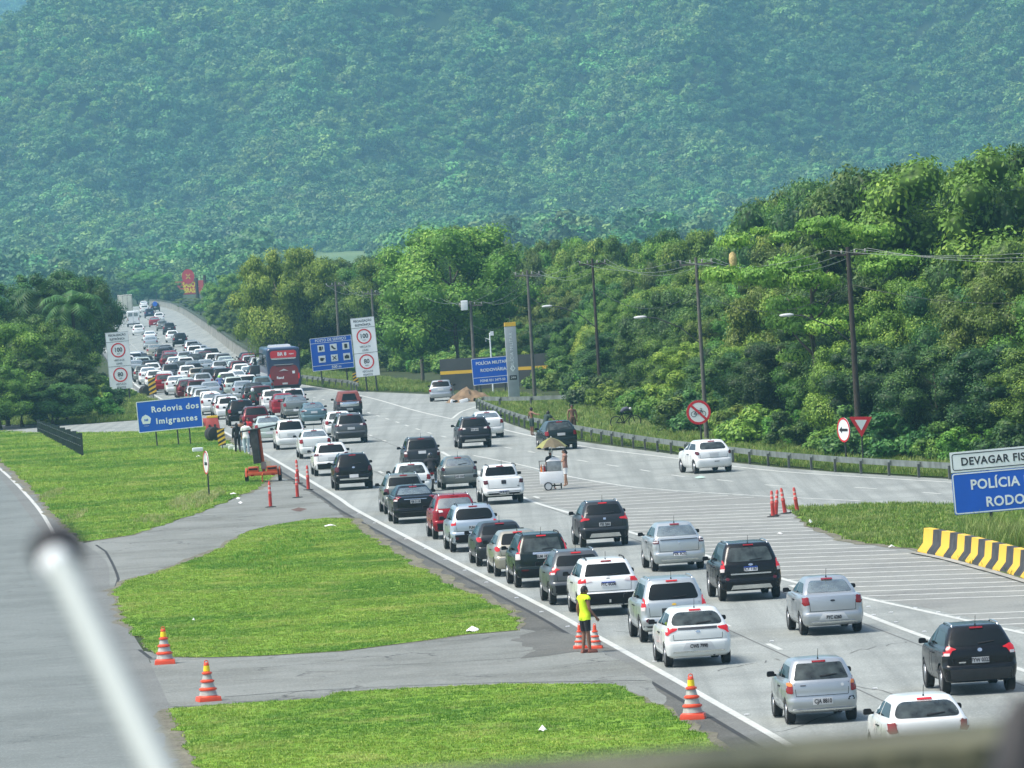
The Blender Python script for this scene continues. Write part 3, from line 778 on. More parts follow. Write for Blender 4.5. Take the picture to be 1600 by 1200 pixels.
for k, (px, Z, top, cr, lf, wd) in enumerate([(488, 640, 400, 1, LF_A, 1.1), (515, 660, 404, 0, LF_B, 1.2), (545, 630, 406, 2, LF_A, 1.2), (572, 650, 401, 3, LF_C, 1.2), (600, 625, 402, 5, LF_A, 1.1), (630, 600, 396, 1, LF_B, 1.1), (470, 615, 425, 2, LF_A, 1.1), (530, 612, 430, 7, LF_C, 1.2), (590, 605, 428, 0, LF_A, 1.2)]):
    tree_px(px, 560, Z, top, cr, lf, '%s tree in the gap %s below the far clearing' % (['taller', 'leafy', 'rounded', 'dark', 'bushy', 'bright', 'lower', 'low dark', 'low rounded'][k], ['left of the service sign', 'over the service sign', 'over the tall speed sign', 'right of the speed sign'][min(3, max(0, (px - 460) // 38))]), 980 + k, wd, 'trees between the coach and the speed sign')
# left thicket of dark trees and bushes
LEFTT = [(20, 560, 520, 436, 2, LF_C, 1.0), (75, 560, 545, 418, 5, LF_C, 1.05), (120, 560, 500, 440, 1, LF_C, .9), (150, 560, 560, 428, 7, LF_C, .8), (45, 600, 500, 490, 0, LF_A, 1.3),
         (100, 610, 480, 505, 3, LF_A, 1.2), (10, 620, 470, 500, 1, LF_B, 1.2), (150, 610, 500, 512, 6, LF_C, .8), (60, 640, 468, 545, 2, LF_C, 1.4), (125, 640, 472, 560, 5, LF_A, 1.15), (160, 640, 470, 575, 7, LF_A, .85),
         (0, 650, 462, 570, 6, LF_A, 1.4), (35, 655, 465, 590, 3, LF_C, 1.5), (95, 655, 464, 598, 0, LF_C, 1.5), (-30, 600, 480, 470, 2, LF_C, 1.2), (135, 560, 620, 432, 3, LF_C, .9), (165, 660, 480, 615, 4, LF_B, 1.2)]
LLAB = ['tall dark tree on the skyline at the left of the thicket by the left verge', 'drooping dark tree peaking highest in the thicket by the left verge', 'dark tree between the highest crown and the tall speed sign',
        'narrow dark treetop just left of the white lorry', 'rounded bright tree below the dark skyline trees by the left verge', 'wide bright green crown in the middle of the left thicket', 'yellow green tree at the far left edge above the connecting road',
        'dark tree whose branches reach over the top of the speed sign', 'dark bushy tree in front of the wide bright crown in the thicket', 'leafy tree just left of the white speed sign', 'small leafy tree touching the lower part of the speed sign',
        'low bushy tree at the far left edge above the grass', 'spreading dark bush left of the dark fence above the connecting road', 'spreading dark bush above the dark fence by the connecting road', 'dark tree cut by the left edge of the view', 'distant dark treetop behind the highest crown of the thicket', 'low yellow green bush below the speed sign']
for k, a in enumerate(LEFTT):
    if a[3] < 480: a = (a[0], a[1], max(a[2], 545)) + a[3:]
    p_ = AT(a[0], a[1], a[2]); hh = top_h(p_.x, p_.y, a[3]); rp = (hh * .30 + 1.0) * a[6] * FPX / a[2]
    tree_px(min(a[0], (178 if a[3] < 480 else 143 if a[2] < 528 else 160) - rp * .92), a[1], a[2], a[3], a[4], a[5], LLAB[k], 920 + k, a[6], 'trees of the left thicket')
for k, (px, Z, top) in enumerate([(70, 530, 432), (118, 515, 448)]):
    p = AT(px, 560, Z); h = top_h(p.x, p.y, top)
    t = empty('palm_tree', (p.x, p.y, 0), k, ['dark palm drooping out of the highest part of the left thicket', 'shorter dark palm right of the drooping palm in the left thicket'][k], 'palm')
    link_mesh('crown', PALMH[k], LF_C, t, (0, 0, h - 1.6))
    mb = MB(); mb.tube([(0, 0, 0), (.15, .1, h * .5), (0, 0, h - 1.5)], [.22, .17, .14], 8); mb.build('trunk', M_BARKD, t)
# trees beyond the crest of the road
BACK = [(185, 1500, 436, LF_C, 1.5), (215, 1520, 424, LF_A, 1.8), (245, 1490, 420, LF_A, 1.9), (268, 1420, 440, LF_A, 1.1), (290, 1250, 462, LF_B, 1.1), (312, 1180, 464, LF_A, 1.0), (340, 1050, 440, LF_A, 1.1), (360, 960, 425, LF_B, 1.0), (160, 1400, 440, LF_C, 1.5), (325, 1150, 462, LF_B, .9), (275, 1470, 455, LF_B, 1.2), (255, 1560, 455, LF_B, 1.2), (232, 1600, 450, LF_A, 1.4), (345, 900, 470, LF_B, 1.0), (368, 820, 480, LF_D, 1.0), (140, 1100, 460, LF_C, 1.2), (130, 900, 470, LF_C, 1.2)]
for k, (px, Z, top, lf, wd) in enumerate(BACK):
    tree_px(px, 470, Z, top, (k * 3) % 8, lf, ('taller' if top < 450 else 'lower') + (' distant tree left of the pale lorry' if px < 200 else ' distant tree directly above the head of the queue' if px < 262 else ' distant tree below the restaurant sign' if px < 305 else ' distant tree right of the restaurant sign') + (', rear one' if Z > 1250 else ', front one'), 960 + k, wd, 'distant trees beyond the end of the road')

# ---- instancing helper: one object, many copies of the prototypes of a hidden collection
def scatter(name, P, scl, protos, kind='stuff', label=None, mats=None, rotz=None, tilt=None):
    """protos: meshes; P (n,3); one points object whose geometry nodes put a prototype on every point"""
    col = bpy.data.collections.new(name + '_prototypes')
    for k, me in enumerate(protos):
        o = bpy.data.objects.new(name + '_piece', me); col.objects.link(o)
    me = bpy.data.meshes.new(name); me.vertices.add(len(P)); me.vertices.foreach_set('co', np.asarray(P, float).ravel())
    a = me.attributes.new('sc', 'FLOAT', 'POINT'); a.data.foreach_set('value', scl)
    r = RNG.uniform(0, 6.283, len(P)) if rotz is None else rotz
    a = me.attributes.new('rz', 'FLOAT', 'POINT'); a.data.foreach_set('value', r)
    a = me.attributes.new('pk', 'INT', 'POINT'); a.data.foreach_set('value', RNG.randint(0, len(protos), len(P)).astype(np.int32))
    o = bpy.data.objects.new(name, me); COL.objects.link(o)
    ng = bpy.data.node_groups.new(name + '_nodes', 'GeometryNodeTree')
    ng.interface.new_socket('Geometry', in_out='INPUT', socket_type='NodeSocketGeometry')
    ng.interface.new_socket('Geometry', in_out='OUTPUT', socket_type='NodeSocketGeometry')
    n = ng.nodes; l = ng.links
    gi = n.new('NodeGroupInput'); go = n.new('NodeGroupOutput')
    mp = n.new('GeometryNodeMeshToPoints'); iop = n.new('GeometryNodeInstanceOnPoints'); ci = n.new('GeometryNodeCollectionInfo')
    ci.inputs['Collection'].default_value = col; ci.inputs['Separate Children'].default_value = True; ci.inputs['Reset Children'].default_value = True
    def attr(nm, ty):
        x = n.new('GeometryNodeInputNamedAttribute'); x.data_type = ty; x.inputs['Name'].default_value = nm; return x.outputs['Attribute']
    cx = n.new('ShaderNodeCombineXYZ'); l.new(attr('rz', 'FLOAT'), cx.inputs['Z'])
    iop.inputs['Pick Instance'].default_value = True
    l.new(gi.outputs[0], mp.inputs['Mesh']); l.new(mp.outputs[0], iop.inputs['Points']); l.new(ci.outputs[0], iop.inputs['Instance'])
    l.new(attr('pk', 'INT'), iop.inputs['Instance Index']); l.new(cx.outputs[0], iop.inputs['Rotation']); l.new(attr('sc', 'FLOAT'), iop.inputs['Scale'])
    l.new(iop.outputs[0], go.inputs[0])
    md = o.modifiers.new('scatter', 'NODES'); md.node_group = ng
    return tag(o, label, None, None, kind)

# ---- grass
def tuft(seed, n=14, h=.12, spread=.1, wd=.009):
    r = random.Random(seed); vs = []; fs = []; va = []
    for k in range(n):
        a = r.uniform(0, 6.28); x, y = r.uniform(-spread, spread), r.uniform(-spread, spread); hh = h * r.uniform(.5, 1.2); L = r.uniform(.2, .7) * hh
        d = Vector((math.cos(a), math.sin(a), 0)); s_ = Vector((-d.y, d.x, 0)) * wd; b = Vector((x, y, -.01)); c = r.uniform(.1, 1)
        m1 = b + d * L * .35 + Vector((0, 0, hh * .6)); tp = b + d * L + Vector((0, 0, hh))
        i = len(vs); vs += [b - s_, b + s_, m1 + s_ * .8, m1 - s_ * .8, tp]; fs += [(i, i + 1, i + 2, i + 3), (i + 3, i + 2, i + 4)]; va += [c] * 5
    me = bpy.data.meshes.new('tuft'); me.from_pydata([tuple(v) for v in vs], [], fs)
    at = me.attributes.new('leafvar', 'FLOAT', 'POINT'); at.data.foreach_set('value', va); return me
GR_A = leafmat('grass_blade', (.13, .24, .022), (.23, .37, .045), (.34, .46, .08), objv=.28, transl=.3, hue=.02, patch=[(.13, (.08, .22, .018), .46, .6, .8), (.35, (.42, .45, .12), .53, .68, .7), (1.3, (.08, .18, .015), .54, .7, .6), (.9, (.30, .27, .12), .62, .74, .6)])
GR_B = leafmat('verge_grass_blade', (.07, .15, .015), (.15, .26, .035), (.29, .33, .09), objv=.3, transl=.3, hue=.02, patch=[(.2, (.30, .33, .12), .52, .68, .5), (.9, (.05, .12, .015), .5, .66, .6)])
GR_DRY = leafmat('dry_grass_blade', (.18, .22, .06), (.32, .36, .12), (.42, .43, .2), objv=.2, transl=.3)
def in_poly(x, y, poly):
    c = np.zeros(len(x), bool); n = len(poly); j = n - 1
    for i in range(n):
        xi, yi = poly[i]; xj, yj = poly[j]
        k = ((yi > y) != (yj > y)) & (x < (xj - xi) * (y - yi) / (yj - yi + 1e-12) + xi); c ^= k; j = i
    return c
def fill(poly, dens, n_max=60000):
    xs = [p[0] for p in poly]; ys = [p[1] for p in poly]
    A = (max(xs) - min(xs)) * (max(ys) - min(ys)); n = int(A * dens)
    x = RNG.uniform(min(xs), max(xs), n); y = RNG.uniform(min(ys), max(ys), n)
    vis = np.abs(x) < .0775 * y + 3
    x, y = x[vis], y[vis]; k = in_poly(x, y, poly); return x[k], y[k]
def grass(name, polys, dens, h, m, z=.03, smin=.6, smax=1.3, label=None, n=14):
    X = []; Y = []
    for p in polys:
        a, b = fill(p, dens); X.append(a); Y.append(b)
    X = np.concatenate(X); Y = np.concatenate(Y)
    tf = [tuft(s, n, h) for s in range(5)]
    for t in tf: t.materials.append(m)
    return scatter(name, np.stack([X, Y, np.full(len(X), z)], 1), RNG.uniform(smin, smax, len(X)), tf, label=label)
grass('grass', [LAWN2, LAWN3], 34, .055, GR_A, label='short mown grass on the two near islands between the roads')
grass('grass', [LAWN1], 14, .085, GR_A, smin=.7, smax=1.5, label='mown grass on the long verge left of the queue')
grass('grass', [LAWN4], 18, .11, GR_B, smin=.7, smax=1.6, label='uneven grass on the island behind the red posts')
grass('grass', [LAWN6, LAWN5, LAWN7], 9, .20, GR_B, smin=.7, smax=1.8, label='rough grass on the verges along guardrail and thicket')
# dry and taller patches
def blob(cx, cy, rx, ry, n=14): 
    c = G(cx, cy); a = G(cx + rx, cy); b = G(cx, cy + ry)
    ax = abs(a.x - c.x); by = abs(b.y - c.y)
    return [(c.x + ax * math.cos(2 * math.pi * k / n), c.y + by * math.sin(2 * math.pi * k / n)) for k in range(n)]
grass('tall_grass', [blob(300, 785, 34, 14), blob(82, 775, 14, 8), blob(120, 808, 14, 7), blob(325, 775, 24, 9), blob(240, 814, 24, 7)], 5, .22, GR_DRY, smin=.5, smax=1.2, label='pale dry grass beside the lone round sign on the left verge')
grass('tall_grass', [blob(1560, 850, 60, 14), blob(1540, 838, 40, 8), blob(1620, 852, 50, 14)], 14, .62, GR_B, smin=.6, smax=1.3, label='tall bright grass behind the striped barrier')
grass('grass', [blob(455, 850, 50, 16), blob(405, 872, 50, 13), blob(425, 892, 40, 9)], 8, .13, leafmat('lush_blade', (.07, .2, .012), (.13, .30, .025), (.2, .36, .04), objv=.2), smin=.6, smax=1.2, label='darker lush patch of grass on the middle island')

# ---- the mountain
def vnoise(x, y, seed):
    r = np.random.RandomState(seed); T = r.uniform(size=(256, 256))
    xi = np.floor(x).astype(int); yi = np.floor(y).astype(int); fx = x - xi; fy = y - yi
    fx = fx * fx * (3 - 2 * fx); fy = fy * fy * (3 - 2 * fy)
    g_ = lambda a, b: T[a % 256, b % 256]
    return (g_(xi, yi) * (1 - fx) + g_(xi + 1, yi) * fx) * (1 - fy) + (g_(xi, yi + 1) * (1 - fx) + g_(xi + 1, yi + 1) * fx) * fy
def hill_z(x, y):
    s = np.where(y < 2900, np.clip(y - 2050, 0, None) * .012, 10.2 + (y - 2900) * .27)
    amp = np.clip((y - 2500) / 700, 0, 1)
    rid = 1 - np.abs(vnoise(x / 75 + y / 600 + 3, y / 420, 3) * 2 - 1)
    n = (rid - .5) * 85 + (vnoise(x / 40 + 9, y / 60, 4) - .5) * 26 + (vnoise(x / 17, y / 22, 5) - .5) * 7
    h = s + n * amp
    H1 = np.where(x < -225, 111 + (x + 225) * .03, 111 + (x + 225) * .75)
    H1 = H1 + (vnoise(x / 14, y * 0 + 2, 7) - .5) * 5
    far = np.clip(y - 3500, 0, None) * .1
    h = np.where(h > H1, H1 + (h - H1) * .03 - np.where(x < -150, far, 0), h)
    return np.maximum(h, 0.0)
def far_z(x, y):
    return np.clip((y - 5600) * .34, 0, 470) + (vnoise(x / 180, y / 300, 8) - .5) * 60
def terrain(name, x0, x1, y0, y1, nx, ny, fn, m, dz=0):
    X, Y = np.meshgrid(np.linspace(x0, x1, nx), np.linspace(y0, y1, ny)); Z = fn(X, Y) + dz
    me = bpy.data.meshes.new(name); v = np.stack([X, Y, Z], -1).reshape(-1, 3)
    fs = [(j * nx + i, j * nx + i + 1, (j + 1) * nx + i + 1, (j + 1) * nx + i) for j in range(ny - 1) for i in range(nx - 1)]
    me.from_pydata(v.tolist(), [], fs); me.polygons.foreach_set('use_smooth', [True] * len(fs)); me.materials.append(m)
    o = link_mesh(name, me); o['kind'] = 'structure'; return o
M_HILL = turf('hill_ground', (.012, .025, .008), (.018, .034, .01), (.02, .03, .012), .01)
terrain('mountain', -760, 760, 2000, 4400, 110, 240, hill_z, M_HILL, .3)
terrain('far_mountain', -1300, 1000, 5400, 7600, 60, 80, far_z, M_HILL)
c = MB(); c.add([(-1400, 2600, -.4), (1400, 2600, -.4), (1400, 7700, -.4), (-1400, 7700, -.4)], [(0, 1, 2, 3)]); vf = c.build('valley_floor', M_HILL); vf['kind'] = 'structure'
def strip_x(name, q0, q1, y0, y1, m, dz):
    nx, ny = 12, 30; V = []; 
    for j in range(ny):
        y = y0 + (y1 - y0) * j / (ny - 1)
        for i in range(nx):
            x = (q0 + (q1 - q0) * i / (nx - 1)) * y; V.append((x, y, float(hill_z(np.array(x), np.array(y))) + dz))
    me = bpy.data.meshes.new(name); me.from_pydata(V, [], [(j * nx + i, j * nx + i + 1, (j + 1) * nx + i + 1, (j + 1) * nx + i) for j in range(ny - 1) for i in range(nx - 1)])
    me.materials.append(m); o = link_mesh(name, me); o['kind'] = 'structure'
strip_x('meadow', -.037, -.015, 1450, 2620, M_MEADOW, .9)
HC = [crown_mesh('hill_crown', 60 + k, 4.2, [3.4, 2.8, 4.4, 3.2, 3.8, 2.6][k], 9, 800, .8, rr=(.34, .5), aspect=.6, open_=.0) for k in range(6)]
for me in HC: me.materials.append(LF_FAR)
n = 70000
yy_ = 1750 + (4050 - 1750) * RNG.uniform(size=n) ** .85; xx_ = RNG.uniform(-1, 1, n) * (.083 * yy_ + 25)
q = xx_ / yy_
k = ~((q > -.034) & (q < -.018) & (yy_ < 2490 + 40 * vnoise(xx_ / 20, yy_ / 50, 9)))
xx_, yy_ = xx_[k], yy_[k]
zz_ = hill_z(xx_, yy_)
big = (vnoise(xx_ / 30, yy_ / 60, 12) > .45)
sc_ = RNG.uniform(.45, 1.1, len(xx_)) * np.where(big, 1.35, .9) * np.where(RNG.uniform(size=len(xx_)) > .92, 1.6, 1)
scatter('hill_forest', np.stack([xx_, yy_, zz_ + 2.2 * sc_ + RNG.uniform(-1.5, 2.5, len(xx_))], 1), sc_, HC, label='dense rainforest covering the whole mountainside')
n = 9000
yb = RNG.uniform(5650, 6700, n); xb = RNG.uniform(-.085, .0, n) * yb
scatter('hill_forest', np.stack([xb, yb, far_z(xb, yb) + 3], 1), RNG.uniform(1.2, 2.4, n), HC, label='paler forest on the farther ridge at the top left')
# ---- the air
hz = MB(); hz.box((0, 3800, 259), (3600, 8200, 522)); haze = hz.mesh('haze')
mh = bpy.data.materials.new('haze_air'); mh.use_nodes = True; nn = mh.node_tree.nodes; nn.clear()
pv = nn.new('ShaderNodeVolumePrincipled'); oo = nn.new('ShaderNodeOutputMaterial'); mh.node_tree.links.new(pv.outputs[0], oo.inputs['Volume'])
HAZE_D = .00014
pv.inputs['Color'].default_value = (.34, .72, .93, 1); pv.inputs['Density'].default_value = HAZE_D; pv.inputs['Anisotropy'].default_value = .2
haze.materials.append(mh); ho = link_mesh('haze', haze); ho['kind'] = 'stuff'; ho['label'] = 'thin humid haze over the valley and mountain'
# ------------------------------------------------------------------ cars
# local frame: +y forward, x right, origin on the ground under the rear axle
def car_body(sp):
    L, W, H = sp['L'], sp['W'], sp['H']; zb = sp['zb']; belt = sp['belt']; hw = W / 2
    bt = sp['bt']; dy = sp['rake']; deck = sp.get('deck', 0); tap = sp['taper']; ro = sp['roof_in']
    hood = belt - .03; oh = sp['oh']
    lev = [(zb, .13, L - .18, .86, .12), (zb + .06, .05, L - .06, .94, .16), (zb + .16, .015, L - .01, .975, .2), (bt - .14, .0, L, .992, .22),
           (bt - .05, .0, L - .005, 1.0, .22), (bt, .02, L - .02, 1.0, .22), (bt + .02, sp['tg'], L - .04, .998, .2),
           (bt + .14, sp['tg'] + .0, L - .07, .992, .2), (belt - .12, sp['tg'] + .005, L - .12, .98, .2), (belt - .05, sp['tg'] + .02, L - .22, .965, .2)]
    if deck:
        lev += [(belt + .0, sp['tg'] + .035, L - .45, .94, .18), (belt + .02, sp['tg'] + .09, L - .8, .90, .16), (belt + .035, deck, L - .98, .865, .2)]
        y0 = deck
    else:
        lev += [(belt, sp['tg'] + .035, L - .55, .945, .18), (belt + .02, sp['tg'] + .05, L - .9, .925, .16), (belt + .04, sp['tg'] + .062, L - .98, .90, .16)]
        y0 = sp['tg'] + .062
    top = H - .055; z0 = belt + .04
    for k in range(1, 6):
        t = k / 5
        z = z0 + (top - z0) * t
        yr = y0 + dy * (t ** sp.get('rp', 1.15)); yf = L - .98 - sp.get('ws', .95) * (t ** .9)
        f = (.90 if not deck else .865) - tap * (t ** 1.2)
        lev.append((z, yr, yf, f, .16))
    y_a = oh; wb = sp['wb']; wr = sp['wr']; Ra = wr + .05
    # side sample positions, dense at the arches
    ts = sorted(set([round(v, 4) for v in
        [y_a + Ra * math.cos(a) for a in np.linspace(0, math.pi, 13)] + [y_a + wb + Ra * math.cos(a) for a in np.linspace(0, math.pi, 13)] +
        list(np.linspace(y_a + Ra + .15, y_a + wb - Ra - .15, 5))]))
    ylo, yhi = .24, L - .26
    tn = [(t - ylo) / (yhi - ylo) for t in ts if ylo < t < yhi]
    tn = [0] + tn + [1]
    rings = []
    kc = sp.get('crown', .09)
    for z, yr, yf, f, r in lev:
        h = hw * f; ring = []
        xs = h - r
        nb = 9
        for i in range(nb):                      # rear edge, left to right
            x = -xs + 2 * xs * i / (nb - 1); ring.append((x, yr + kc * (x / h) ** 2, z))
        yc = yr + kc * (xs / h) ** 2
        for i in range(1, 5):
            a = math.pi / 2 * i / 5; ring.append((xs + r * math.sin(a), yc + r * 1.3 * (1 - math.cos(a)), z))
        ya_, yb_ = yc + r * 1.3, yf - r * 1.6 - .05
        for t in tn:
            y = ya_ + (yb_ - ya_) * t
            if abs(yr) < .2 and yf > L - .3: y = max(ya_, min(yb_, ylo + (yhi - ylo) * t))
            # the body narrows a little to nose and tail
            q = (y - L / 2) / (L / 2); ring.append((h - .05 * q * q * (1 if q < 0 else 1.6), y, z))
        m = .05 * 1.5
        for i in range(1, 5):
            a = math.pi / 2 * i / 5; ring.append((xs - m + (r) * math.cos(a), yb_ + (yf - yb_) * math.sin(a) * .85, z))
        for i in range(5):
            x = (xs - m) * (1 - i / 2); ring.append((x, yf - .1 * (x / h) ** 2 - .02 * abs(i - 2), z))
        half = len(tn)
        # mirror the right side to the left
        right = ring[nb:nb + 4 + half + 4]
        ring += [(-x, y, z_) for x, y, z_ in reversed(right)]
        rings.append(ring)
    n = len(rings[0]); V = []; F = []; mi = []
    for ring in rings:
        for x, y, z in ring:
            if abs(x) > hw * .6:
                for yc in (y_a, y_a + wb):
                    d = abs(y - yc)
                    if d < Ra - .001:
                        z = max(z, wr + math.sqrt(Ra * Ra - d * d)) if z < wr + Ra else z
            V.append((x, y - oh, z))
    for j in range(len(rings) - 1):
        for i in range(n):
            F.append((j * n + i, j * n + (i + 1) % n, (j + 1) * n + (i + 1) % n, (j + 1) * n + i)); mi.append(0)
    # roof cap
    base = (len(rings) - 1) * n; lr = rings[-1]
    cy = sum(p[1] for p in lr) / n - oh; prev = base
    for f, dz in ((.93, .028), (.8, .044), (.5, .053), (.2, .055)):
        st = len(V)
        ymin = min(p[1] for p in lr) - oh; ymax = max(p[1] for p in lr) - oh
        for x, y, z in lr:
            V.append((x * f, cy + (y - oh - cy) * (1 - (1 - f) * .75), H - .055 + dz))
        for i in range(n): F.append((prev + i, prev + (i + 1) % n, st + (i + 1) % n, st + i)); mi.append(0)
        prev = st
    F.append(tuple(prev + i for i in range(n))); mi.append(0)
    # underside
    V.append((0, L / 2 - oh, zb + .03)); c = len(V) - 1
    for i in range(n): F.append((c, (i + 1) % n, i)); mi.append(1)
    me = bpy.data.meshes.new('body'); me.from_pydata(V, [], F)
    me.polygons.foreach_set('use_smooth', [m == 0 for m in mi]); me.polygons.foreach_set('material_index', mi)
    me.update()
    try: me.set_sharp_from_angle(angle=math.radians(38))
    except Exception: pass
    bvh = BVHTree.FromPolygons([Vector(v) for v in V], F)
    return me, bvh

def conform(bvh, poly, axis, off, depth=.02, grid=.07, name='panel', sx=1):
    """a panel cut to an outline and laid on the body seen from the back ('y'), the side ('x'), above ('z') or the front ('f')"""
    poly = [Vector((p[0], p[1])) for p in poly]
    pts = []
    N = len(poly)
    for i in range(N):
        a, b = poly[i], poly[(i + 1) % N]; n = max(1, int((b - a).length / grid))
        for k in range(n): pts.append(a.lerp(b, k / n))
    nb = len(pts); edges = [(i, (i + 1) % nb) for i in range(nb)]
    x0, x1 = min(p.x for p in pts), max(p.x for p in pts); y0, y1 = min(p.y for p in pts), max(p.y for p in pts)
    x = x0 + grid * .5
    allp = list(pts)
    if (x1 - x0) > grid * 1.6 and (y1 - y0) > grid * 1.6:
        while x < x1:
            y = y0 + grid * .5
            while y < y1: allp.append(Vector((x, y))); y += grid
            x += grid
    v2, e2, f2, *_ = delaunay_2d_cdt(allp, edges, [], 1, 1e-5)
    D = {'y': Vector((0, 1, 0)), 'f': Vector((0, -1, 0)), 'x': Vector((-sx, 0, 0)), 'z': Vector((0, 0, -1))}[axis]
    V = []; NR = []; YLIM = None
    for p in v2:
        o = {'y': Vector((p.x, -5, p.y)), 'f': Vector((p.x, 9, p.y)), 'x': Vector((3 * sx, p.x, p.y)), 'z': Vector((p.x, p.y, 4))}[axis]
        h, nn, _i, _d = bvh.ray_cast(o, D)
        if h is None:
            h, nn, _i, _d = bvh.find_nearest(o + D * (5 if axis in 'y' else 2.2))
        if axis == 'y':
            if YLIM is None: YLIM = min(bvh.ray_cast(Vector((0, -5, z_)), D)[0].y for z_ in (y0, (y0 + y1) / 2) if bvh.ray_cast(Vector((0, -5, z_)), D)[0] is not None) if bvh.ray_cast(Vector((0, -5, (y0 + y1) / 2)), D)[0] is not None else -9
            lim_ = YLIM + (.30 if (y1 - y0) < .75 and (x1 - x0) < 1.0 else 2.0)
            if h.y > lim_:
                h, nn, _i, _d = bvh.find_nearest(Vector((p.x, lim_, p.y)))
        if nn.dot(D) > 0: nn = -nn
        V.append(h + nn * off); NR.append(nn)
    bm = bmesh.new(); bv = [bm.verts.new(v) for v in V]
    for f in f2:
        try: bm.faces.new([bv[i] for i in f])
        except ValueError: pass
    bmesh.ops.recalc_face_normals(bm, faces=bm.faces)
    if bm.faces and sum((f.normal.dot(D)) for f in bm.faces) > 0: bmesh.ops.reverse_faces(bm, faces=bm.faces)
    be = [e for e in bm.edges if len(e.link_faces) == 1]
    r = bmesh.ops.extrude_edge_only(bm, edges=be)
    for v in [g for g in r['geom'] if isinstance(g, bmesh.types.BMVert)]:
        v.co += D * (depth + off)
    for f in bm.faces: f.smooth = True
    me = bpy.data.meshes.new(name); bm.to_mesh(me); bm.free()
    try: me.set_sharp_from_angle(angle=math.radians(40))
    except Exception: pass
    return me

LIGHTS = {   # (x as a share of half width, height above ground) ; lens = a second, clear or amber piece
 'tall':   dict(red=[(.80, .70), (.955, .72), (.97, .95), (.955, 1.04), (.86, .97), (.80, .90)], lens=[(.80, .86), (.96, .86), (.965, .95), (.81, .93)]),
 'pillar': dict(red=[(.80, .98), (.93, .98), (.86, 1.30), (.795, 1.50), (.745, 1.50)], lens=[(.80, .80), (.95, .80), (.93, .975), (.80, .975)]),
 'wide':   dict(red=[(.58, .985), (.64, .93), (.80, .88), (.90, .80), (.975, .86), (.975, 1.03), (.84, 1.0)], lens=None),
 'slim':   dict(red=[(.52, .93), (.95, .88), (.975, 1.02), (.7, 1.02)], lens=[(.52, .93), (.70, .91), (.72, 1.005), (.56, .99)]),
 'jeep':   dict(red=[(.74, .88), (.93, .86), (.955, 1.03), (.76, 1.04)], lens=None),
 'corner': dict(red=[(.73, .76), (.90, .74), (.975, .85), (.96, 1.0), (.76, .97)], lens=None),
 'drop':   dict(red=[(.82, .84), (.93, .82), (.965, 1.0), (.93, 1.16), (.83, 1.08)], lens=[(.84, .77), (.95, .77), (.955, .86), (.83, .87)]),
 'boom':   dict(red=[(.60, .98), (.72, .96), (.80, .84), (.965, .84), (.975, 1.03), (.80, 1.06)], lens=[(.80, .84), (.96, .84), (.965, .90), (.79, .90)]),
 'ell':    dict(red=[(.80, .94), (.96, .90), (.965, 1.14), (.87, 1.15), (.84, 1.03), (.60, 1.0), (.62, .95)], lens=None),
 'square': dict(red=[(.80, .86), (.955, .86), (.955, 1.02), (.80, 1.02)], lens=[(.84, .90), (.92, .90), (.92, .98), (.84, .98)]),
 'round':  dict(red=roundpoly([(.74, .84), (.92, .82), (.96, .97), (.80, 1.0)], .08), lens=None),
 'cup':    dict(red=[(.74, .84), (.95, .84), (.965, 1.03), (.76, 1.03)], lens=[(.78, .88), (.93, .88), (.93, .91), (.80, .91), (.80, .97), (.93, .97), (.93, .995), (.775, .995)]),
}
BASE = {
 'hatch':  dict(L=3.95, W=1.72, H=1.48, zb=.24, belt=.97, bt=.64, tg=.05, rake=.46, taper=.225, roof_in=0, oh=.62, wb=2.52, wr=.305, glass=(.16, .10)),
 'oldhatch': dict(L=3.75, W=1.62, H=1.43, zb=.24, belt=.93, bt=.58, tg=.03, rake=.36, taper=.175, roof_in=0, oh=.60, wb=2.37, wr=.28, glass=(.10, .07)),
 'sedan':  dict(L=4.4, W=1.74, H=1.50, zb=.25, belt=1.04, bt=.60, tg=.04, rake=.62, deck=.52, taper=.22, roof_in=0, oh=.88, wb=2.6, wr=.31, glass=(.10, .06), ws=.85),
 'suv':    dict(L=4.3, W=1.80, H=1.62, zb=.29, belt=1.06, bt=.68, tg=.05, rake=.42, taper=.20, roof_in=0, oh=.78, wb=2.62, wr=.345, glass=(.14, .11), clad=True, rails=True),
 'bigsuv': dict(L=4.6, W=1.84, H=1.72, zb=.30, belt=1.08, bt=.66, tg=.04, rake=.34, taper=.175, roof_in=0, oh=.86, wb=2.68, wr=.36, glass=(.12, .10), clad=True, rails=True),
 'mpv':    dict(L=4.1, W=1.72, H=1.62, zb=.25, belt=1.02, bt=.60, tg=.04, rake=.34, taper=.17, roof_in=0, oh=.68, wb=2.6, wr=.30, glass=(.12, .09)),
}
M_PAINT = {}
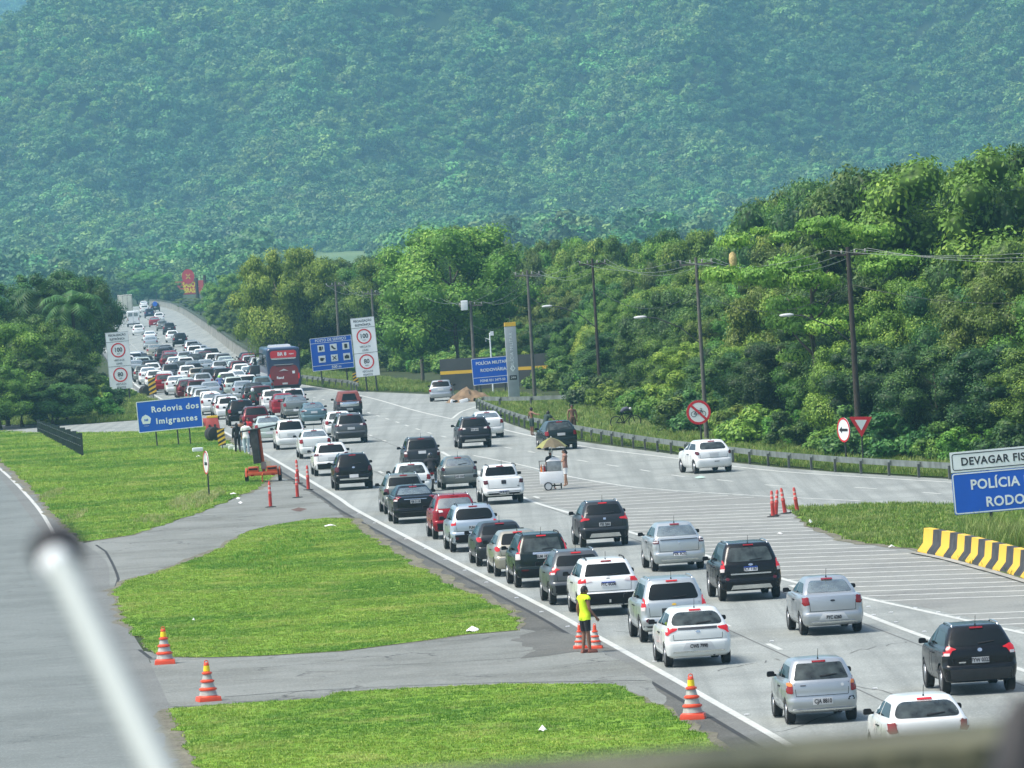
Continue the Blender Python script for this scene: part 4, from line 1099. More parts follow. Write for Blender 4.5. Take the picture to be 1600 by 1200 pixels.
def paint(c):
    if c in M_PAINT: return M_PAINT[c]
    P = {'white': ((.72, .74, .72), 0, .3), 'pearl': ((.64, .67, .65), 0, .3), 'silver': ((.44, .48, .48), .5, .3), 'silver2': ((.40, .43, .44), .55, .33), 'bluesilver': ((.40, .47, .52), .5, .3),
         'grey': ((.11, .12, .125), .5, .3), 'darkgrey': ((.032, .036, .04), .35, .3), 'black': ((.005, .0055, .006), .0, .22), 'blackgreen': ((.012, .02, .018), .2, .22),
         'red': ((.26, .008, .016), .25, .25), 'wine': ((.10, .01, .015), .3, .28), 'beige': ((.38, .36, .29), .5, .32), 'greygreen': ((.17, .19, .175), .4, .35), 'teal': ((.12, .2, .22), .4, .35), 'navy': ((.012, .022, .06), .3, .3), 'palegreen': ((.5, .58, .52), .3, .32)}[c]
    m = mat('car_paint_' + c, P[0], rough=P[2], metal=P[1], coat=(.12 if sum(P[0]) < .4 else .6), spec=(.3 if sum(P[0]) < .4 else .45), dirt=tuple(.6 * k + .012 for k in P[0]), dscale=1.3, damt=.35)
    M_PAINT[c] = m; return m

WHEELS = {}
def wheel_mesh(r, w, dark=False):
    k = (round(r, 3), dark)
    if k in WHEELS: return WHEELS[k]
    mb = MB(); a = r * .64
    mb.lathe([(a, -w * .46), (r * .93, -w * .5), (r * .99, -w * .42), (r, -w * .3), (r * .985, -w * .1), (r * .985, w * .1), (r, w * .3), (r * .99, w * .42), (r * .93, w * .5), (a, w * .46), (a, w * .3), (a, -w * .3), (a, -w * .46)], 'X', n=26, closed=True)
    t = mb.mesh('wheel'); t.materials.append(M_RUBBER)
    rm = MB(); rm.lathe([(a, w * .45), (a * .94, w * .40), (a * .9, w * .1), (a * .2, w * .12)], 'X', n=26)
    for s_ in range(5):
        an = s_ * 2 * math.pi / 5
        rm.add([Vector((w * q, rr * math.cos(an + da), rr * math.sin(an + da))) for q, rr, da in ((.38, .04, -.9), (.44, a * .96, -.16), (.44, a * .96, .16), (.38, .04, .9), (.1, a * .9, 0))], [(0, 1, 2, 3), (0, 4, 1), (2, 4, 3), (1, 4, 2)])
    rm.lathe([(.035, w * .3), (.035, w * .42), (.01, w * .43)], 'X', n=12)
    rmm = rm.mesh('rim'); rmm.materials.append(M_HUBCAP if dark else M_RIM)
    WHEELS[k] = (t, rmm); return WHEELS[k]

def gen_body_parts(sp, lite=False):
    """the list of parts of one car model: (name, mesh, material or 'paint', parent index)"""
    me, bvh = car_body(sp); me.materials.append(None); me.materials.append(M_BLACK)
    parts = [('body', me, 'paint', None)]
    hw = sp['W'] / 2; L = sp['L']; H = sp['H']; belt = sp['belt']; oh = sp['oh']
    def add(nm, mesh, m, par=0): mesh.materials.clear(); mesh.materials.append(m); parts.append((nm, mesh, m, par)); return len(parts) - 1
    top = H - .10; deck = sp.get('deck', 0)
    kb, kt = sp['glass']
    wb_ = hw * (.865 if deck else .90) - kb; wt_ = hw * ((.865 if deck else .90) - sp['taper']) - kt
    z0 = belt + (.09 if deck else .06)
    wp = sp.get('winpoly') or [(-wb_, z0), (wb_, z0), (wt_ + .01, top), (-wt_ - .01, top)]
    f0_ = .865 if deck else .90
    def lim_w(x, z):
        t_ = max(0, min(1, (z - belt - .04) / (H - .055 - belt - .04))); m_ = hw * (f0_ - sp['taper'] * t_ ** 1.2) - .075
        return max(-m_, min(m_, x))
    wp = [(lim_w(x, z), z) for x, z in wp]
    wr_ = sp.get('wround', .09)
    gl = sp.get('gmat') or (M_GLASSL if deck else M_GLASS)
    add('rear_window', conform(bvh, roundpoly(wp, wr_), 'y', .006, name='rear_window', grid=.09), gl)
    # side windows
    ya = (deck + .18 if deck else sp['tg'] + .32) - oh
    wy = L - 1.1 - oh; zt = H - .15
    n_side = []
    rk = sp['rake']
    yB = 1.0 + (L - 3.95) * .3
    for sx in (-1, 1):
        p1 = [(ya + .1, belt + .08), (yB, belt + .07), (yB, zt), (ya + rk * .75 + .12, zt - .02)]
        p2 = [(yB + .09, belt + .07), (wy - .18, belt + .07), (wy - .95, zt), (yB + .09, zt)]
        for p in (p1, p2):
            add('side_window', conform(bvh, roundpoly(p, .06), 'x', .005, name='side_window', grid=.14, sx=sx), M_GLASS)
    add('windscreen', conform(bvh, roundpoly([(-hw * .8, belt + .08), (hw * .8, belt + .08), (hw * .62, H - .12), (-hw * .62, H - .12)], .06), 'f', .005, name='windscreen', grid=.2), M_GLASS)
    # tail lights
    if sp.get('light'):
        Lt = LIGHTS[sp['light']]; dz = sp.get('ldz', 0) + (belt - .97) * .9; sc = sp.get('lsc', 1)
        for sx in (-1, 1):
            zc = sum(p[1] for p in Lt['red']) / len(Lt['red'])
            P = [(sx * p[0] * hw, zc + (p[1] - zc) * sc + dz) for p in Lt['red']]
            i = add('tail_light', conform(bvh, roundpoly(P, .03, 2), 'y', .012, name='tail_light', grid=.06), sp.get('lmat', M_RED))
            if Lt['lens'] and not lite:
                P = [(sx * p[0] * hw, zc + (p[1] - zc) * sc + dz) for p in Lt['lens']]
                add('lamp_lens', conform(bvh, P, 'y', .018, name='lamp_lens', grid=.05), sp.get('lens', M_LENS), i)
            if sp.get('amber') and not lite:
                add('lamp_lens', conform(bvh, [(sx * a * hw, b) for a, b in sp['amber']], 'y', .018, name='lamp_lens', grid=.05), M_AMBER, i)
    if sp.get('clad'):
        ct = sp['bt'] - .08
        add('bumper_cladding', conform(bvh, [(-hw * .985, sp['zb'] + .05), (hw * .985, sp['zb'] + .05), (hw * .985, ct - .06), (hw * .8, ct), (-hw * .8, ct), (-hw * .985, ct - .06)], 'y', .01, name='bumper_cladding', grid=.12), sp.get('cladmat', M_BLACK))
    for ins in sp.get('inserts', []):      # (name, polygon, material, offset)
        if lite and ins[0] in ('badge', 'reflector', 'recess'): continue
        add(ins[0], conform(bvh, ins[1], 'y', ins[3] if len(ins) > 3 else .014, name=ins[0], grid=.1), ins[2])
    pz = sp.get('plate', belt - .18); ph = sp.get('platew', .2)
    i = add('number_plate', conform(bvh, rect(ph * 2, .13, 0, pz), 'y', .022, name='number_plate', grid=.1), sp.get('platemat', M_PLATE))
    if sp.get('ptext') and not lite:
        h, nn, *_ = bvh.ray_cast(Vector((0, -5, pz)), Vector((0, 1, 0)))
        parts.append(('plate_text', (sp['ptext'], h.y - .028, pz), M_INK, i))
        if sp.get('platemat') is M_PLATEW:
            add('plate_band', conform(bvh, rect(ph * 2, .03, 0, pz + .05), 'y', .025, name='plate_band', grid=.1), M_BLUEP, i)
    if sp.get('hsl', True) and not lite:
        zl = H - .075
        add('brake_light', conform(bvh, rect(.30, .035, 0, zl), 'y', .02, name='brake_light', grid=.1), M_REDON if sp.get('lit') else M_RED)
    # seams of tailgate or boot lid
    if not lite:
        def seam(poly, ax='y', sx=1, wd=.012):
            return conform(bvh, poly, ax, .003, depth=.001, name='panel_gap', grid=.1, sx=sx)
        def lineseg(a, b, wd=.011):
            a = Vector(a); b = Vector(b); d = (b - a).normalized(); n_ = Vector((-d.y, d.x)) * wd / 2
            return [a - n_, b - n_, b + n_, a + n_]
        bt = sp['bt']; k = hw * .72
        for a, b in (((-k, bt + .05), (k, bt + .05)), ((-k, bt + .05), (-k - .02, belt - .03)), ((k, bt + .05), (k + .02, belt - .03))):
            add('panel_gap', seam(lineseg(a, b)), M_BLACK)
        for sx in (-1,):
            for ys in (wy - .95 + .05, yB + .045, sp['wr'] + .14):
                add('panel_gap', seam(lineseg((ys, sp['zb'] + .12), (ys, belt + .02)), 'x', sx), M_BLACK)
        for sx in (-1, 1):
            for yh in (yB - .15, wy - .95 - .25):
                h, nn, *_ = bvh.ray_cast(Vector((3 * sx, yh, belt - .12)), Vector((-sx, 0, 0)))
                if h is not None:
                    mb = MB(); mb.box((h.x + .015 * sx, yh, belt - .12), (.03, .18, .028)); ms = mb.mesh('door_handle'); add('door_handle', ms, sp.get('handle', 'paint') if False else M_DARKP if sp.get('dkh') else M_CHROME if sp.get('chrh') else M_DARKP)
    # mirrors
    ym = wy - .32
    for sx in (-1, 1):
        mb = MB(); x = sx * (hw + .06)
        mb.prism(roundpoly([(x - .09, belt + .03), (x + .09, belt + .04), (x + .08, belt + .155), (x - .08, belt + .155)], .04, 3), .09, FACE_S, -ym)
        mb.box((sx * (hw - .03), ym + .03, belt + .06), (.1, .05, .05))
        add('wing_mirror', mb.mesh('wing_mirror'), sp.get('mirror', M_BLACK))
    if sp.get('rails') and not lite:
        for sx in (-1, 1):
            x = sx * hw * ((.865 if deck else .90) - sp['taper'] - .09); ys = sp['tg'] + sp['rake'] + .16 - oh; ye = L - 2.3 - oh
            zz = H - .03
            mb = MB(); mb.tube([(x, ys, zz - .02), (x, ys + .12, zz + .045), (x, (ys + ye) / 2, zz + .06), (x, ye - .12, zz + .045), (x, ye, zz - .02)], .018, 6)
            add('roof_rail', mb.mesh('roof_rail'), sp.get('railm', M_CHROME))
    if not lite:
        mb = MB(); ya2 = sp['tg'] + sp['rake'] + (.52 if deck else .14) - oh
        mb.cyl((0, ya2, H - .02), (0, ya2, H + .02), .022, .014, 8); mb.tube([(0, ya2, H + .01), (0, ya2 - .12, H + .22)], .006, 4)
        add('antenna', mb.mesh('antenna'), M_BLACK)
        if not deck and sp.get('wiper', True):
            a = conform(bvh, [(-.02, z0 + .035), (.36, z0 + .075), (.36, z0 + .09), (-.02, z0 + .06)], 'y', .022, name='wiper', grid=.1); add('wiper', a, M_BLACK)
        mb = MB(); mb.cyl((hw * .45, -oh + .10, sp['zb'] + .03), (hw * .45, -oh + .3, sp['zb'] + .03), .03, .03, 10); add('exhaust', mb.mesh('exhaust'), M_HUBCAP)
    # axle between the rear wheels
    mb = MB(); mb.cyl((-hw * .8, 0, sp['wr'] * .95), (hw * .8, 0, sp['wr'] * .95), .05, .05, 8); add('axle', mb.mesh('axle'), M_BLACK)
    return parts

TPL = {}
def car_template(key, sp, lite):
    if key in TPL: return TPL[key]
    out = []
    for nm, me, m, par in gen_body_parts(sp, lite):
        if nm == 'plate_text':
            s_, y, z = me
            t = text(s_, .13, TR(0, y, z) @ FACE_S, None, 'plate_text', .002, .004, xs=.78, material=M_INK)
            me = t.data; bpy.data.objects.remove(t)
        out.append((nm, me, m, par))
    TPL[key] = out; return out

def make_car(name, key, sp, color, loc, rz, label, cat='car', group=None, lite=False, dark_rim=False):
    tpl = car_template(key, sp, lite)
    t = empty(name, loc, rz, label, cat, group)
    objs = []
    for nm, me, m, par in tpl:
        o = bpy.data.objects.new(nm, me); COL.objects.link(o)
        o.parent = t if par is None or par == 0 else objs[par]
        if nm == 'body':
            o.material_slots[0].link = 'OBJECT'; o.material_slots[0].material = paint(color)
        if nm in ('wing_mirror',) and sp.get('mirror') is None and color in ('white', 'silver', 'pearl'):
            pass
        objs.append(o)
    tw, rm = wheel_mesh(sp['wr'], .20, dark_rim)
    hx = sp['W'] / 2 - .125
    for sx in (-1, 1):
        for y in (0, sp['wb']):
            o = bpy.data.objects.new('wheel', tw); COL.objects.link(o); o.parent = t; o.location = (sx * hx, y, sp['wr'])
            if sx < 0: o.rotation_euler = (0, 0, math.pi)
            if True:
                q = bpy.data.objects.new('rim', rm); COL.objects.link(q); q.parent = o
    return t

def heading(p, right=False):
    line = RDIR if right else LEFT
    for a, b in zip(line, line[1:]):
        if a.y <= p.y <= b.y or b.y <= p.y <= a.y:
            d = (b - a) if b.y > a.y else (a - b); return math.atan2(-d.x, d.y)
    return .085
RDIR = smooth_line(GL([(1640, 763), (1488, 754), (1306, 743), (1145, 729), (905, 697), (780, 670), (650, 642)]))
def SP(base, **k):
    d = dict(BASE[base]); d.update(k); return d
def E2(cx, cz, rx, rz_, n=14): return ellipse(rx, rz_, n, cx, cz)
SKID = lambda z, w=.55, h=.1: ('skid_plate', [(-w, z), (w, z), (w - .07, z + h), (-w + .07, z + h)], M_CHROME, .022)
VAR = {
 'wide_hatch': SP('hatch', gmat=M_GLASSM, light='wide', lmat=M_REDON, lit=True, plate=.52, ptext='CWS 7990', wround=.16, winpoly=[(-.70, 1.05), (.70, 1.05), (.56, 1.37), (-.56, 1.37)],
      inserts=[('garnish', [(-.50, .94), (.50, .94), (.50, 1.0), (-.50, 1.0)], M_HUBCAP, .010), ('recess', [(-.42, .44), (.42, .44), (.32, .62), (-.32, .62)], M_PLATE, .006), ('badge', E2(0, .885, .06, .03), M_CHROME, .012), ('bumper_strip', [(-.66, .37), (.66, .37), (.66, .41), (-.66, .41)], M_CHROME, .016)]),
 'old_hatch': SP('oldhatch', gmat=M_GLASSM, light='tall', lmat=M_RED, lens=M_AMBER, plate=.50, platew=.22, ptext='CJA 8810', winpoly=[(-.62, .98), (.62, .98), (.50, 1.33), (-.50, 1.33)], wround=.05, ldz=.03, lsc=1.05,
      inserts=[('bumper_strip', [(-.74, .30), (.74, .30), (.74, .335), (-.74, .335)], M_CHROME, .02), ('badge', E2(.46, .84, .035, .035), M_PLATE, .012), ('badge', rect(.12, .02, -.42, .86), M_INK, .01), ('bumper_scrape', [(.56, .50), (.72, .50), (.70, .58), (.60, .57)], M_BLACK, .012)]),
 'white_round': SP('hatch', gmat=M_GLASSM, H=1.46, W=1.74, light='corner', lmat=M_RED, lit=True, plate=.5, wround=.15, winpoly=[(-.72, 1.04), (.72, 1.04), (.57, 1.35), (-.57, 1.35)], rake=.5),
 'crossover_black': SP('suv', L=4.3, W=1.76, H=1.59, light='boom', lmat=M_REDON, plate=.80, ptext='FYW 0323', cladmat=M_DARKP, winpoly=[(-.70, 1.13), (.70, 1.13), (.56, 1.47), (-.56, 1.47)], wround=.06,
      inserts=[('badge', E2(0, 1.03, .055, .04), M_CHROME, .012), ('badge', rect(.16, .03, -.42, .76), M_CHROME, .012)]),
 'small_sedan': SP('sedan', L=4.25, H=1.52, W=1.70, light='corner', lmat=M_RED, plate=.47, ptext='FYC 6260', winpoly=[(-.62, 1.12), (.62, 1.12), (.47, 1.42), (-.47, 1.42)], wround=.08,
      inserts=[('recess', [(-.40, .41), (.40, .41), (.29, .58), (-.29, .58)], M_PLATE, .008), ('badge', E2(0, .92, .065, .026), M_INK, .012), ('bumper_strip', [(-.6, .335), (.6, .335), (.6, .37), (-.6, .37)], M_CHROME, .018)]),
 'black_drop': SP('bigsuv', gmat=M_GLASSM, L=4.58, W=1.85, H=1.70, light='drop', lmat=M_REDON, plate=.94, ptext='JCY 1161', platemat=M_PLATEW, winpoly=[(-.68, 1.16), (.68, 1.16), (.56, 1.56), (-.56, 1.56)], wround=.08,
      inserts=[('chrome_strip', rect(1.2, .04, 0, .80), M_CHROME, .02), SKID(.36, .62, .12), ('badge', E2(0, 1.06, .07, .03), M_CHROME, .012), ('reflector', E2(-.70, .66, .06, .05), M_DKRED, .02), ('reflector', E2(.70, .66, .06, .05), M_DKRED, .02)]),
 'silver_drop': SP('bigsuv', L=4.45, W=1.85, H=1.70, light='drop', lmat=M_REDON, lit=True, plate=.84, ptext='AGC 7905', clad=False, winpoly=[(-.70, 1.14), (.70, 1.14), (.58, 1.56), (-.58, 1.56)], wround=.12,
      inserts=[('badge', E2(0, 1.01, .06, .03), M_YELLOW, .012), ('recess', [(-.34, .74), (.34, .74), (.34, .92), (-.34, .92)], M_DARKP, .008), ('reflector', E2(-.72, .60, .06, .05), M_DKRED, .02), ('reflector', E2(.72, .60, .06, .05), M_DKRED, .02), ('bumper_cladding', [(-.85, .33), (.85, .33), (.85, .46), (-.85, .46)], M_DARKP, .012)]),
 'cup_sedan': SP('sedan', L=4.35, H=1.54, W=1.74, light='cup', lmat=M_DKRED, plate=.56, ptext='FZK 3C52', platemat=M_PLATEW, winpoly=[(-.66, 1.12), (.66, 1.12), (.52, 1.43), (-.52, 1.43)], wround=.04,
      inserts=[('badge', E2(0, .92, .03, .045), M_CHROME, .012), ('spoiler', [(-.6, 1.015), (.6, 1.015), (.6, 1.035), (-.6, 1.035)], M_HUBCAP, .03), ('bumper_strip', [(-.6, .36), (.6, .36), (.6, .40), (-.6, .40)], M_CHROME, .018)]),
 'grey_cross': SP('suv', L=4.0, W=1.74, H=1.60, light='ell', lmat=M_REDON, lit=True, plate=.80, ptext='FSE 5J60', winpoly=[(-.64, 1.14), (.64, 1.14), (.54, 1.48), (-.54, 1.48)], wround=.1, ldz=-.06,
      inserts=[SKID(.36, .56, .14), ('badge', rect(.09, .07, 0, 1.0), M_CHROME, .012)]),
 'white_compass': SP('suv', L=4.4, W=1.82, H=1.64, light='slim', lmat=M_REDON, plate=.92, ptext='FYC 0G06', platemat=M_PLATEW, winpoly=[(-.68, 1.16), (.68, 1.16), (.56, 1.50), (-.56, 1.50)], wround=.05,
      inserts=[('bumper_cladding', [(-.88, .34), (.88, .34), (.88, .66), (-.88, .66)], M_BLACK, .014), ('tow_ball', rect(.05, .09, .02, .44), M_CHROME, .03), ('badge', rect(.1, .02, 0, 1.09), M_HUBCAP, .01)], clad=False, railm=M_BLACK),
 'hr': SP('suv', L=4.3, W=1.77, H=1.60, light='boom', lmat=M_REDON, lit=True, plate=.88, ptext='GBT 4E17', winpoly=[(-.66, 1.16), (.66, 1.16), (.55, 1.46), (-.55, 1.46)], wround=.08),
 'cr': SP('bigsuv', gmat=M_GLASSM, L=4.52, W=1.82, H=1.68, light='pillar', lmat=M_REDON, lit=True, plate=.97, ptext='EUM 1827', winpoly=[(-.60, 1.13), (.60, 1.13), (.54, 1.54), (-.54, 1.54)], wround=.05, railm=M_BLACK,
      inserts=[('chrome_strip', rect(.75, .06, .05, 1.07), M_CHROME, .02), ('reflector', rect(.22, .05, -.6, .56), M_DKRED, .03)]),
 'polo': SP('hatch', light='round', lmat=M_REDON, lit=True, plate=.84, ptext='DXL 2291', W=1.70),
 'grey_hatch': SP('hatch', L=4.25, W=1.78, H=1.47, light='round', lmat=M_REDON, plate=.52, ptext='EZV 9034', winpoly=[(-.66, 1.06), (.66, 1.06), (.54, 1.37), (-.54, 1.37)]),
 'jeep': SP('suv', L=4.23, W=1.80, H=1.66, light='jeep', lmat=M_REDON, plate=.86, ptext='FUH 8B41', winpoly=[(-.70, 1.14), (.70, 1.14), (.62, 1.52), (-.62, 1.52)], wround=.16, railm=M_BLACK, clad=True, bt=.70,
      inserts=[('reflector', E2(-.66, .50, .06, .05), M_DKRED, .02), ('reflector', E2(.66, .50, .06, .05), M_DKRED, .02)]),
 'eco': SP('suv', L=4.1, W=1.76, H=1.64, light='slim', lmat=M_RED, plate=.80, ptext='GHK 0D95', winpoly=[(-.68, 1.14), (.68, 1.14), (.56, 1.50), (-.56, 1.50)], gmat=M_GLASSL),
 'black_sedan': SP('sedan', L=4.6, W=1.80, H=1.48, light='boom', lmat=M_RED, plate=.86, ptext='FJB 5118', inserts=[('chrome_strip', rect(.9, .025, 0, .96), M_CHROME, .018), ('bumper_strip', rect(1.3, .02, 0, .46), M_DARKP, .015)], wround=.05),
 'tracker': SP('suv', L=4.25, W=1.78, H=1.62, light='corner', lmat=M_DKRED, plate=.85, ptext='GDS 7F20', wround=.05, winpoly=[(-.68, 1.15), (.68, 1.15), (.58, 1.48), (-.58, 1.48)]),
 'pickup': SP('sedan', L=4.6, W=1.74, H=1.60, zb=.36, wr=.335, belt=1.06, bt=.62, deck=1.45, rake=.22, taper=.13, oh=1.05, wb=2.75, ws=.9, glass=(.10, .10), gmat=M_GLASS, light='jeep', lmat=M_DKRED, ldz=-.10, plate=.50, ptext='GCB 4J72', platemat=M_PLATEW, clad=True, rails=True, railm=M_BLACK,
      inserts=[('badge', roundpoly(rect(.2, .16, 0, .92), .03), M_INK, .014), ('badge', rect(.08, .03, .6, .74), M_INK, .01)]),
 'capped': SP('sedan', L=4.4, W=1.70, H=1.52, zb=.34, wr=.31, belt=1.0, bt=.60, deck=1.45, rake=.2, taper=.13, oh=1.0, wb=2.7, ws=.85, glass=(.10, .10), gmat=M_GLASS, light='slim', lmat=M_DKRED, ldz=-.1, plate=.48, clad=True,
      inserts=[('tailgate', roundpoly(rect(1.2, .36, 0, .84), .04), M_CHROME, .012)]),
 'clio': SP('hatch', L=3.8, W=1.66, H=1.44, light='round', lmat=M_DKRED, plate=.56, ptext='DKP 3347', gmat=M_GLASSL, platemat=M_PLATE),
 'spare': SP('bigsuv', L=4.2, W=1.78, H=1.70, light='tall', lmat=M_DKRED, plate=1.0, platew=.18, clad=True, winpoly=[(-.66, 1.16), (.66, 1.16), (.58, 1.56), (-.58, 1.56)]),
 'captur': SP('suv', L=4.35, W=1.80, H=1.62, light='slim', lmat=M_DKRED, plate=.97, ptext='FXA 6H10', inserts=[SKID(.36, .58, .11)]),
 'virtus': SP('sedan', L=4.45, W=1.75, H=1.47, light='corner', lmat=M_RED, plate=.52),
 'tiida': SP('hatch', L=4.2, W=1.76, H=1.48, light='corner', lmat=M_RED, plate=.84),
 'lion': SP('hatch', gmat=M_GLASSM, L=3.97, W=1.74, H=1.47, light='round', lmat=M_DKRED, plate=.80, wround=.14, winpoly=[(-.62, 1.06), (.62, 1.06), (.50, 1.36), (-.50, 1.36)], inserts=[('badge', rect(.22, .03, .1, .52), M_INK, .01), ('chrome_strip', rect(.5, .025, 0, .90), M_PLATE, .01)]),
 'meriva': SP('mpv', light='drop', lmat=M_RED, plate=.82, gmat=M_GLASS),
 'fit': SP('mpv', gmat=M_GLASSM, L=3.95, H=1.53, light='drop', lmat=M_RED, plate=.80),
 'creta': SP('suv', L=4.3, W=1.78, H=1.63, light='corner', lmat=M_DKRED, plate=.62, inserts=[('bumper_strip', rect(1.3, .07, 0, .50), M_CHROME, .022), ('badge', E2(0, 1.02, .07, .04), M_CHROME, .012)]),
 'nivus': SP('suv', L=4.3, W=1.78, H=1.58, light='slim', lmat=M_DKRED, plate=.84, cladmat=M_BLACK),
 'sed': SP('sedan', light='corner', lmat=M_RED, plate=.55),
 'oldsed': SP('sedan', L=4.3, W=1.66, H=1.38, light='slim', lmat=M_DKRED, plate=.80, belt=.96, ldz=-.04),
 'sporty': SP('mpv', L=4.2, H=1.58, light='drop', lmat=M_RED, plate=.84, clad=True),
 'gol': SP('oldhatch', light='tall', lmat=M_RED, plate=.8),
 'tsuv': SP('suv', L=4.6, W=1.86, H=1.66, light='slim', lmat=M_DKRED, plate=.85, cladmat=M_DARKP),
 'onix': SP('hatch', gmat=M_GLASSM, light='corner', lmat=M_RED, plate=.8), 'argo': SP('hatch', light='wide', lmat=M_DKRED, plate=.5), 'lsuv': SP('suv', light='corner', lmat=M_RED, plate=.85),
}
def CAR(px, py, var, color, label, name='car', cat='car', rot=0, right=False, lite=False, grp='cars queuing on the highway', dark=False):
    p = G(px, py); h = heading(p, right) + rot
    return make_car(name, var + ('_l' if lite else ''), VAR[var], color, (p.x, p.y, .02), h, label, cat, grp, lite, dark)

NEAR = [
 (1090, 1040, 'wide_hatch', 'pearl', 'silver white hatchback with lit brake lamps right of the man in the yellow vest', 'hatchback', 'silver'),
 (1283, 1129, 'old_hatch', 'silver2', 'older silver hatchback with a scuffed rear bumper low in the nearest lane', 'hatchback'),
 (1450, 1200, 'white_round', 'white', 'white hatchback cut off by the mossy parapet at the bottom', 'hatchback'),
 (1528, 1083, 'crossover_black', 'black', 'black crossover with a white badge at the lower right, beside the white line', 'suv'),
 (1298, 990, 'small_sedan', 'silver2', 'silver saloon with dark red lamps right behind the black suv', 'sedan'),
 (1171, 937, 'black_drop', 'black', 'shiny black suv with chrome strip and white plate beside the hatched area', 'suv'),
 (1059, 891, 'cup_sedan', 'silver', 'silver saloon with outlined c shaped lamps between the two dark suvs', 'sedan'),
 (944, 854, 'grey_cross', 'darkgrey', 'dark grey crossover with silver skid plate at the edge of the hatched area', 'suv'),
 (1052, 1001, 'silver_drop', 'silver', 'silver suv with a yellow badge directly behind the silver white hatchback', 'suv'),
 (950, 961, 'white_compass', 'white', 'white suv with a black roof behind the man in the yellow vest', 'suv'),
 (903, 943, 'hr', 'grey', 'grey crossover with angular red lamps just above the white black roofed suv', 'suv'),
 (848, 916, 'cr', 'blackgreen', 'black suv with tall red lamps running up beside the rear window', 'suv'),
 (812, 899, 'polo', 'beige', 'beige silver hatchback half hidden by the suv with tall lamps', 'hatchback'),
 (784, 883, 'grey_hatch', 'darkgrey', 'dark grey hatchback between the pale blue suv and the beige hatchback', 'hatchback'),
 (742, 861, 'jeep', 'bluesilver', 'pale blue silver boxy suv with square red lamps next to the white line', 'suv'),
 (712, 841, 'eco', 'red', 'red suv just above the pale blue boxy suv', 'suv'),
 (649, 817, 'black_sedan', 'black', 'black saloon with a chrome strip on the boot in the left lane', 'sedan'),
 (633, 802, 'tracker', 'greygreen', 'dark green grey suv beside the white line, behind the black saloon', 'suv'),
 (645, 777, 'onix', 'pearl', 'white hatchback hidden behind the black saloon, below the spare wheel', 'hatchback'),
 (718, 764, 'clio', 'greygreen', 'grey green hatchback with a pale rear window left of the white pickup', 'hatchback'),
 (660, 739, 'spare', 'darkgrey', 'dark grey off-roader with a spare wheel on its tailgate', 'suv'),
 (742, 700, 'captur', 'darkgrey', 'dark crossover with silver bumper trim in front of the white saloon in the right lane', 'suv'),
 (763, 685, 'virtus', 'white', 'white saloon half behind the dark crossover near the guardrail end', 'sedan'),
 (553, 765, 'creta', 'black', 'black suv with a bright bumper strip nearest the red posts', 'suv'),
 (519, 743, 'nivus', 'white', 'white suv with dark red lamps behind the black suv with bumper strip', 'suv'),
]
for px, py, var, colr, lab, nm, *_ in NEAR:
    CAR(px, py, var, colr, lab, name=nm, cat={'hatchback': 'car', 'sedan': 'car', 'suv': 'suv'}[nm], dark=colr == 'black' and var == 'creta')
CAR(786, 787, 'pickup', 'white', 'white pickup truck with a black bumper, right of the grey green hatchback', 'pickup_truck', cat='pickup')
cp = CAR(546, 651, 'capped', 'darkgrey', 'dark pickup with a rusty red canopy over its bed, right of the queue', 'pickup_truck', cat='pickup')
mb = MB(); mb.add([(-.80, -.92, .98), (.80, -.92, .98), (.80, .75, 1.0), (-.80, .75, 1.0), (-.60, -.62, 1.58), (.60, -.62, 1.58), (.62, .7, 1.64), (-.62, .7, 1.64)], [(0, 1, 5, 4), (1, 2, 6, 5), (2, 3, 7, 6), (3, 0, 4, 7), (4, 5, 6, 7), (3, 2, 1, 0)])
mb.build('canopy', mat('rusty_red_fibreglass', (.17, .035, .025), rough=.5, var=.2), cp, bevel=.05)
mb = MB(); mb.add([(-.5, -.90, 1.06), (.5, -.90, 1.06), (.38, -.70, 1.48), (-.38, -.70, 1.48)], [(0, 1, 2, 3)]); mb.build('canopy_window', M_GLASS, cp)
CAR(1113, 739, 'lion', 'white', 'white hatchback driving alone on the empty right road below the no cycling sign', 'hatchback', right=True, grp='moving cars on the right road')
CAR(876, 703, 'onix', 'blackgreen', 'dark green hatchback stopped at the guardrail beside the bathers', 'hatchback', right=True, grp='moving cars on the right road')
CAR(690, 627, 'gol', 'silver2', 'silver hatchback parked at the mouth of the side road by the heap of earth', 'hatchback', rot=-.12, grp='moving cars on the right road')
MID = [
 (493, 716, 'sed', 'pearl', 'pearl white saloon directly behind the white suv with dark red lamps', 'sedan'),
 (455, 702, 'meriva', 'white', 'white people carrier with black bumper right of the orange trailer', 'car'),
 (421, 691, 'sed', 'palegreen', 'pale saloon level with the top bar of the orange trailer', 'sedan'),
 (549, 693, 'tsuv', 'grey', 'grey suv with a black rear window in the second lane', 'suv'),
 (531, 683, 'onix', 'white', 'white hatchback mostly hidden by the grey suv', 'hatchback'),
 (491, 664, 'oldsed', 'teal', 'old teal blue saloon below the coach', 'sedan'),
 (463, 654, 'sed', 'greygreen', 'grey saloon left of the old teal saloon', 'sedan'),
 (460, 645, 'meriva', 'white', 'white tall car hidden behind the grey saloon below the coach', 'car'),
 (428, 644, 'fit', 'white', 'white tall hatchback with black sill just below the left side of the coach', 'hatchback'),
 (401, 677, 'lsuv', 'wine', 'dark wine coloured suv with a lit high brake lamp behind the trailer mast', 'suv'),
 (378, 665, 'lsuv', 'black', 'black suv behind the group of people on the verge', 'suv'),
 (358, 655, 'tiida', 'white', 'white hatchback at the right end of the blue Imigrantes sign', 'hatchback'),
 (333, 648, 'sed', 'white', 'white saloon half covered by the upper corner of the Imigrantes sign', 'sedan'),
]
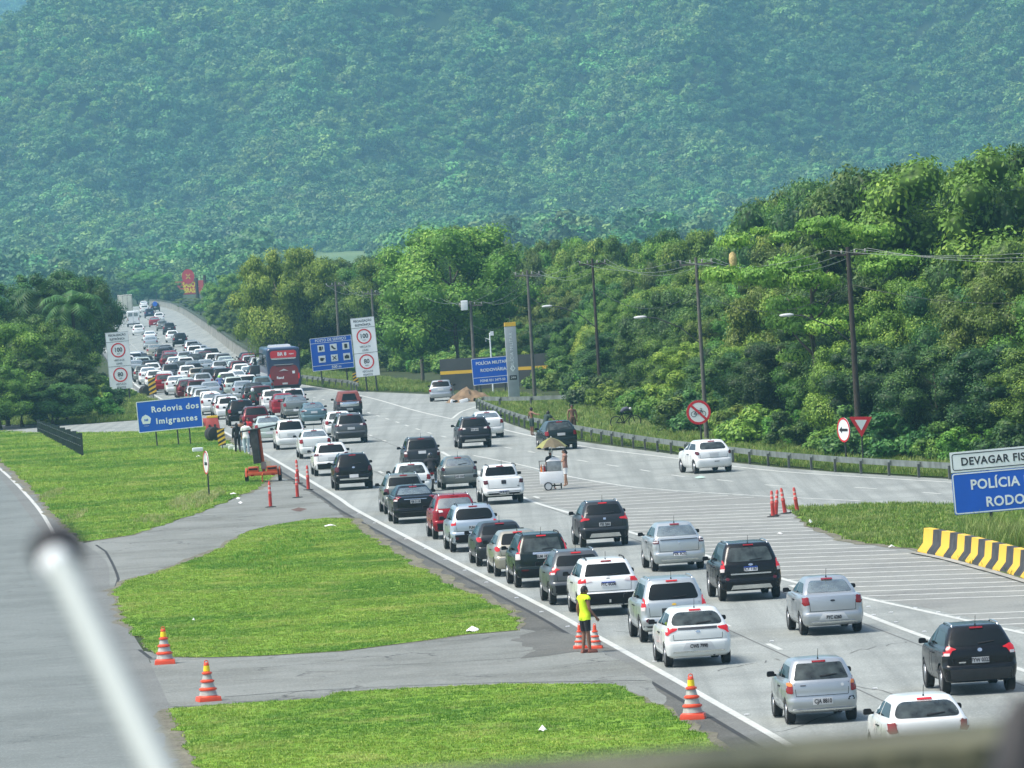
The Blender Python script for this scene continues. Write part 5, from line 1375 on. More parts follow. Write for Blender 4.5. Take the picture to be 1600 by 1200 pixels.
for px, py, var, colr, lab, nm in MID: CAR(px, py, var, colr, lab, name=nm, cat='suv' if nm == 'suv' else 'car')
FAR = [
 (398, 630, 'onix', 'darkgrey', 'dark hatchback beside the dark clothed motorcyclist'), (381, 627, 'sed', 'silver', 'silver saloon left of the coach tail among the crowd of cars'), (366, 618, 'gol', 'palegreen', 'pale hatchback right of the motorcyclist with the lime helmet'),
 (356, 611, 'onix', 'white', 'white hatchback above the motorcyclist with the lime helmet'), (349, 607, 'lsuv', 'black', 'black suv carrying a roof box in the middle of the jam'), (329, 607, 'lsuv', 'darkgrey', 'dark suv with lit lamps left of the car with the roof box'),
 (404, 602, 'lsuv', 'black', 'black suv touching the left flank of the coach'), (391, 600, 'sed', 'pearl', 'white saloon between the flank suv and the white car near the coach'), (378, 596, 'onix', 'white', 'white car second from the coach in the row beside its rear'),
 (359, 588, 'sed', 'palegreen', 'pale saloon at the lower end of the empty curved lane'), (345, 590, 'onix', 'silver', 'silver hatchback in the gap right of the white suv near the curve'), (335, 579, 'lsuv', 'white', 'white suv with a dark rear window at the bottom of the barrier curve'),
 (322, 573, 'onix', 'wine', 'dark red hatchback squeezed left of the white suv near the curve'), (315, 569, 'sed', 'white', 'white saloon just up the queue from the dark red hatchback'), (305, 565, 'lsuv', 'white', 'white suv in the right column halfway up the curve'), (299, 553, 'sed', 'greygreen', 'grey green saloon in the right column below the black suv'),
 (282, 542, 'lsuv', 'black', 'black suv in the right column of the far slope'), (270, 535, 'onix', 'white', 'white hatchback close behind the far black suv'), (265, 523, 'lsuv', 'darkgrey', 'dark suv fourth from the top of the right column'), (254, 517, 'onix', 'greygreen', 'dark green car third from the top of the right column'),
 (242, 511, 'sed', 'red', 'red saloon near the top of the queue'), (249, 503, 'onix', 'white', 'white car above the red saloon near the top'), (234, 497, 'lsuv', 'navy', 'dark blue suv right of the white van at the top'), (226, 489, 'onix', 'pearl', 'white car between the lorry and the dark blue suv'),
 (217, 524, 'onix', 'white', 'white hatchback directly below the white van'), (235, 536, 'sed', 'white', 'white saloon in the left column, upper of the close pair'), (236, 546, 'sed', 'silver', 'silver saloon in the left column, lower of the close pair'), (242, 560, 'sed', 'beige', 'beige saloon alone in the gap of the left column'),
 (256, 569, 'lsuv', 'darkgrey', 'dark suv below and right of the beige saloon'), (264, 577, 'onix', 'wine', 'wine red car behind the dark suv in the second column'), (274, 583, 'sed', 'white', 'white saloon in the second column after the wine red car'), (284, 590, 'onix', 'grey', 'grey hatchback in the second column of the dense part'),
 (302, 590, 'sed', 'greygreen', 'grey green saloon in the dense middle of the jam'), (294, 598, 'onix', 'white', 'white hatchback among the dense middle rows'), (309, 601, 'gol', 'beige', 'beige hatchback left of the dark suv with lit lamps'), (318, 612, 'onix', 'silver', 'silver hatchback just above the right half of the Imigrantes sign'),
 (200, 580, 'onix', 'white', 'white car appearing at the right edge of the left speed sign'), (211, 579, 'lsuv', 'black', 'dark car right of the upper part of the left speed sign'), (213, 588, 'sed', 'silver', 'silver car right of the lower circle of the left speed sign'), (224, 597, 'onix', 'greygreen', 'grey car in the left column above the verge marker'),
 (233, 601, 'sed', 'white', 'white saloon in the left column above the verge marker'), (243, 606, 'onix', 'white', 'white hatchback behind the dark red car in the left column'), (257, 613, 'onix', 'red', 'dark red hatchback above the middle of the Imigrantes sign'), (276, 617, 'sed', 'white', 'white saloon peeping over the Imigrantes sign, left one'), (292, 621, 'sed', 'palegreen', 'pale green saloon peeping over the Imigrantes sign, right one'),
 (268, 598, 'lsuv', 'grey', 'grey suv above the dark red hatchback in the left columns'), (306, 577, 'onix', 'darkgrey', 'dark hatchback in the third column below the curve'), (322, 588, 'sed', 'silver', 'silver saloon left of the silver hatchback near the curve'), (289, 573, 'onix', 'silver2', 'grey silver hatchback in the third column'), (309, 628, 'lsuv', 'wine', 'maroon roofed car directly above the word dos'),
 (330, 628, 'sed', 'silver', 'silver saloon above the upper right corner of the Imigrantes sign'), (160, 513, 'sed', 'palegreen', 'pale car half hidden by the trees above the left speed sign'), (371, 608, 'sed', 'white', 'white saloon third from the coach, behind the pale hatchback'), (388, 615, 'gol', 'white', 'white small car in front of the dark hatchback near the coach'), (411, 619, 'onix', 'teal', 'teal hatchback right under the left flank of the coach'),
 (225, 482, 'sed', 'white', 'white car at the very top of the queue beside the lorry'), (243, 487, 'lsuv', 'black', 'black car topmost in the right column below the small blue sign'), (188, 590, 'sed', 'grey', 'grey car seen between the thicket and the left speed sign'),
]
for px, py, var, colr, lab in FAR:
    CAR(px, py, var, colr, lab, name={'lsuv': 'suv', 'sed': 'sedan'}.get(var, 'hatchback'), cat='suv' if var == 'lsuv' else 'car', lite=True)

# fill the dense part of the jam: cars one cannot list singly in the photograph, lane by lane
TAKEN = [(o.location.x, o.location.y) for o in COL.objects if o.parent is None and o.get('group') == 'cars queuing on the highway']
rf = random.Random(77)
for li, (off, ya, yb) in enumerate(((1.8, 452, 690), (5.2, 452, 730), (8.7, 560, 760), (11.3, 590, 640))):
    y = ya + rf.uniform(0, 4)
    while y < yb:
        c_ = on_left(y); x = c_.x + off * 1.0 + rf.uniform(-.25, .25)
        bus_hit = abs(x + 17.6) < 3.2 and 508 < y < 542
        if not bus_hit and all(abs(x - tx) > 2.15 or abs(y - ty) > 5.6 for tx, ty in TAKEN):
            var = rf.choice(['onix', 'sed', 'lsuv', 'onix', 'gol']); colr = rf.choice(['white', 'white', 'silver', 'pearl', 'silver2', 'black', 'darkgrey', 'grey', 'palegreen', 'wine', 'red'])
            px_, py_ = proj((x, y, 0)); where_ = 'beside the coach' if px_ > 370 else 'above the Imigrantes sign' if 215 < px_ < 330 and py_ > 590 else 'near the curve foot' if px_ > 290 else 'on the far slope'
            nm = {'lsuv': 'suv', 'sed': 'saloon'}.get(var, 'hatchback')
            h_ = heading(Vector((x, y, 0)))
            make_car({'lsuv': 'suv', 'sed': 'sedan'}.get(var, 'hatchback'), var + '_l', VAR[var], colr, (x, y, .02), h_, '%s %s in the %s lane of the jam %s' % ({'silver2': 'dull silver', 'palegreen': 'pale green', 'darkgrey': 'dark grey', 'pearl': 'off white', 'wine': 'wine red'}.get(colr, colr), nm, ['leftmost', 'second', 'third', 'rightmost'][li], where_), 'suv' if nm == 'suv' else 'car', 'cars queuing on the highway', True)
            TAKEN.append((x, y))
        y += rf.uniform(6.2, 8.5) * (1.0 if y < 700 else 1.9)
# ------------------------------------------------------------------ coach, van, lorry, motorcycles
M_BUSB = mat('coach_navy', (.012, .03, .085), rough=.3, coat=.4, dirt=(.05, .05, .06), dscale=1, damt=.4)
M_BUSR = mat('coach_wine_red', (.20, .010, .014), rough=.35, coat=.3, dirt=(.09, .03, .03), dscale=1.2, damt=.5)
M_BUSRED = mat('coach_bright_red', (.55, .02, .03), rough=.4)
M_BUSS = mat('coach_silver', (.45, .48, .5), rough=.35, metal=.4)
p = G(446, 613); h = heading(p)
bus = empty('coach', (p.x, p.y, .02), h, 'dark blue and wine red coach seen from behind right of the queue', 'bus')
def rbox(W, Lb, z0, z1, r=.25, rt_=.3, y0=0.0, taper=.0):
    prof = roundpoly(rect(W, z1 - z0, 0, (z0 + z1) / 2), r, 5)
    mb = MB(); n = len(prof); V = []
    for y, k in ((y0 + .25, .90), (y0 + .06, .975), (y0, 1 - .0), (y0 + Lb, 1.0)):
        pass
    st = [(y0, .93), (y0 + .06, .975), (y0 + .2, 1.0), (y0 + Lb - .3, 1.0), (y0 + Lb, .93)]
    zc = (z0 + z1) / 2
    for y, k in st:
        for x, z in prof: V.append((x * k, y, zc + (z - zc) * k))
    F = [(i * n + j, i * n + (j + 1) % n, (i + 1) * n + (j + 1) % n, (i + 1) * n + j) for i in range(len(st) - 1) for j in range(n)]
    mb.add(V, F, True); mb.add(V[:n], [tuple(range(n))]); mb.add(V[-n:], [tuple(range(n - 1, -1, -1))])
    return mb
bw, bh = 2.55, 3.42
rbox(bw, 12, .35, bh).build('body', M_BUSB, bus, sharp=50)
def face(poly, y, m, name, parent=bus, th=.02): 
    mb = MB(); mb.prism(poly, th, TR(0, y, 0) @ FACE_S); return mb.build(name, m, parent)
face(roundpoly([(-1.02, .55), (1.02, .55), (1.12, 1.0), (1.08, 1.75), (.9, 2.05), (-.9, 2.05), (-1.08, 1.75), (-1.12, 1.0)], .12), -.012, M_BUSR, 'engine_hatch')
face(roundpoly([(-.98, 2.62), (.98, 2.62), (1.02, 3.05), (.9, 3.2), (-.9, 3.2), (-1.02, 3.05)], .12), -.012, M_BUSRED, 'rear_panel')
face(roundpoly([(-.9, 2.52), (.9, 2.52), (.98, 2.64), (-.98, 2.64)], .03), -.016, M_CHROME, 'curved_trim')
face(rect(1.5, .04, 0, 2.12), -.02, M_CHROME, 'trim_line'); face(rect(1.2, .035, 0, 2.0), -.025, M_BLACK, 'grille')
text('BR 8', .36, TR(-.1, -.036, 2.92) @ FACE_S, bus, material=M_SIGNW, bold=.012)
text('viagens', .13, TR(.62, -.036, 2.92) @ FACE_S, bus, material=M_SIGNW, bold=.004)
text('Rasul', .26, TR(-.32, -.036, 1.12) @ FACE_S, bus, material=M_SIGNW, bold=.01)
face(rect(.2, .2, .72, 1.5), -.036, M_SIGNW, 'sticker')
face([(-.4, 1.62), (-.05, 1.78), (.0, 1.78), (.34, 1.62), (0, 1.66)], -.036, M_PLATE, 'emblem')
face(rect(.4, .13, .02, .66), -.036, M_PLATE, 'number_plate')
for sx in (-1, 1):
    face(roundpoly([(sx * 1.04, 1.0), (sx * 1.16, 1.0), (sx * 1.16, 1.42), (sx * 1.08, 1.42)], .02), -.03, M_REDON, 'tail_light')
    mb = MB(); mb.box((sx * (bw / 2 + .004), 6.4, 2.45), (.02, 10.6, .95)); mb.build('side_window', M_GLASS, bus)
    mb = MB(); mb.box((sx * (bw / 2 + .006), 6, 1.0), (.02, 11, .9)); mb.build('luggage_panel', M_BUSS if sx < 0 else M_BUSR, bus)
    for y in (2.6, 3.9, 9.6):
        t_, r_ = wheel_mesh(.5, .3); o = link_mesh('wheel', t_, None, bus, (sx * 1.1, y, .5)); o.rotation_euler = (0, 0, 0 if sx > 0 else math.pi); q = link_mesh('rim', r_, None, o)
    mb = MB(); mb.tube([(sx * 1.2, 11.8, 2.9), (sx * 1.55, 12.0, 2.85), (sx * 1.6, 11.95, 2.5)], .04, 6); mb.box((sx * 1.6, 11.95, 2.25), (.22, .1, .5)); mb.build('wing_mirror', M_BLACK, bus)
mb = MB(); mb.box((0, .05, .42), (2.2, .3, .18)); mb.build('rear_bumper', M_BLACK, bus)
mb = MB(); mb.box((0, 5.5, bh + .06), (1.7, 3.4, .2), taper=.9); mb.build('air_conditioner', M_BUSS, bus)

p = G(209, 511); van = empty('van', (p.x, p.y, .02), heading(p), 'white delivery van with two rear windows directly behind the pale lorry', 'van')
vb = rbox(1.95, 5.2, .35, 2.45); vb.build('body', paint('white'), van, sharp=50)
for sx in (-1, 1):
    mb = MB(); mb.prism(roundpoly(rect(.62, .55, sx * .42, 1.9), .08), .02, TR(0, -.005, 0) @ FACE_S); mb.build('rear_window', M_GLASSL, van)
    mb = MB(); mb.prism(rect(.1, .45, sx * .84, 1.2), .03, TR(0, -.005, 0) @ FACE_S); mb.build('tail_light', M_RED, van)
    mb = MB(); mb.box((sx * 1.1, 4.4, 1.5), (.2, .1, .34)); mb.build('wing_mirror', M_BLACK, van)
    for y in (1, 4.2):
        t_, r_ = wheel_mesh(.34, .22); link_mesh('wheel', t_, None, van, (sx * .85, y, .34))
mb = MB(); mb.box((0, -.005, 1.3), (.02, .02, 1.8)); mb.build('door_seam', M_BLACK, van)
mb = MB(); mb.prism(rect(.4, .13, .1, .8), .03, TR(0, -.005, 0) @ FACE_S); mb.build('number_plate', M_PLATE, van)
mb = MB(); mb.box((0, .0, .45), (1.9, .16, .2)); mb.build('rear_bumper', M_BLACK, van)

p = G(197, 496); lor = empty('lorry', (p.x, p.y, .02), heading(p), 'tall pale box lorry at the top of the queue beside the trees', 'truck')
M_CARGO = mat('cargo_box_cream', (.55, .54, .43), rough=.6, var=.08, dirt=(.35, .33, .25), dscale=1, damt=.5)
mb = MB(); mb.box((0, 4.2, 2.5), (2.55, 8.2, 2.9)); mb.build('cargo_box', M_CARGO, lor, bevel=.03)
for k in range(4):
    mb = MB(); mb.box((-1.2 + k * .8, .09, 2.5), (.05, .03, 2.8)); mb.build('door_bar', M_DARKP, lor)
mb = MB(); mb.box((0, .095, 3.88), (2.4, .03, .06)); mb.build('door_frame', M_DARKP, lor)
mb = MB(); mb.box((0, 4.5, .85), (1.0, 9, .3)); mb.build('chassis', M_BLACK, lor)
mb = MB(); mb.box((0, 9.6, 1.9), (2.3, 1.9, 2.2)); mb.build('cab', paint('white'), lor, bevel=.12)
mb = MB(); mb.box((0, .1, .7), (2.3, .12, .15)); mb.build('rear_bumper', M_DARKP, lor)
for sx in (-1, 1):
    mb = MB(); mb.box((sx * .95, .05, .85), (.3, .06, .14)); mb.build('tail_light', M_RED, lor)
    for y in (1.6, 2.8, 8.9):
        t_, r_ = wheel_mesh(.5, .3); link_mesh('wheel', t_, None, lor, (sx * 1.0, y, .5))

def skin_mesh(name, chains, sub=1, root=None):
    """chains: lists of (point, radius); joints that share a point are joined. One continuous skin."""
    V = []; R_ = []; E_ = []; idx = {}
    def vid(p, r):
        k = tuple(round(c, 4) for c in p)
        if k in idx: return idx[k]
        idx[k] = len(V); V.append(k); R_.append(r); return idx[k]
    for ch in chains:
        pr = None
        for p_, r in ch:
            i = vid(p_, r)
            if pr is not None and pr != i: E_.append((pr, i))
            pr = i
    me = bpy.data.meshes.new(name); me.from_pydata(V, E_, [])
    o = bpy.data.objects.new(name, me); COL.objects.link(o)
    o.modifiers.new('skin', 'SKIN').use_smooth_shade = True
    sk = me.skin_vertices[0].data
    for i, r in enumerate(R_):
        sk[i].radius = r if isinstance(r, tuple) else (r, r)
        sk[i].use_root = (i == 0)
    s_ = o.modifiers.new('sub', 'SUBSURF'); s_.levels = sub; s_.render_levels = sub
    out = bpy.data.meshes.new_from_object(o.evaluated_get(bpy.context.evaluated_depsgraph_get()))
    bpy.data.objects.remove(o); bpy.data.meshes.remove(me)
    out.name = name; out.polygons.foreach_set('use_smooth', [True] * len(out.polygons)); return out
def lerp3(a, b, t): return tuple(a[i] + (b[i] - a[i]) * t for i in range(3))

def person(loc, rz, label, pose=None, skin=M_SKIN, top=None, topmat=None, bottom=None, botmat=None, shoes=None, hair='short', scale=1.0, hat=None, group=None, long_hair=False, helmet=None, female=False):
    """pose: joint overrides; faces +y. top: None|'vest'|'tee'|'long'; bottom: 'shorts'|'long'|'brief'"""
    J = dict(pel=(0, 0, .95), waist=(0, .01, 1.08), chest=(0, .0, 1.28), neck=(0, -.005, 1.47), head=(0, .02, 1.60),
             shL=(-.17, 0, 1.41), shR=(.17, 0, 1.41), elL=(-.23, -.02, 1.13), elR=(.23, -.02, 1.13), wrL=(-.24, .04, .88), wrR=(.24, .04, .88),
             hiL=(-.09, 0, .92), hiR=(.09, 0, .92), knL=(-.10, .01, .50), knR=(.10, .01, .50), anL=(-.10, -.02, .09), anR=(.10, -.02, .09), toL=(-.11, .13, .035), toR=(.11, .13, .035))
    if pose: J.update(pose)
    w_ = .92 if female else 1.0
    t = empty('person', loc, rz, label, 'person', group); t.scale = (scale,) * 3
    ch = [[(J['pel'], (.125 * w_, .095)), (J['waist'], (.115 * w_, .085)), (J['chest'], (.14 * w_, .10)), (lerp3(J['chest'], J['neck'], .62), (.11 * w_, .085)), (J['neck'], .05), (lerp3(J['neck'], J['head'], .6), .052)]]
    for s_ in 'LR':
        sg = -1 if s_ == 'L' else 1
        up = lerp3(J['chest'], J['neck'], .62)
        ch.append([(up, .11), (J['sh' + s_], .062), (lerp3(J['sh' + s_], J['el' + s_], .45), .05), (J['el' + s_], .04), (lerp3(J['el' + s_], J['wr' + s_], .35), .041), (J['wr' + s_], .026)])
        ch.append([(J['pel'], .12), (J['hi' + s_], .088), (lerp3(J['hi' + s_], J['kn' + s_], .4), .078), (J['kn' + s_], .056), (lerp3(J['kn' + s_], J['an' + s_], .3), .056), (J['an' + s_], .036), (lerp3(J['an' + s_], J['to' + s_], .5), .04), (J['to' + s_], .032)])
        # palm and fingers
        d = (Vector(J['wr' + s_]) - Vector(J['el' + s_])).normalized(); sd_ = d.cross(Vector((sg, 0, 0.01))).normalized(); nrm = d.cross(sd_).normalized()
        W = Vector(J['wr' + s_]); palm = W + d * .075
        ch.append([(J['wr' + s_], .026), (tuple(W + d * .035), .031), (tuple(palm), .034)])
        for f, (o_, L_) in enumerate(((-.030, .070), (-.010, .080), (.010, .075), (.028, .058))):
            b = palm + sd_ * o_; q = b + d * L_ * .5 + nrm * .012 * sg; e = q + d * L_ * .4 + nrm * .028 * sg
            ch.append([(tuple(palm), .034), (tuple(b + d * .012), .0105), (tuple(q), .0095), (tuple(e), .008)])
        tb = W + d * .03; ch.append([(tuple(W + d * .035), .031), (tuple(tb + sd_ * .045 + d * .015), .012), (tuple(tb + sd_ * .055 + d * .05), .010)])
    me = skin_mesh('body', ch, 2)
    me.materials.append(skin); body = link_mesh('body', me, None, t)
    # head
    Hd = Vector(J['head']); mb = MB()
    prof = []
    n = 14
    V = []; F = []
    rings = 10
    for i in range(rings + 1):
        ph = math.pi * i / rings
        for k in range(n):
            a = 2 * math.pi * k / n; x = math.sin(ph) * math.cos(a); y = math.sin(ph) * math.sin(a); z = math.cos(ph)
            X = x * .075; Y = y * .095 - .005; Z = z * .118
            if z < 0: X *= 1 + z * .28; Y = Y * (1 + z * .12) + (-.012 * z)
            if y > .8 and abs(x) < .25 and -.35 < z < .1: Y += .022
            if y > .7 and abs(abs(x) - .42) < .2 and 0 < z < .3: Y -= .008
            V.append(Hd + Vector((X, Y, Z)))
    for i in range(rings):
        for k in range(n): F.append((i * n + k, (i + 1) * n + k, (i + 1) * n + (k + 1) % n, i * n + (k + 1) % n))
    mb.add(V, F, True)
    for sx in (-1, 1): mb.lathe([(.0, -.012), (.02, -.008), (.022, .006), (.0, .01)], 'X', Hd + Vector((sx * .076, -.005, -.005)), 8)
    mb.build('head', skin, t, sharp=80)
    fm = MB()
    for sx in (-1, 1): fm.lathe([(.001, -.006), (.011, -.003), (.011, .003), (.001, .007)], 'Y', Hd + Vector((sx * .03, .083, .012)), 8)
    fm.box(Hd + Vector((0, .086, -.055)), (.045, .012, .010)); fm.build('face_features', M_HAIR, t)
    if helmet is None:
        hm = MB(); V = []; F = []
        for i in range(7):
            ph = math.pi * .62 * i / 6
            for k in range(16):
                a = 2 * math.pi * k / 16; fr = max(0, math.sin(a)); lim = 1 - .42 * fr
                p2 = ph * lim; V.append(Hd + Vector((math.sin(p2) * math.cos(a) * .083, math.sin(p2) * math.sin(a) * .103 - .008, math.cos(p2) * .128)))
        for i in range(6):
            for k in range(16): F.append((i * 16 + k, (i + 1) * 16 + k, (i + 1) * 16 + (k + 1) % 16, i * 16 + (k + 1) % 16))
        hm.add(V, F, True)
        if long_hair: hm.tube([Hd + Vector((0, -.07, .03)), Hd + Vector((0, -.10, -.08)), Hd + Vector((0, -.09, -.22)), Hd + Vector((0, -.09, -.32))], [.06, .075, .07, .03], 10)
        if hat: 
            hm2 = MB(); hm2.lathe([(.15, .05), (.10, .055), (.095, .12), (.05, .15), (.0, .152)], 'Z', Hd, 16); hm2.build('hat', hat, t)
        hm.build('hair', M_HAIR, t, sharp=80)
    else:
        hm = MB(); V = []; F = []
        for i in range(9):
            ph = math.pi * .80 * i / 8
            for k in range(16):
                a = 2 * math.pi * k / 16; V.append(Hd + Vector((math.sin(ph) * math.cos(a) * .12, math.sin(ph) * math.sin(a) * .14 - .01, math.cos(ph) * .145 + .01)))
        for i in range(8):
            for k in range(16): F.append((i * 16 + k, (i + 1) * 16 + k, (i + 1) * 16 + (k + 1) % 16, i * 16 + (k + 1) % 16))
        hm.add(V, F, True); hm.build('helmet', helmet, t, sharp=80)
    # clothes: the skin of the covered region, lifted off the body
    segs = [('torso', J['pel'], J['waist'], .12), ('torso', J['waist'], J['chest'], .12), ('torso', J['chest'], lerp3(J['chest'], J['neck'], .8), .12), ('neck', lerp3(J['chest'], J['neck'], .95), J['head'], .05)]
    for s_ in 'LR':
        segs += [('uarm', J['sh' + s_], J['el' + s_], .045), ('farm', J['el' + s_], J['wr' + s_], .038), ('hand', J['wr' + s_], tuple(Vector(J['wr' + s_]) + (Vector(J['wr' + s_]) - Vector(J['el' + s_])).normalized() * .16), .03),
                 ('thigh', J['hi' + s_], J['kn' + s_], .08), ('shin', J['kn' + s_], J['an' + s_], .05), ('foot', J['an' + s_], J['to' + s_], .04)]
    segs = [(n_, Vector(a_), Vector(b_), r_) for n_, a_, b_, r_ in segs]
    def where(p):
        best = None
        for n_, a_, b_, r_ in segs:
            d_ = b_ - a_; u = max(0, min(1, (p - a_).dot(d_) / d_.length_squared)); q = (p - (a_ + d_ * u)).length - r_
            if best is None or q < best[0]: best = (q, n_, u, p.z)
        return best
    lab = [where(Vector(p.center)) for p in me.polygons]
    def garment(nm, test, off, m_):
        bm = bmesh.new(); bm.from_mesh(me); bm.faces.ensure_lookup_table()
        kill = [bm.faces[i] for i in range(len(lab)) if not test(lab[i])]
        bmesh.ops.delete(bm, geom=kill, context='FACES')
        bm.normal_update()
        for v in bm.verts: v.co += v.normal * off
        be = [e for e in bm.edges if len(e.link_faces) == 1]
        if be:
            r_ = bmesh.ops.extrude_edge_only(bm, edges=be)
            for v in [g_ for g_ in r_['geom'] if isinstance(g_, bmesh.types.BMVert)]:
                v.co += Vector((0, 0, -.012)) - v.normal * 0
        for f in bm.faces: f.smooth = True; f.material_index = 0
        m2 = bpy.data.meshes.new(nm); bm.to_mesh(m2); bm.free(); m2.materials.append(m_)
        return link_mesh(nm, m2, None, t)
    if top:
        ua = {'vest': .12, 'tee': .55, 'long': 9}[top]
        garment('vest' if top == 'vest' else 'shirt', lambda q: (q[1] == 'torso' and q[3] > .86) or (q[1] == 'thigh' and q[3] > .865) or (q[1] == 'uarm' and q[2] < ua) or (top == 'long' and q[1] == 'farm' and q[2] < .9), .030, topmat)
    if bottom:
        lim = {'shorts': .8, 'long': 9, 'brief': .15}[bottom]
        zw = J['waist'][2] - .01
        garment('trousers' if bottom == 'long' else 'shorts', lambda q: (q[1] == 'thigh' and q[2] < lim) or (q[1] == 'torso' and q[3] < zw) or (bottom == 'long' and q[1] == 'shin' and q[2] < .9), .026 if not top else .017, botmat)
    if shoes:
        for s_ in 'LR':
            a, b = Vector(J['an' + s_]), Vector(J['to' + s_]); mb = MB(); mid = (a + b) / 2
            d = b - a; d.z = 0; ang = math.atan2(-d.x, d.y)
            mb.box((mid.x, mid.y - .01, mid.z - .005), (.095, .27, .085), ang, .8); mb.build('shoe', shoes, t, bevel=.02)
    return t

def motorcycle(px, py, rz, label, colr, riderlabel, helmet, topm, botm, group='motorcyclists filtering through the jam'):
    p = G(px, py); h = heading(p) + rz
    t = empty('motorcycle', (p.x, p.y, .02), h, label, 'motorcycle', 'motorcycles in the jam')
    for nm, y in (('wheel', 0), ('wheel', 1.3)):
        mb = MB(); mb.lathe([(.22, -.04), (.29, -.055), (.305, 0), (.29, .055), (.22, .04), (.22, -.04)], 'X', (0, y, .305), 22, closed=True); w0 = mb.build('wheel', M_RUBBER, t)
        mb = MB(); mb.lathe([(.22, -.03), (.21, 0), (.22, .03)], 'X', (0, y, .305), 20, closed=True); mb.lathe([(.05, -.06), (.05, .06)], 'X', (0, y, .305), 8)
        for k in range(5):
            a = k * 1.257; mb.cyl((0, y, .305), (0, y + .21 * math.cos(a), .305 + .21 * math.sin(a)), .012, n=5)
        mb.build('rim', M_HUBCAP, w0)
    mb = MB(); mb.tube([(0, .0, .62), (0, .35, .74), (0, .62, .86), (0, .9, .92), (0, 1.02, .84)], [.06, .11, .12, .15, .07], 10); mb.build('tank', paint(colr), t)
    mb = MB(); mb.tube([(0, -.28, .84), (0, .0, .80), (0, .35, .78), (0, .55, .82)], [.07, .11, .12, .09], 10); mb.build('seat', M_BLACK, t)
    mb = MB(); mb.box((0, .6, .5), (.26, .42, .34)); mb.build('engine', M_DARKP, t, bevel=.04)
    mb = MB(); mb.tube([(-.32, .86, 1.02), (-.2, .96, 1.06), (0, 1.0, 1.02), (.2, .96, 1.06), (.32, .86, 1.02)], .016, 6)
    for sx in (-1, 1): mb.tube([(sx * .06, 1.02, .98), (sx * .08, 1.3, .305)], .022, 6); mb.tube([(sx * .22, .96, 1.05), (sx * .28, .98, 1.22)], .008, 5); mb.box((sx * .29, .98, 1.24), (.12, .02, .07))
    mb.build('handlebar', M_BLACK, t)
    mb = MB(); mb.tube([(.13, .6, .34), (.15, .1, .32), (.16, -.25, .42)], [.03, .045, .045], 8); mb.build('exhaust', M_CHROME, t)
    mb = MB(); mb.box((0, -.36, .80), (.16, .05, .08)); mb.build('tail_light', M_RED, t)
    mb = MB(); mb.box((0, -.38, .62), (.17, .012, .13)); mb.build('number_plate', M_PLATE, t)
    R_ = dict(pel=(0, .12, .92), waist=(0, .15, 1.06), chest=(0, .24, 1.25), neck=(0, .31, 1.42), head=(0, .36, 1.55), shL=(-.17, .29, 1.36), shR=(.17, .29, 1.36), elL=(-.33, .48, 1.18), elR=(.33, .48, 1.18), wrL=(-.30, .74, 1.06), wrR=(.30, .74, 1.06),
              hiL=(-.09, .14, .90), hiR=(.09, .14, .90), knL=(-.22, .52, .74), knR=(.22, .52, .74), anL=(-.19, .36, .36), anR=(.19, .36, .36), toL=(-.2, .50, .32), toR=(.2, .50, .32))
    person((p.x, p.y, .02), h, riderlabel, R_, top='long', topmat=topm, bottom='long', botmat=botm, shoes=M_BLACK, helmet=helmet, group=group)
HG = mat('lime_helmet', (.35, .7, .12), rough=.3, coat=.5); HW = mat('white_helmet', (.7, .72, .72), rough=.3, coat=.5); HK = mat('black_helmet', (.02, .02, .022), rough=.25, coat=.5)
motorcycle(345, 621, 0, 'motorcycle under the rider with the lime helmet', 'navy', 'motorcycle rider in a blue jacket with a lime green helmet', HG, M_CLOTHB, M_CLOTHB)
motorcycle(397, 646, 0, 'motorcycle under the dark clothed rider by the white tall hatchback', 'black', 'motorcycle rider in dark green clothes with a white helmet', HW, M_CLOTHG, M_CLOTHK)
motorcycle(676, 768, 0, 'motorcycle between the spare wheel off-roader and the grey green hatchback', 'silver', 'motorcycle rider in grey trousers beside the grey green hatchback', HK, M_CLOTHK, mat('grey_cloth', (.16, .18, .18), rough=.9, var=.2))
motorcycle(185, 515, 0, 'distant motorcycle left of the white van', 'black', 'distant motorcycle rider in black left of the white van', HK, M_CLOTHK, M_CLOTHK)
motorcycle(204, 600, 0, 'motorcycle beside the lower half of the left speed sign', 'darkgrey', 'motorcycle rider with a white helmet beside the left speed sign', HW, M_CLOTHK, M_CLOTHK)
# ------------------------------------------------------------------ signs
def sc_at(p): return FPX / p.y          # photograph pixels per metre at a point
def panel(t, w_, h_, z, m, name='sign_panel', y=0, th=.03, r=.05, x=0):
    mb = MB(); mb.prism(roundpoly(rect(w_, h_, x, z), r, 3), th, TR(0, y, 0) @ FACE_S); return mb.build(name, m, t)
def ring_outline(t, poly_out, poly_in, y, m, name='border', th=.006):
    n = len(poly_out); V = [Vector((x, y - th, z)) for x, z in poly_out] + [Vector((x, y - th, z)) for x, z in poly_in] + [Vector((x, y, z)) for x, z in poly_out] + [Vector((x, y, z)) for x, z in poly_in]
    F = []
    for i in range(n):
        j = (i + 1) % n; F += [(i, j, n + j, n + i), (2 * n + i, 2 * n + j, j, i), (n + i, n + j, 3 * n + j, 3 * n + i)]
    mb = MB(); mb.add(V, F); return mb.build(name, m, t)
def border(t, w_, h_, z, m, y, wd=.05, inset=.0, r=.06, x=0):
    return ring_outline(t, roundpoly(rect(w_ - inset * 2, h_ - inset * 2, x, z), r, 3), roundpoly(rect(w_ - inset * 2 - wd * 2, h_ - inset * 2 - wd * 2, x, z), r * .7, 3), y, m)
def post(t, x, z0, z1, r=.05, y=.05, m=None, name='post', lean=0):
    mb = MB(); mb.cyl((x, y, z0), (x + lean, y, z1), r, r * .92, 10); return mb.build(name, m or M_POST, t)
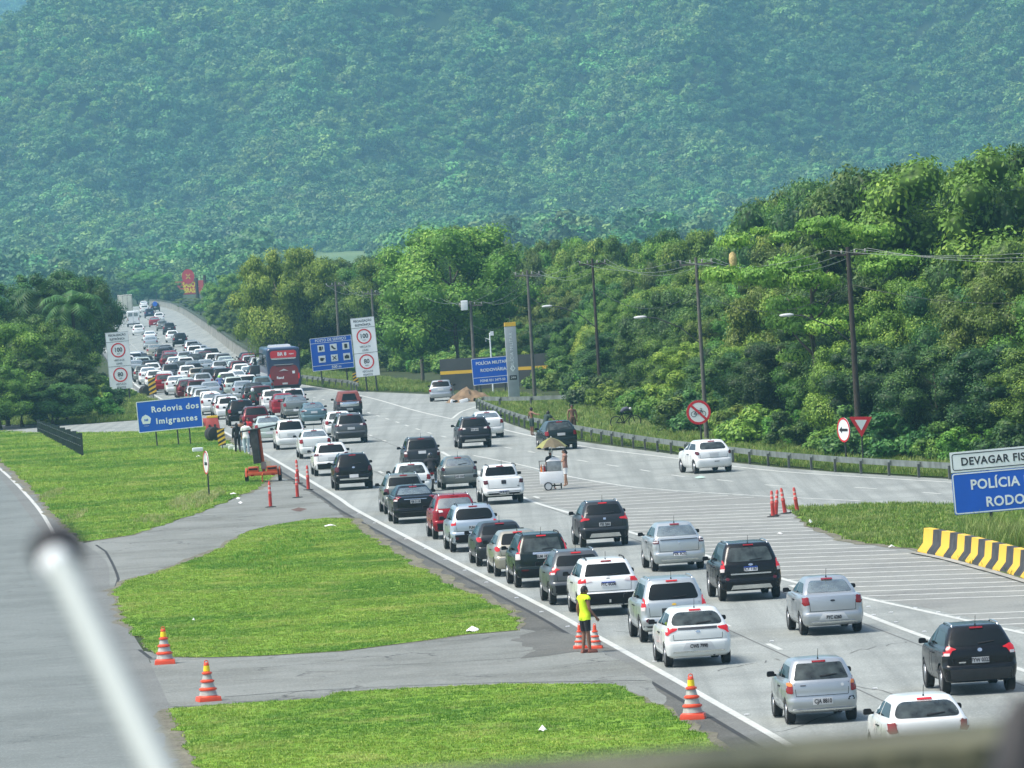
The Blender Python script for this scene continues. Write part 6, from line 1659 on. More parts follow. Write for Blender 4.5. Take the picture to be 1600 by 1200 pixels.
def txt(t, s_, size, x, z, m, y=-.036, **k): return text(s_, size, TR(x, y, z) @ FACE_S, t, material=m, **k)

# big blue sign "Rodovia dos Imigrantes"
p = G(270, 697); s_ = sc_at(p); t = empty('road_sign', p, .03, 'blue Rodovia dos Imigrantes sign on posts in the grass left of the queue', 'road sign')
W_ = 3.78; Hh = 1.82; zc = 1.86; t.rotation_euler = (0, math.radians(2.2) * -1, .03)
panel(t, W_, Hh, zc, M_BLUE); border(t, W_, Hh, zc, M_SIGNW, -.031, .045)
txt(t, 'Rodovia dos', .47, .35, zc + .36, M_SIGNW, bold=.014, spacing=1.18); txt(t, 'Imigrantes', .47, .38, zc - .34, M_SIGNW, bold=.014, spacing=1.22)
mb = MB(); mb.prism([(-1.60, zc - .42), (-1.18, zc - .42), (-1.10, zc - .12), (-1.22, zc + .02), (-1.40, zc + .12), (-1.60, zc + .02), (-1.68, zc - .14)], .008, TR(0, -.031, 0) @ FACE_S); mb.build('emblem', M_SIGNW, t)
txt(t, '160', .17, -1.40, zc - .2, M_BLUE, y=-.042, bold=.008); txt(t, 'rodovia', .09, -1.4, zc - .53, M_SIGNW)
for x in (-.9, .35, 1.05): post(t, x, -.1, zc + .5, .045)

def speed_sign(px, py, label, H0, topw=1.78, hgt=4.4, tilt=-1.6):
    p = G(px, py); t = empty('road_sign', p, 0, label, 'road sign', 'tall white speed check signs'); t.rotation_euler = (0, math.radians(tilt), 0)
    z0 = H0; zt = H0 + hgt; zc = (z0 + zt) / 2
    panel(t, topw, hgt, zc, M_SIGNW, r=.02)
    border(t, topw, hgt, zc, M_PLATE, -.031, .03, r=.02)
    for f in (.83, .40):
        mb = MB(); mb.box((0, -.034, z0 + hgt * f), (topw, .006, .025)); mb.build('divider', M_DARKP, t)
    txt(t, 'FISCALIZAÇÃO', .225, 0, z0 + hgt * .945, M_INK, xs=.88, bold=.004); txt(t, 'ELETRÔNICA', .225, 0, z0 + hgt * .875, M_INK, xs=.88, bold=.004)
    for n_, f in (('100', .68), ('80', .25)):
        z = z0 + hgt * f; ring_outline(t, ellipse(.56, .56, 32, 0, z), ellipse(.46, .46, 32, 0, z), -.031, M_SIGNR, 'red_ring', .008)
        txt(t, n_, .46, 0, z + .02, M_INK, bold=.010, xs=.92); txt(t, 'km/h', .12, 0, z - .27, M_INK)
    txt(t, 'VEÍCULOS', .20, 0, z0 + hgt * .505, M_INK, xs=.9); txt(t, 'LEVES', .20, 0, z0 + hgt * .445, M_INK, xs=.9)
    txt(t, 'VEÍCULOS', .20, 0, z0 + hgt * .085, M_INK, xs=.9); txt(t, 'PESADOS', .20, 0, z0 + hgt * .03, M_INK, xs=.85)
    for x in (-.2, .55): post(t, x, -.1, zt - .2, .06)
speed_sign(192, 628, 'tall white 100 and 80 speed check sign left of the queue by the thicket', 1.0)
speed_sign(578, 612, 'tall white 100 and 80 speed check sign right of the blue service sign', 1.15, tilt=-2.6)

p = G(524, 602); t = empty('road_sign', p, .05, 'blue service station sign with six pictograms beside the tall speed sign', 'road sign'); t.rotation_euler = (0, math.radians(-2.5), .06)
W_ = 3.3; Hh = 2.6; zc = 2.55
panel(t, W_, Hh, zc, M_BLUE); border(t, W_, Hh, zc, M_SIGNW, -.031, .04)
for z in (zc + .88, zc - .90):
    mb = MB(); mb.box((0, -.034, z), (W_ - .1, .006, .035)); mb.build('divider', M_SIGNW, t)
txt(t, 'POSTO DE SERVIÇO', .30, 0, zc + 1.07, M_SIGNW, xs=.92, bold=.006); txt(t, '500 m', .30, .25, zc - 1.1, M_SIGNW, bold=.006)
for r_ in range(2):
    for c in range(3):
        x = -.82 + c * .98; z = zc + .45 - r_ * .84
        q = MB(); q.prism(rect(.54, .54, x, z), .008, TR(0, -.031, 0) @ FACE_S); q = q.build('pictogram', M_SIGNW, t)
        g_ = MB(); A = TR(x, -.041, z) @ FACE_S
        if (r_, c) == (0, 0): g_.prism(rect(.2, .32, -.06, 0), .006, A); g_.prism([(.08, -.1), (.14, -.1), (.17, .12), (.08, .16)], .006, A)
        if (r_, c) == (0, 1): g_.prism(roundpoly([(-.18, .12), (-.08, .18), (-.02, .06), (.08, -.06), (.18, -.08), (.14, -.18), (-.02, -.14), (-.16, 0)], .03), .006, A)
        if (r_, c) == (0, 2): g_.prism(roundpoly(rect(.24, .34), .06), .006, A)
        if (r_, c) == (1, 0): g_.prism(roundpoly([(-.16, .1), (.12, .1), (.12, -.08), (.04, -.16), (-.08, -.16), (-.16, -.08)], .03), .006, A); g_.prism(rect(.08, .08, .16, .02), .006, A)
        if (r_, c) == (1, 1):
            for a in (.785, -.785): g_.prism(rect(.07, .42), .006, A @ Matrix.Rotation(a, 4, 'Z'))
        if (r_, c) == (1, 2): g_.prism(roundpoly(rect(.36, .24, 0, -.03), .04), .006, A); g_.prism(rect(.14, .06, 0, .12), .006, A)
        g_.build('symbol', M_INK, q)
for x in (-1.0, 1.0): post(t, x, -.1, zc + .8, .06)

p = G(768, 618); t = empty('road_sign', p, .02, 'blue Polícia Militar Rodoviária sign partly behind the yellow topped totem', 'road sign'); t.rotation_euler = (0, math.radians(-1.5), .05)
W_ = 2.75; Hh = 1.85; zc = 1.72; x0 = .18
panel(t, W_, Hh, zc, M_BLUE, x=x0); border(t, W_, Hh, zc, M_SIGNW, -.031, .035, x=x0)
mb = MB(); mb.box((x0, -.034, zc - .42), (W_ - .1, .006, .03)); mb.build('divider', M_SIGNW, t)
txt(t, 'POLÍCIA MILITAR', .30, x0, zc + .56, M_SIGNW, bold=.006, xs=.95); txt(t, 'RODOVIÁRIA', .30, x0 + .1, zc + .06, M_SIGNW, bold=.006); txt(t, 'FONE 031 3477-50', .24, x0, zc - .66, M_SIGNW, xs=.92, bold=.005)
for x in (-.7, 1.0): post(t, x, -.1, zc + .5, .05)

p = G(804, 628); t = empty('totem', p, .1, 'tall grey totem with a yellow top and vertical lettering', 'totem'); 
mb = MB(); mb.box((0, 0, 2.5), (.74, .35, 5.0)); mb.build('column', mat('totem_grey', (.3, .34, .36), rough=.5, var=.15, scale=1.2, dirt=(.2, .22, .22), dscale=1.5, damt=.5), t, bevel=.02)
mb = MB(); mb.box((0, 0, 5.15), (.745, .36, .26)); mb.build('cap', M_YELLOW, t)
mb = MB(); mb.tube([(.0, 0, 5.28), (.0, 0, 5.7)], .012, 5); mb.build('lightning_rod', M_GALV, t)
text('POLÍCIA MILITAR', .30, TR(.0, -.185, 3.35) @ FACE_S @ Matrix.Rotation(math.pi / 2, 4, 'Z'), t, material=M_SIGNW, xs=1.0, spacing=1.1)
ring_outline(t, [(0, 2.45), (.18, 2.23), (0, 2.0), (-.18, 2.23)], [(0, 2.38), (.12, 2.23), (0, 2.08), (-.12, 2.23)], -.176, M_SIGNW, 'emblem')
mb = MB(); mb.prism(rect(.48, .3, 0, 1.62), .01, TR(0, -.176, 0) @ FACE_S); mb.build('notice', M_DARKP, t); text('24H', .2, TR(0, -.19, 1.62) @ FACE_S, t, material=M_SIGNW)

p = G(1549, 832); t = empty('road_sign', p, 0, 'big blue police sign topped by a white Devagar Fiscalização board', 'road sign'); t.rotation_euler = (0, math.radians(-1.6), 0)
s_ = sc_at(p); WX = 4.95; xl = -1.20; x0 = xl + WX / 2
panel(t, WX, 1.44, 1.42, M_BLUE, x=x0, r=.08); border(t, WX, 1.44, 1.42, M_SIGNW, -.031, .04, inset=.02, x=x0, r=.1)
panel(t, WX, .70, 2.51, M_SIGNW, x=x0, r=.02); border(t, WX, .70, 2.51, M_INK, -.031, .028, inset=.06, x=x0, r=.1)
text('DEVAGAR FISCALIZAÇÃO', .375, TR(xl + .36, -.036, 2.5) @ FACE_S, t, material=M_INK, bold=.008, align='LEFT', xs=.93, spacing=1.08)
text('POLÍCIA MILITAR', .47, TR(xl + .62, -.036, 1.68) @ FACE_S, t, material=M_SIGNW, bold=.012, align='LEFT', xs=.93, spacing=1.06); text('RODOVIÁRIA', .47, TR(xl + 1.1, -.036, 1.05) @ FACE_S, t, material=M_SIGNW, bold=.012, align='LEFT', xs=.93, spacing=1.06)
for x in (.05, 2.4): post(t, x, -.1, 2.7, .06)

p = G(1097, 703); t = empty('road_sign', p, 0, 'round red and white no cycling sign above the guardrail', 'road sign'); s_ = sc_at(p); z = 1.86; r = .60
mb = MB(); mb.prism(ellipse(r, r, 36, -.06, z), .02, FACE_S); mb.build('sign_panel', M_SIGNW, t)
ring_outline(t, ellipse(r, r, 36, -.06, z), ellipse(r * .80, r * .80, 36, -.06, z), -.021, M_SIGNR, 'red_ring', .008)
A = TR(-.06, -.022, z)
for x in (-.24, .22): ring_outline(t, ellipse(.14, .14, 20, -.06 + x, z - .08), ellipse(.115, .115, 20, -.06 + x, z - .08), -.021, M_INK, 'bicycle_symbol')
bk = MB()
for a, b in (((-.24, -.08), (-.08, .1)), ((-.08, .1), (.14, .1)), ((-.08, .1), (0, -.08)), ((0, -.08), (.14, .1)), ((.14, .14), (.22, -.08)), ((-.24, -.08), (0, -.08)), ((.08, .18), (.18, .18)), ((-.14, .14), (-.04, .14))):
    bk.cyl((-.06 + a[0], -.028, z + a[1]), (-.06 + b[0], -.028, z + b[1]), .013, n=5)
bk.build('bicycle_symbol', M_INK, t)
mb = MB(); mb.prism(rect(1.05, .11), .008, TR(-.06, -.036, z) @ FACE_S @ Matrix.Rotation(math.radians(-45), 4, 'Z')); mb.build('red_bar', M_SIGNR, t)
post(t, 0, -.1, z + .3, .045, y=.03)

def tri_sign():
    p = G(1349, 724); t = empty('road_sign', p, 0, 'red and white yield triangle on a post in front of the wood', 'road sign'); z = 1.62; k = .52
    P = roundpoly([(-k, z + .5), (k, z + .44), (0, z - .45)], .06); c = (0, z + .18)
    mb = MB(); mb.prism(P, .02, FACE_S); mb.build('sign_panel', M_SIGNR, t)
    mb = MB(); mb.prism([(c[0] + (x - c[0]) * .52, c[1] + (y - c[1]) * .52) for x, y in P], .006, TR(0, -.021, 0) @ FACE_S); mb.build('white_triangle', M_SIGNW, t)
    post(t, 0, -.1, z + .2, .045, y=.03)
tri_sign()
p = G(1322, 727); t = empty('road_sign', p, math.radians(-62), 'oval looking round sign with a black arrow, turned aside next to the yield sign', 'road sign'); z = 1.58
mb = MB(); mb.prism(ellipse(.55, .55, 32, 0, z), .02, FACE_S); mb.build('sign_panel', M_SIGNW, t)
ring_outline(t, ellipse(.55, .55, 32, 0, z), ellipse(.47, .47, 32, 0, z), -.021, M_SIGNR, 'red_ring', .008)
mb = MB(); mb.prism([(-.38, z), (-.14, z + .15), (-.14, z + .06), (.36, z + .06), (.36, z - .06), (-.14, z - .06), (-.14, z - .15)], .008, TR(0, -.021, 0) @ FACE_S); mb.build('arrow', M_INK, t)
post(t, 0, -.1, z + .3, .045, y=.03)
p = G(326, 778); t = empty('road_sign', p, math.radians(-74), 'round white sign seen nearly edge on, alone in the left grass', 'road sign'); s_ = sc_at(p); z = 1.62
mb = MB(); mb.prism(ellipse(.50, .54, 32, 0, z), .03, FACE_S); mb.build('sign_panel', M_SIGNW, t)
ring_outline(t, ellipse(.50, .54, 32, 0, z), ellipse(.43, .47, 32, 0, z), -.031, M_SIGNR, 'red_ring', .008)
mb = MB(); mb.prism(rect(.5, .14, 0, z - .05), .008, TR(0, -.031, 0) @ FACE_S); mb.build('arrow', M_INK, t)
post(t, 0, -.1, z + .2, .04, y=.03)
mb = MB(); mb.box((-.1, -.35, z + .62), (.15, .5, .18)); mb.build('white_light_box', M_SIGNW, t, bevel=.05)  # plain white box added in place of a white light at the sign
# small chevron markers with their black drums
def chevron(px, py, label, w_=.5, h_=1.15, z0=.25, sc=1.0, drum=None):
    p = G(px, py); t = empty('hazard_marker', p, 0, label, 'marker', 'yellow and black striped hazard markers'); t.scale = (sc,) * 3; t.rotation_euler = (0, math.radians(-3), 0)
    mb = MB(); mb.prism(rect(w_, h_, 0, z0 + h_ / 2), .02, FACE_S); mb.build('sign_panel', M_BLKP, t)
    for k in range(4):
        zb_ = z0 - .05 + k * .31; q = [(-w_ / 2, zb_), (w_ / 2, zb_ + .22), (w_ / 2, zb_ + .37), (-w_ / 2, zb_ + .15)]
        q = [(x, min(max(z_, z0), z0 + h_)) for x, z_ in q]
        mb = MB(); mb.prism(q, .006, TR(0, -.021, 0) @ FACE_S); mb.build('stripe', M_YELLOW, t)
    post(t, 0, -.1, z0 + h_ - .1, .035, y=.03)
chevron(348, 702, 'yellow and black striped marker beside the black drum near the walkers', sc=.85)
chevron(240, 622, 'small yellow and black marker at the verge under the left speed sign', sc=1.15)
chevron(557, 604, 'yellow and black marker at the end of the short guardrail', sc=.8)
def drum(px, py, label, r=.3, h=.9, m=M_RUBBER, rz=0.3, lay=True):
    p = G(px, py); t = empty('drum', p, rz, label, 'drum')
    mb = MB()
    if lay: mb.lathe([(r * .7, -h / 2), (r, -h / 2 + .05), (r, -.1), (r * 1.06, -.06), (r * 1.06, .06), (r, .1), (r, h / 2 - .05), (r * .7, h / 2)], 'Y', (0, 0, r * 1.05), 20)
    else: mb.lathe([(r, 0), (r, h * .3), (r * 1.05, h * .35), (r, h * .4), (r, h * .7), (r * 1.05, h * .75), (r, h), (r * .8, h + .02)], 'Z', (0, 0, 0), 20)
    mb.build('shell', m, t)
drum(334, 690, 'black drum lying behind the striped marker near the walkers', .42, 1.6, rz=.2)
drum(228, 619, 'black drum beside the small marker under the left speed sign', .4, 1.2)
# red plastic barrier with yellow top
def bplastic(px, py, label, m, w_, h_, capm=None, rz=0):
    p = G(px, py); t = empty('plastic_barrier', p, rz, label, 'barrier')
    mb = MB(); mb.add([(-w_ / 2, -.25, 0), (w_ / 2, -.25, 0), (w_ / 2, .25, 0), (-w_ / 2, .25, 0), (-w_ * .36, -.1, h_), (w_ * .36, -.1, h_), (w_ * .36, .1, h_), (-w_ * .36, .1, h_)], [(0, 1, 5, 4), (1, 2, 6, 5), (2, 3, 7, 6), (3, 0, 4, 7), (4, 5, 6, 7), (3, 2, 1, 0)])
    mb.build('shell', m, t, bevel=.04)
    for x in (-w_ * .2, w_ * .15):
        mb = MB(); mb.box((x, -.2, h_ * .4), (.12, .1, .2)); mb.build('slot', M_DARKP, t)
    if capm:
        mb = MB(); mb.box((0, 0, h_ + .06), (w_ * .74, .22, .14)); mb.build('cap', capm, t, bevel=.02)
M_RPL = mat('faded_red_plastic', (.42, .06, .05), rough=.6, var=.2, scale=2, dirt=(.25, .1, .08), dscale=2, damt=.6)
bplastic(333, 674, 'faded red plastic barrier with a yellow top behind the Imigrantes sign', M_RPL, .95, .85, M_YELLOW)
bplastic(322, 668, 'second faded red barrier further behind the Imigrantes sign', M_RPL, .9, .6)
for k, (px, py, w_) in enumerate([(355, 701, .7), (365, 703, .6), (373, 705, .55)]):
    p = G(px, py); t = empty('sandbag', p, .2 * k, ['pale sandbag nearest the striped marker', 'middle pale sandbag by the walkers', 'pale sandbag at the feet of the walkers'][k], 'sandbag')
    mb = MB(); mb.box((0, 0, .13), (w_, .35, .26)); mb.build('sack', mat('pale_sack', (.5, .55, .48), rough=.9, var=.15), t, bevel=.09)

# ------------------------------------------------------------------ cones and posts
def cone(p, label, sc=1.0, top=True, group='striped traffic cones'):
    t = empty('traffic_cone', p, random.Random(label).uniform(-.3, .3), label, 'traffic cone', group); t.scale = (sc * .94,) * 3
    mb = MB(); mb.box((0, 0, .07), (.62, .62, .14), taper=.93); mb.build('base', M_ORANGE, t, bevel=.015)
    mb = MB(); prof = [(.26, .14)]
    z = .14; r = .245
    for k in range(3):
        prof += [(r, z + .02), (r - .035, z + .17), (r + .0, z + .175), (r - .005, z + .215)]; z += .215; r -= .052
    prof += [(.085, z + .02), (.07, z + .2), (.075, z + .205), (.06, z + .25), (.045, z + .26)]
    mb.lathe(prof, 'Z', (0, 0, 0), 20); mb.build('body', M_ORANGE, t, sharp=30)
    z = .14; r = .245
    for k in range(3):
        mb = MB(); mb.lathe([(r + .001, z + .03), (r - .030, z + .155)], 'Z', (0, 0, 0), 20, closed=True); mb.build('reflective_band', mat('dirty_white_band', (.42, .42, .38), rough=.5, var=.25, scale=6), t); z += .215; r -= .052
    if top:
        mb = MB(); mb.lathe([(.092, z + .03), (.078, z + .18)], 'Z', (0, 0, 0), 20, closed=True); mb.build('yellow_band', M_YELBR, t)
    mb = MB(); mb.tube([(-.05, 0, z + .24), (-.045, 0, z + .30), (0, 0, z + .325), (.045, 0, z + .30), (.05, 0, z + .24)], .014, 6); mb.build('handle', M_ORANGE, t)
cone(G(258, 1038), 'striped traffic cone on the grass corner beside the side road'); cone(G(326, 1096), 'striped traffic cone at the corner of the near path and side road')
cone(G(1083, 1124), 'striped traffic cone beside the white edge line near the bottom')
cone(G(907, 1014), 'faded striped traffic cone behind the left leg of the man in the vest', .66, top=False); cone(G(931, 1014), 'faded striped traffic cone behind the right leg of the man in the vest', .66, top=False)
def delineator(px, py, h, label, group, lean=0, base=M_RUBBER, wob=0):
    p = G(px, py); t = empty('delineator_post', p, 0, label, 'post', group); t.rotation_euler = (0, lean, 0)
    mb = MB(); mb.lathe([(.24, 0), (.23, .04), (.09, .06)], 'Z', (0, 0, 0), 8); mb.build('base', base, t)
    mb = MB(); mb.lathe([(.075, .04), (.07, h * .5), (.085, h * .52), (.06, h * .6), (.055, h * .93), (.03, h)], 'Z', (0, 0, 0), 12); mb.build('tube', M_ORANGE if False else mat('faded_red_post', (.6, .05, .04), rough=.5, var=.15, scale=5, dirt=(.35, .15, .12), dscale=4, damt=.5), t)
    for f in (.62, .78):
        mb = MB(); r_ = .062 if f < .7 else .058; mb.lathe([(r_, h * f), (r_ - .001, h * (f + .07))], 'Z', (0, 0, 0), 12, closed=True); mb.build('reflective_band', mat('worn_pink_band', (.6, .4, .36), rough=.5, var=.2), t)
DG = 'red delineator posts beside the queue'; DR = 'red delineator posts at the island tip'
delineator(423, 793, 1.15, 'red post alone on the diagonal path below the orange trailer', DG); delineator(465, 778, 1.1, 'front red post of the trio beside the edge line', DG)
delineator(466, 756, 1.15, 'rear left red post of the trio beside the edge line', DG, lean=-.02); delineator(482, 766, 1.15, 'right red post of the trio beside the edge line', DG)
delineator(1208, 808, 1.0, 'leftmost red post on a black base at the island tip', DR); delineator(1212, 806, .98, 'red post leaning right, behind the leftmost one at the island tip', DR, lean=.12)
delineator(1227, 803, 1.0, 'red post leaning left in the middle of the island tip', DR, lean=-.10); delineator(1246, 800, .95, 'rightmost red post standing in the island grass', DR, lean=-.09)

# ------------------------------------------------------------------ guardrails
def wbeam(a, b, z, parent, base):
    d = (b - a); d.z = 0; L = d.length; d.normalize(); n_ = Vector((d.y, -d.x, 0))
    prof = [(0, .13), (-.035, .105), (-.075, .065), (-.04, .025), (-.015, 0), (-.04, -.025), (-.075, -.065), (-.035, -.105), (0, -.13), (.012, -.13), (.012, .13)]
    V = [p - base - n_ * q[0] * -1 + Vector((0, 0, z + q[1])) for p in (a, b) for q in prof]; n = len(prof)
    mb = MB(); mb.add(V, [(i, (i + 1) % n, n + (i + 1) % n, n + i) for i in range(n)], False); return mb.build('rail', M_GALV, parent)
def guardrail(pts, label, step=4.0, z=.56, name='guardrail'):
    base = Vector((pts[0].x, pts[0].y, 0)); t = empty(name, base, 0, label, 'guardrail')
    L = [0]
    for a, b in zip(pts, pts[1:]): L.append(L[-1] + (b - a).length)
    def at(s):
        for i in range(len(pts) - 1):
            if L[i] <= s <= L[i + 1]: return pts[i].lerp(pts[i + 1], (s - L[i]) / max(1e-6, L[i + 1] - L[i]))
        return pts[-1]
    s = 0
    while s < L[-1] - .5:
        a = at(s); b = at(min(L[-1], s + step)); wbeam(a, b, z, t, base)
        d = (b - a).normalized(); n_ = Vector((d.y, -d.x, 0)); q = a - base + n_ * .12
        mb = MB(); mb.box((q.x, q.y, z * .5 - .03), (.08, .10, z + .10), math.atan2(d.y, d.x)); mb.build('post', mat('rail_post_steel', (.09, .10, .09), rough=.7, var=.3), t)
        q2 = a - base + n_ * .03; mb = MB(); mb.box((q2.x, q2.y, z), (.1, .08, .2), math.atan2(d.y, d.x)); mb.build('spacer', M_GALV, t)
        s += step
GRP = smooth_line(GL([(748, 639), (760, 645), (790, 657), (830, 670), (900, 684), (1020, 705), (1145, 721.5), (1220, 730), (1341, 740), (1477, 748.5), (1600, 756), (1660, 760)]), 3)
guardrail(GRP, 'long weathered guardrail along the right road below the wood')
guardrail(smooth_line(GL([(757, 636), (800, 637), (862, 635), (905, 633)]), 3), 'short guardrail branch running right behind the bathers')
guardrail(smooth_line(GL([(466, 598), (512, 604), (545, 608), (561, 613)]), 3), 'short guardrail right of the coach ending at a striped marker')

# ------------------------------------------------------------------ striped concrete barrier
JB = smooth_line(GL([(1449, 862), (1500, 872), (1560, 888), (1600, 899), (1700, 930)]), 1)
t = empty('striped_barrier', JB[0], 0, 'concrete barrier painted in yellow and black stripes under the big police sign', 'barrier')
L = [0]
for a, b in zip(JB, JB[1:]): L.append(L[-1] + (b - a).length)
def jat(s):
    for i in range(len(JB) - 1):
        if L[i] <= s <= L[i + 1]: return JB[i].lerp(JB[i + 1], (s - L[i]) / (L[i + 1] - L[i]))
    return JB[-1] + (JB[-1] - JB[-2]).normalized() * (s - L[-1])
prof = [(-.06, 0), (.50, 0), (.50, .06), (.30, .30), (.24, .78), (.02, .78), (-.04, .30), (-.06, .06)]
s = 0; k = 0
BWID = 1.36
while s < L[-1]:
    a, b = jat(s), jat(s + BWID)
    if k == 0: a = a + (b - a) * -.1
    pr_ = [(q[0] - .2, q[1]) for q in prof]
    barrier_piece(a, b + (a - b) * .003, pr_, 'barrier_segment', M_YELLOW if k % 2 == 0 else M_BLKP, t, Vector(JB[0]))
    s += BWID; k += 1
kb2 = strip('kerb', offset(JB, .55) if False else [p + Vector((-.55, -.4, 0)) for p in JB], .25, .05, M_CONC, road)

# ------------------------------------------------------------------ wall, heap, fence
a = G(690, 611); b = G(862, 601)
t = empty('boundary_wall', a, 0, 'dark grey wall with a yellow stripe behind the blue police sign', 'wall')
Lw = (b - a).length; ang = math.atan2(b.y - a.y, b.x - a.x); t.rotation_euler = (0, 0, ang)
M_WALLG = mat('grey_wall_paint', (.055, .06, .058), rough=.8, var=.15, scale=.6, dirt=(.1, .1, .09), dscale=1, damt=.4)
nseg = 3
for k in range(nseg):
    w_ = Lw / nseg; hgt = 2.3
    for z, hh, m_, off in ((.59, 1.18, M_WALLG, 0), (1.30, .24, M_YELLOW, .01), (1.86, .88, M_WALLG, 0)):
        mb = MB(); mb.box((w_ * (k + .5), 0, z), (w_ - .006, .2 + off, hh - .002)); mb.build('wall_panel' if m_ is M_WALLG else 'yellow_stripe', m_, t)
p = G(737, 627); t = empty('earth_heap', p, .1, 'heap of brown earth and rubble at the end of the guardrail', 'heap')
V = []; F = []; n1, n2 = 22, 12
for j in range(n2):
    for i in range(n1):
        u = i / (n1 - 1) * 2 - 1; v = j / (n2 - 1) * 2 - 1; hh = max(0, 1 - (u * u) ** .8) * max(0, 1 - v * v) * 1.0
        hh *= .75 + .5 * float(vnoise(np.array(i * .7), np.array(j * .7), 5)); V.append((u * 1.7, v * 1.6, hh * .72 + .25 * (u < -.1) * hh))
for j in range(n2 - 1):
    for i in range(n1 - 1): F.append((j * n1 + i, j * n1 + i + 1, (j + 1) * n1 + i + 1, (j + 1) * n1 + i))
mb = MB(); mb.add(V, F, False); mb.build('soil', mat('bare_earth', (.17, .115, .065), rough=.95, var=.35, scale=2.5, bump=1), t)
rr_ = random.Random(4)
for k in range(8):
    mb = MB(); mb.box((rr_.uniform(-1.9, .6), -1.8 + rr_.uniform(-.2, .2), .12), (rr_.uniform(.2, .6), .25, rr_.uniform(.12, .25)), rr_.uniform(0, 3), m=Matrix.Rotation(rr_.uniform(-.5, .5), 3, 'Y')); mb.build('rubble_piece', [M_BLACK, M_CONC, M_WHITE][k % 3], t, bevel=.02)
p0 = G(60, 676); p1 = G(129, 714)
t = empty('fence', p0, 0, 'dark slatted fence between the connecting road and the left lawn', 'fence')
d = p1 - p0; nn_ = 26
M_FENCE = mat('dark_fence', (.03, .045, .04), rough=.8, var=.3, scale=3)
for k in range(nn_):
    q = d * (k / (nn_ - 1)); mb = MB(); hh = .85 + .5 * (k / nn_) + .05 * math.sin(k * 2.1)
    mb.box((q.x, q.y, hh / 2), (.045, .13, hh), math.atan2(d.y, d.x) + math.pi / 2 * 0); mb.build('slat', M_FENCE, t)
for z in (.3, .7):
    mb = MB(); mb.cyl((0, 0, z), (d.x, d.y, z + .3), .03, n=6); mb.build('rail', M_FENCE, t)

# ------------------------------------------------------------------ utility poles, lamps, wires
POLES = [(1335, 716, 386, 'dark wooden pole with cross arm and long lamp arm behind the yield sign', M_BARKD, .16), (1096, 694, 402, 'grey pole rising behind the no cycling sign', mat('weathered_pole', (.11, .105, .09), rough=.9, var=.2), .12), (932, 637, 404, 'dark pole above the parked bicycle', M_BARKD, .12),
         (829, 626, 422, 'grey concrete pole right of the yellow topped totem', mat('weathered_pole', (.11, .105, .09)), .13), (737, 612, 470, 'pole with a white transformer box left of the police sign', mat('weathered_pole', (.11, .105, .09)), .15), (655, 600, 440, 'thin grey pole at the edge of the wood right of the speed signs', mat('weathered_pole', (.11, .105, .09)), .15), (583, 588, 452, 'thin pole behind the tall speed sign', mat('weathered_pole', (.11, .105, .09)), .14), (527, 580, 440, 'thin pole above the blue service sign', mat('weathered_pole', (.11, .105, .09)), .15)]
tops = []
for k, (px, pb, pt, lab, m_, r_) in enumerate(POLES):
    p = G(px, pb); p = p + Vector((.3, .5, 0)); h_ = top_h(p.x, p.y, pt); t = empty('utility_pole', p, 0, lab, 'pole', 'utility poles along the wood')
    mb = MB(); mb.cyl((0, 0, -.2), (0, 0, h_), r_, r_ * .62, 12); mb.build('shaft', m_, t)
    mb = MB(); mb.box((0, .0, h_ - .35), (1.7, .1, .1)); mb.build('cross_arm', m_, t)
    for x in (-.78, -.3, .3, .78):
        mb = MB(); mb.lathe([(.03, 0), (.055, .05), (.04, .1), (.05, .14), (.02, .18)], 'Z', (x, 0, h_ - .29), 8); mb.build('insulator', M_CONC, t)
    tops.append((p, h_))
    if k in (0, 1, 2):
        za = h_ * .62; mb = MB(); mb.tube([(0, 0, za - .8), (-1.0, -.1, za + .1), (-2.2, -.2, za + .65), (-2.75, -.25, za + .72)], .03, 5); mb.build('lamp_arm', M_POST, t)
        mb = MB(); mb.lathe([(.0, -.33), (.07, -.3), (.13, -.1), (.14, .15), (.08, .32), (0, .34)], 'X', (0, 0, 0), 12); me_ = mb.mesh('lamp_head'); me_.transform(TR(-3.0, -.27, za + .73) @ Matrix.Diagonal((1, 1, .6, 1))); me_.materials.append(M_PLATE); link_mesh('lamp_head', me_, None, t)
    if k == 4:
        mb = MB(); mb.box((-.45, -.1, h_ - .3), (.5, .4, .7)); mb.build('transformer', M_SIGNW, t, bevel=.04)
far_poles = [(323, 489, 430, 'dark pole beside the red restaurant sign, right one'), (310, 488, 434, 'dark pole beside the red restaurant sign, left one')]
for px, pb, pt, lab in far_poles:
    p = G(px, pb); h_ = top_h(p.x, p.y, pt); t = empty('utility_pole', (p.x, p.y, 0), 0, lab, 'pole'); mb = MB(); mb.cyl((0, 0, 0), (0, 0, h_), .34, .28, 8); mb.build('shaft', M_BARKD, t)
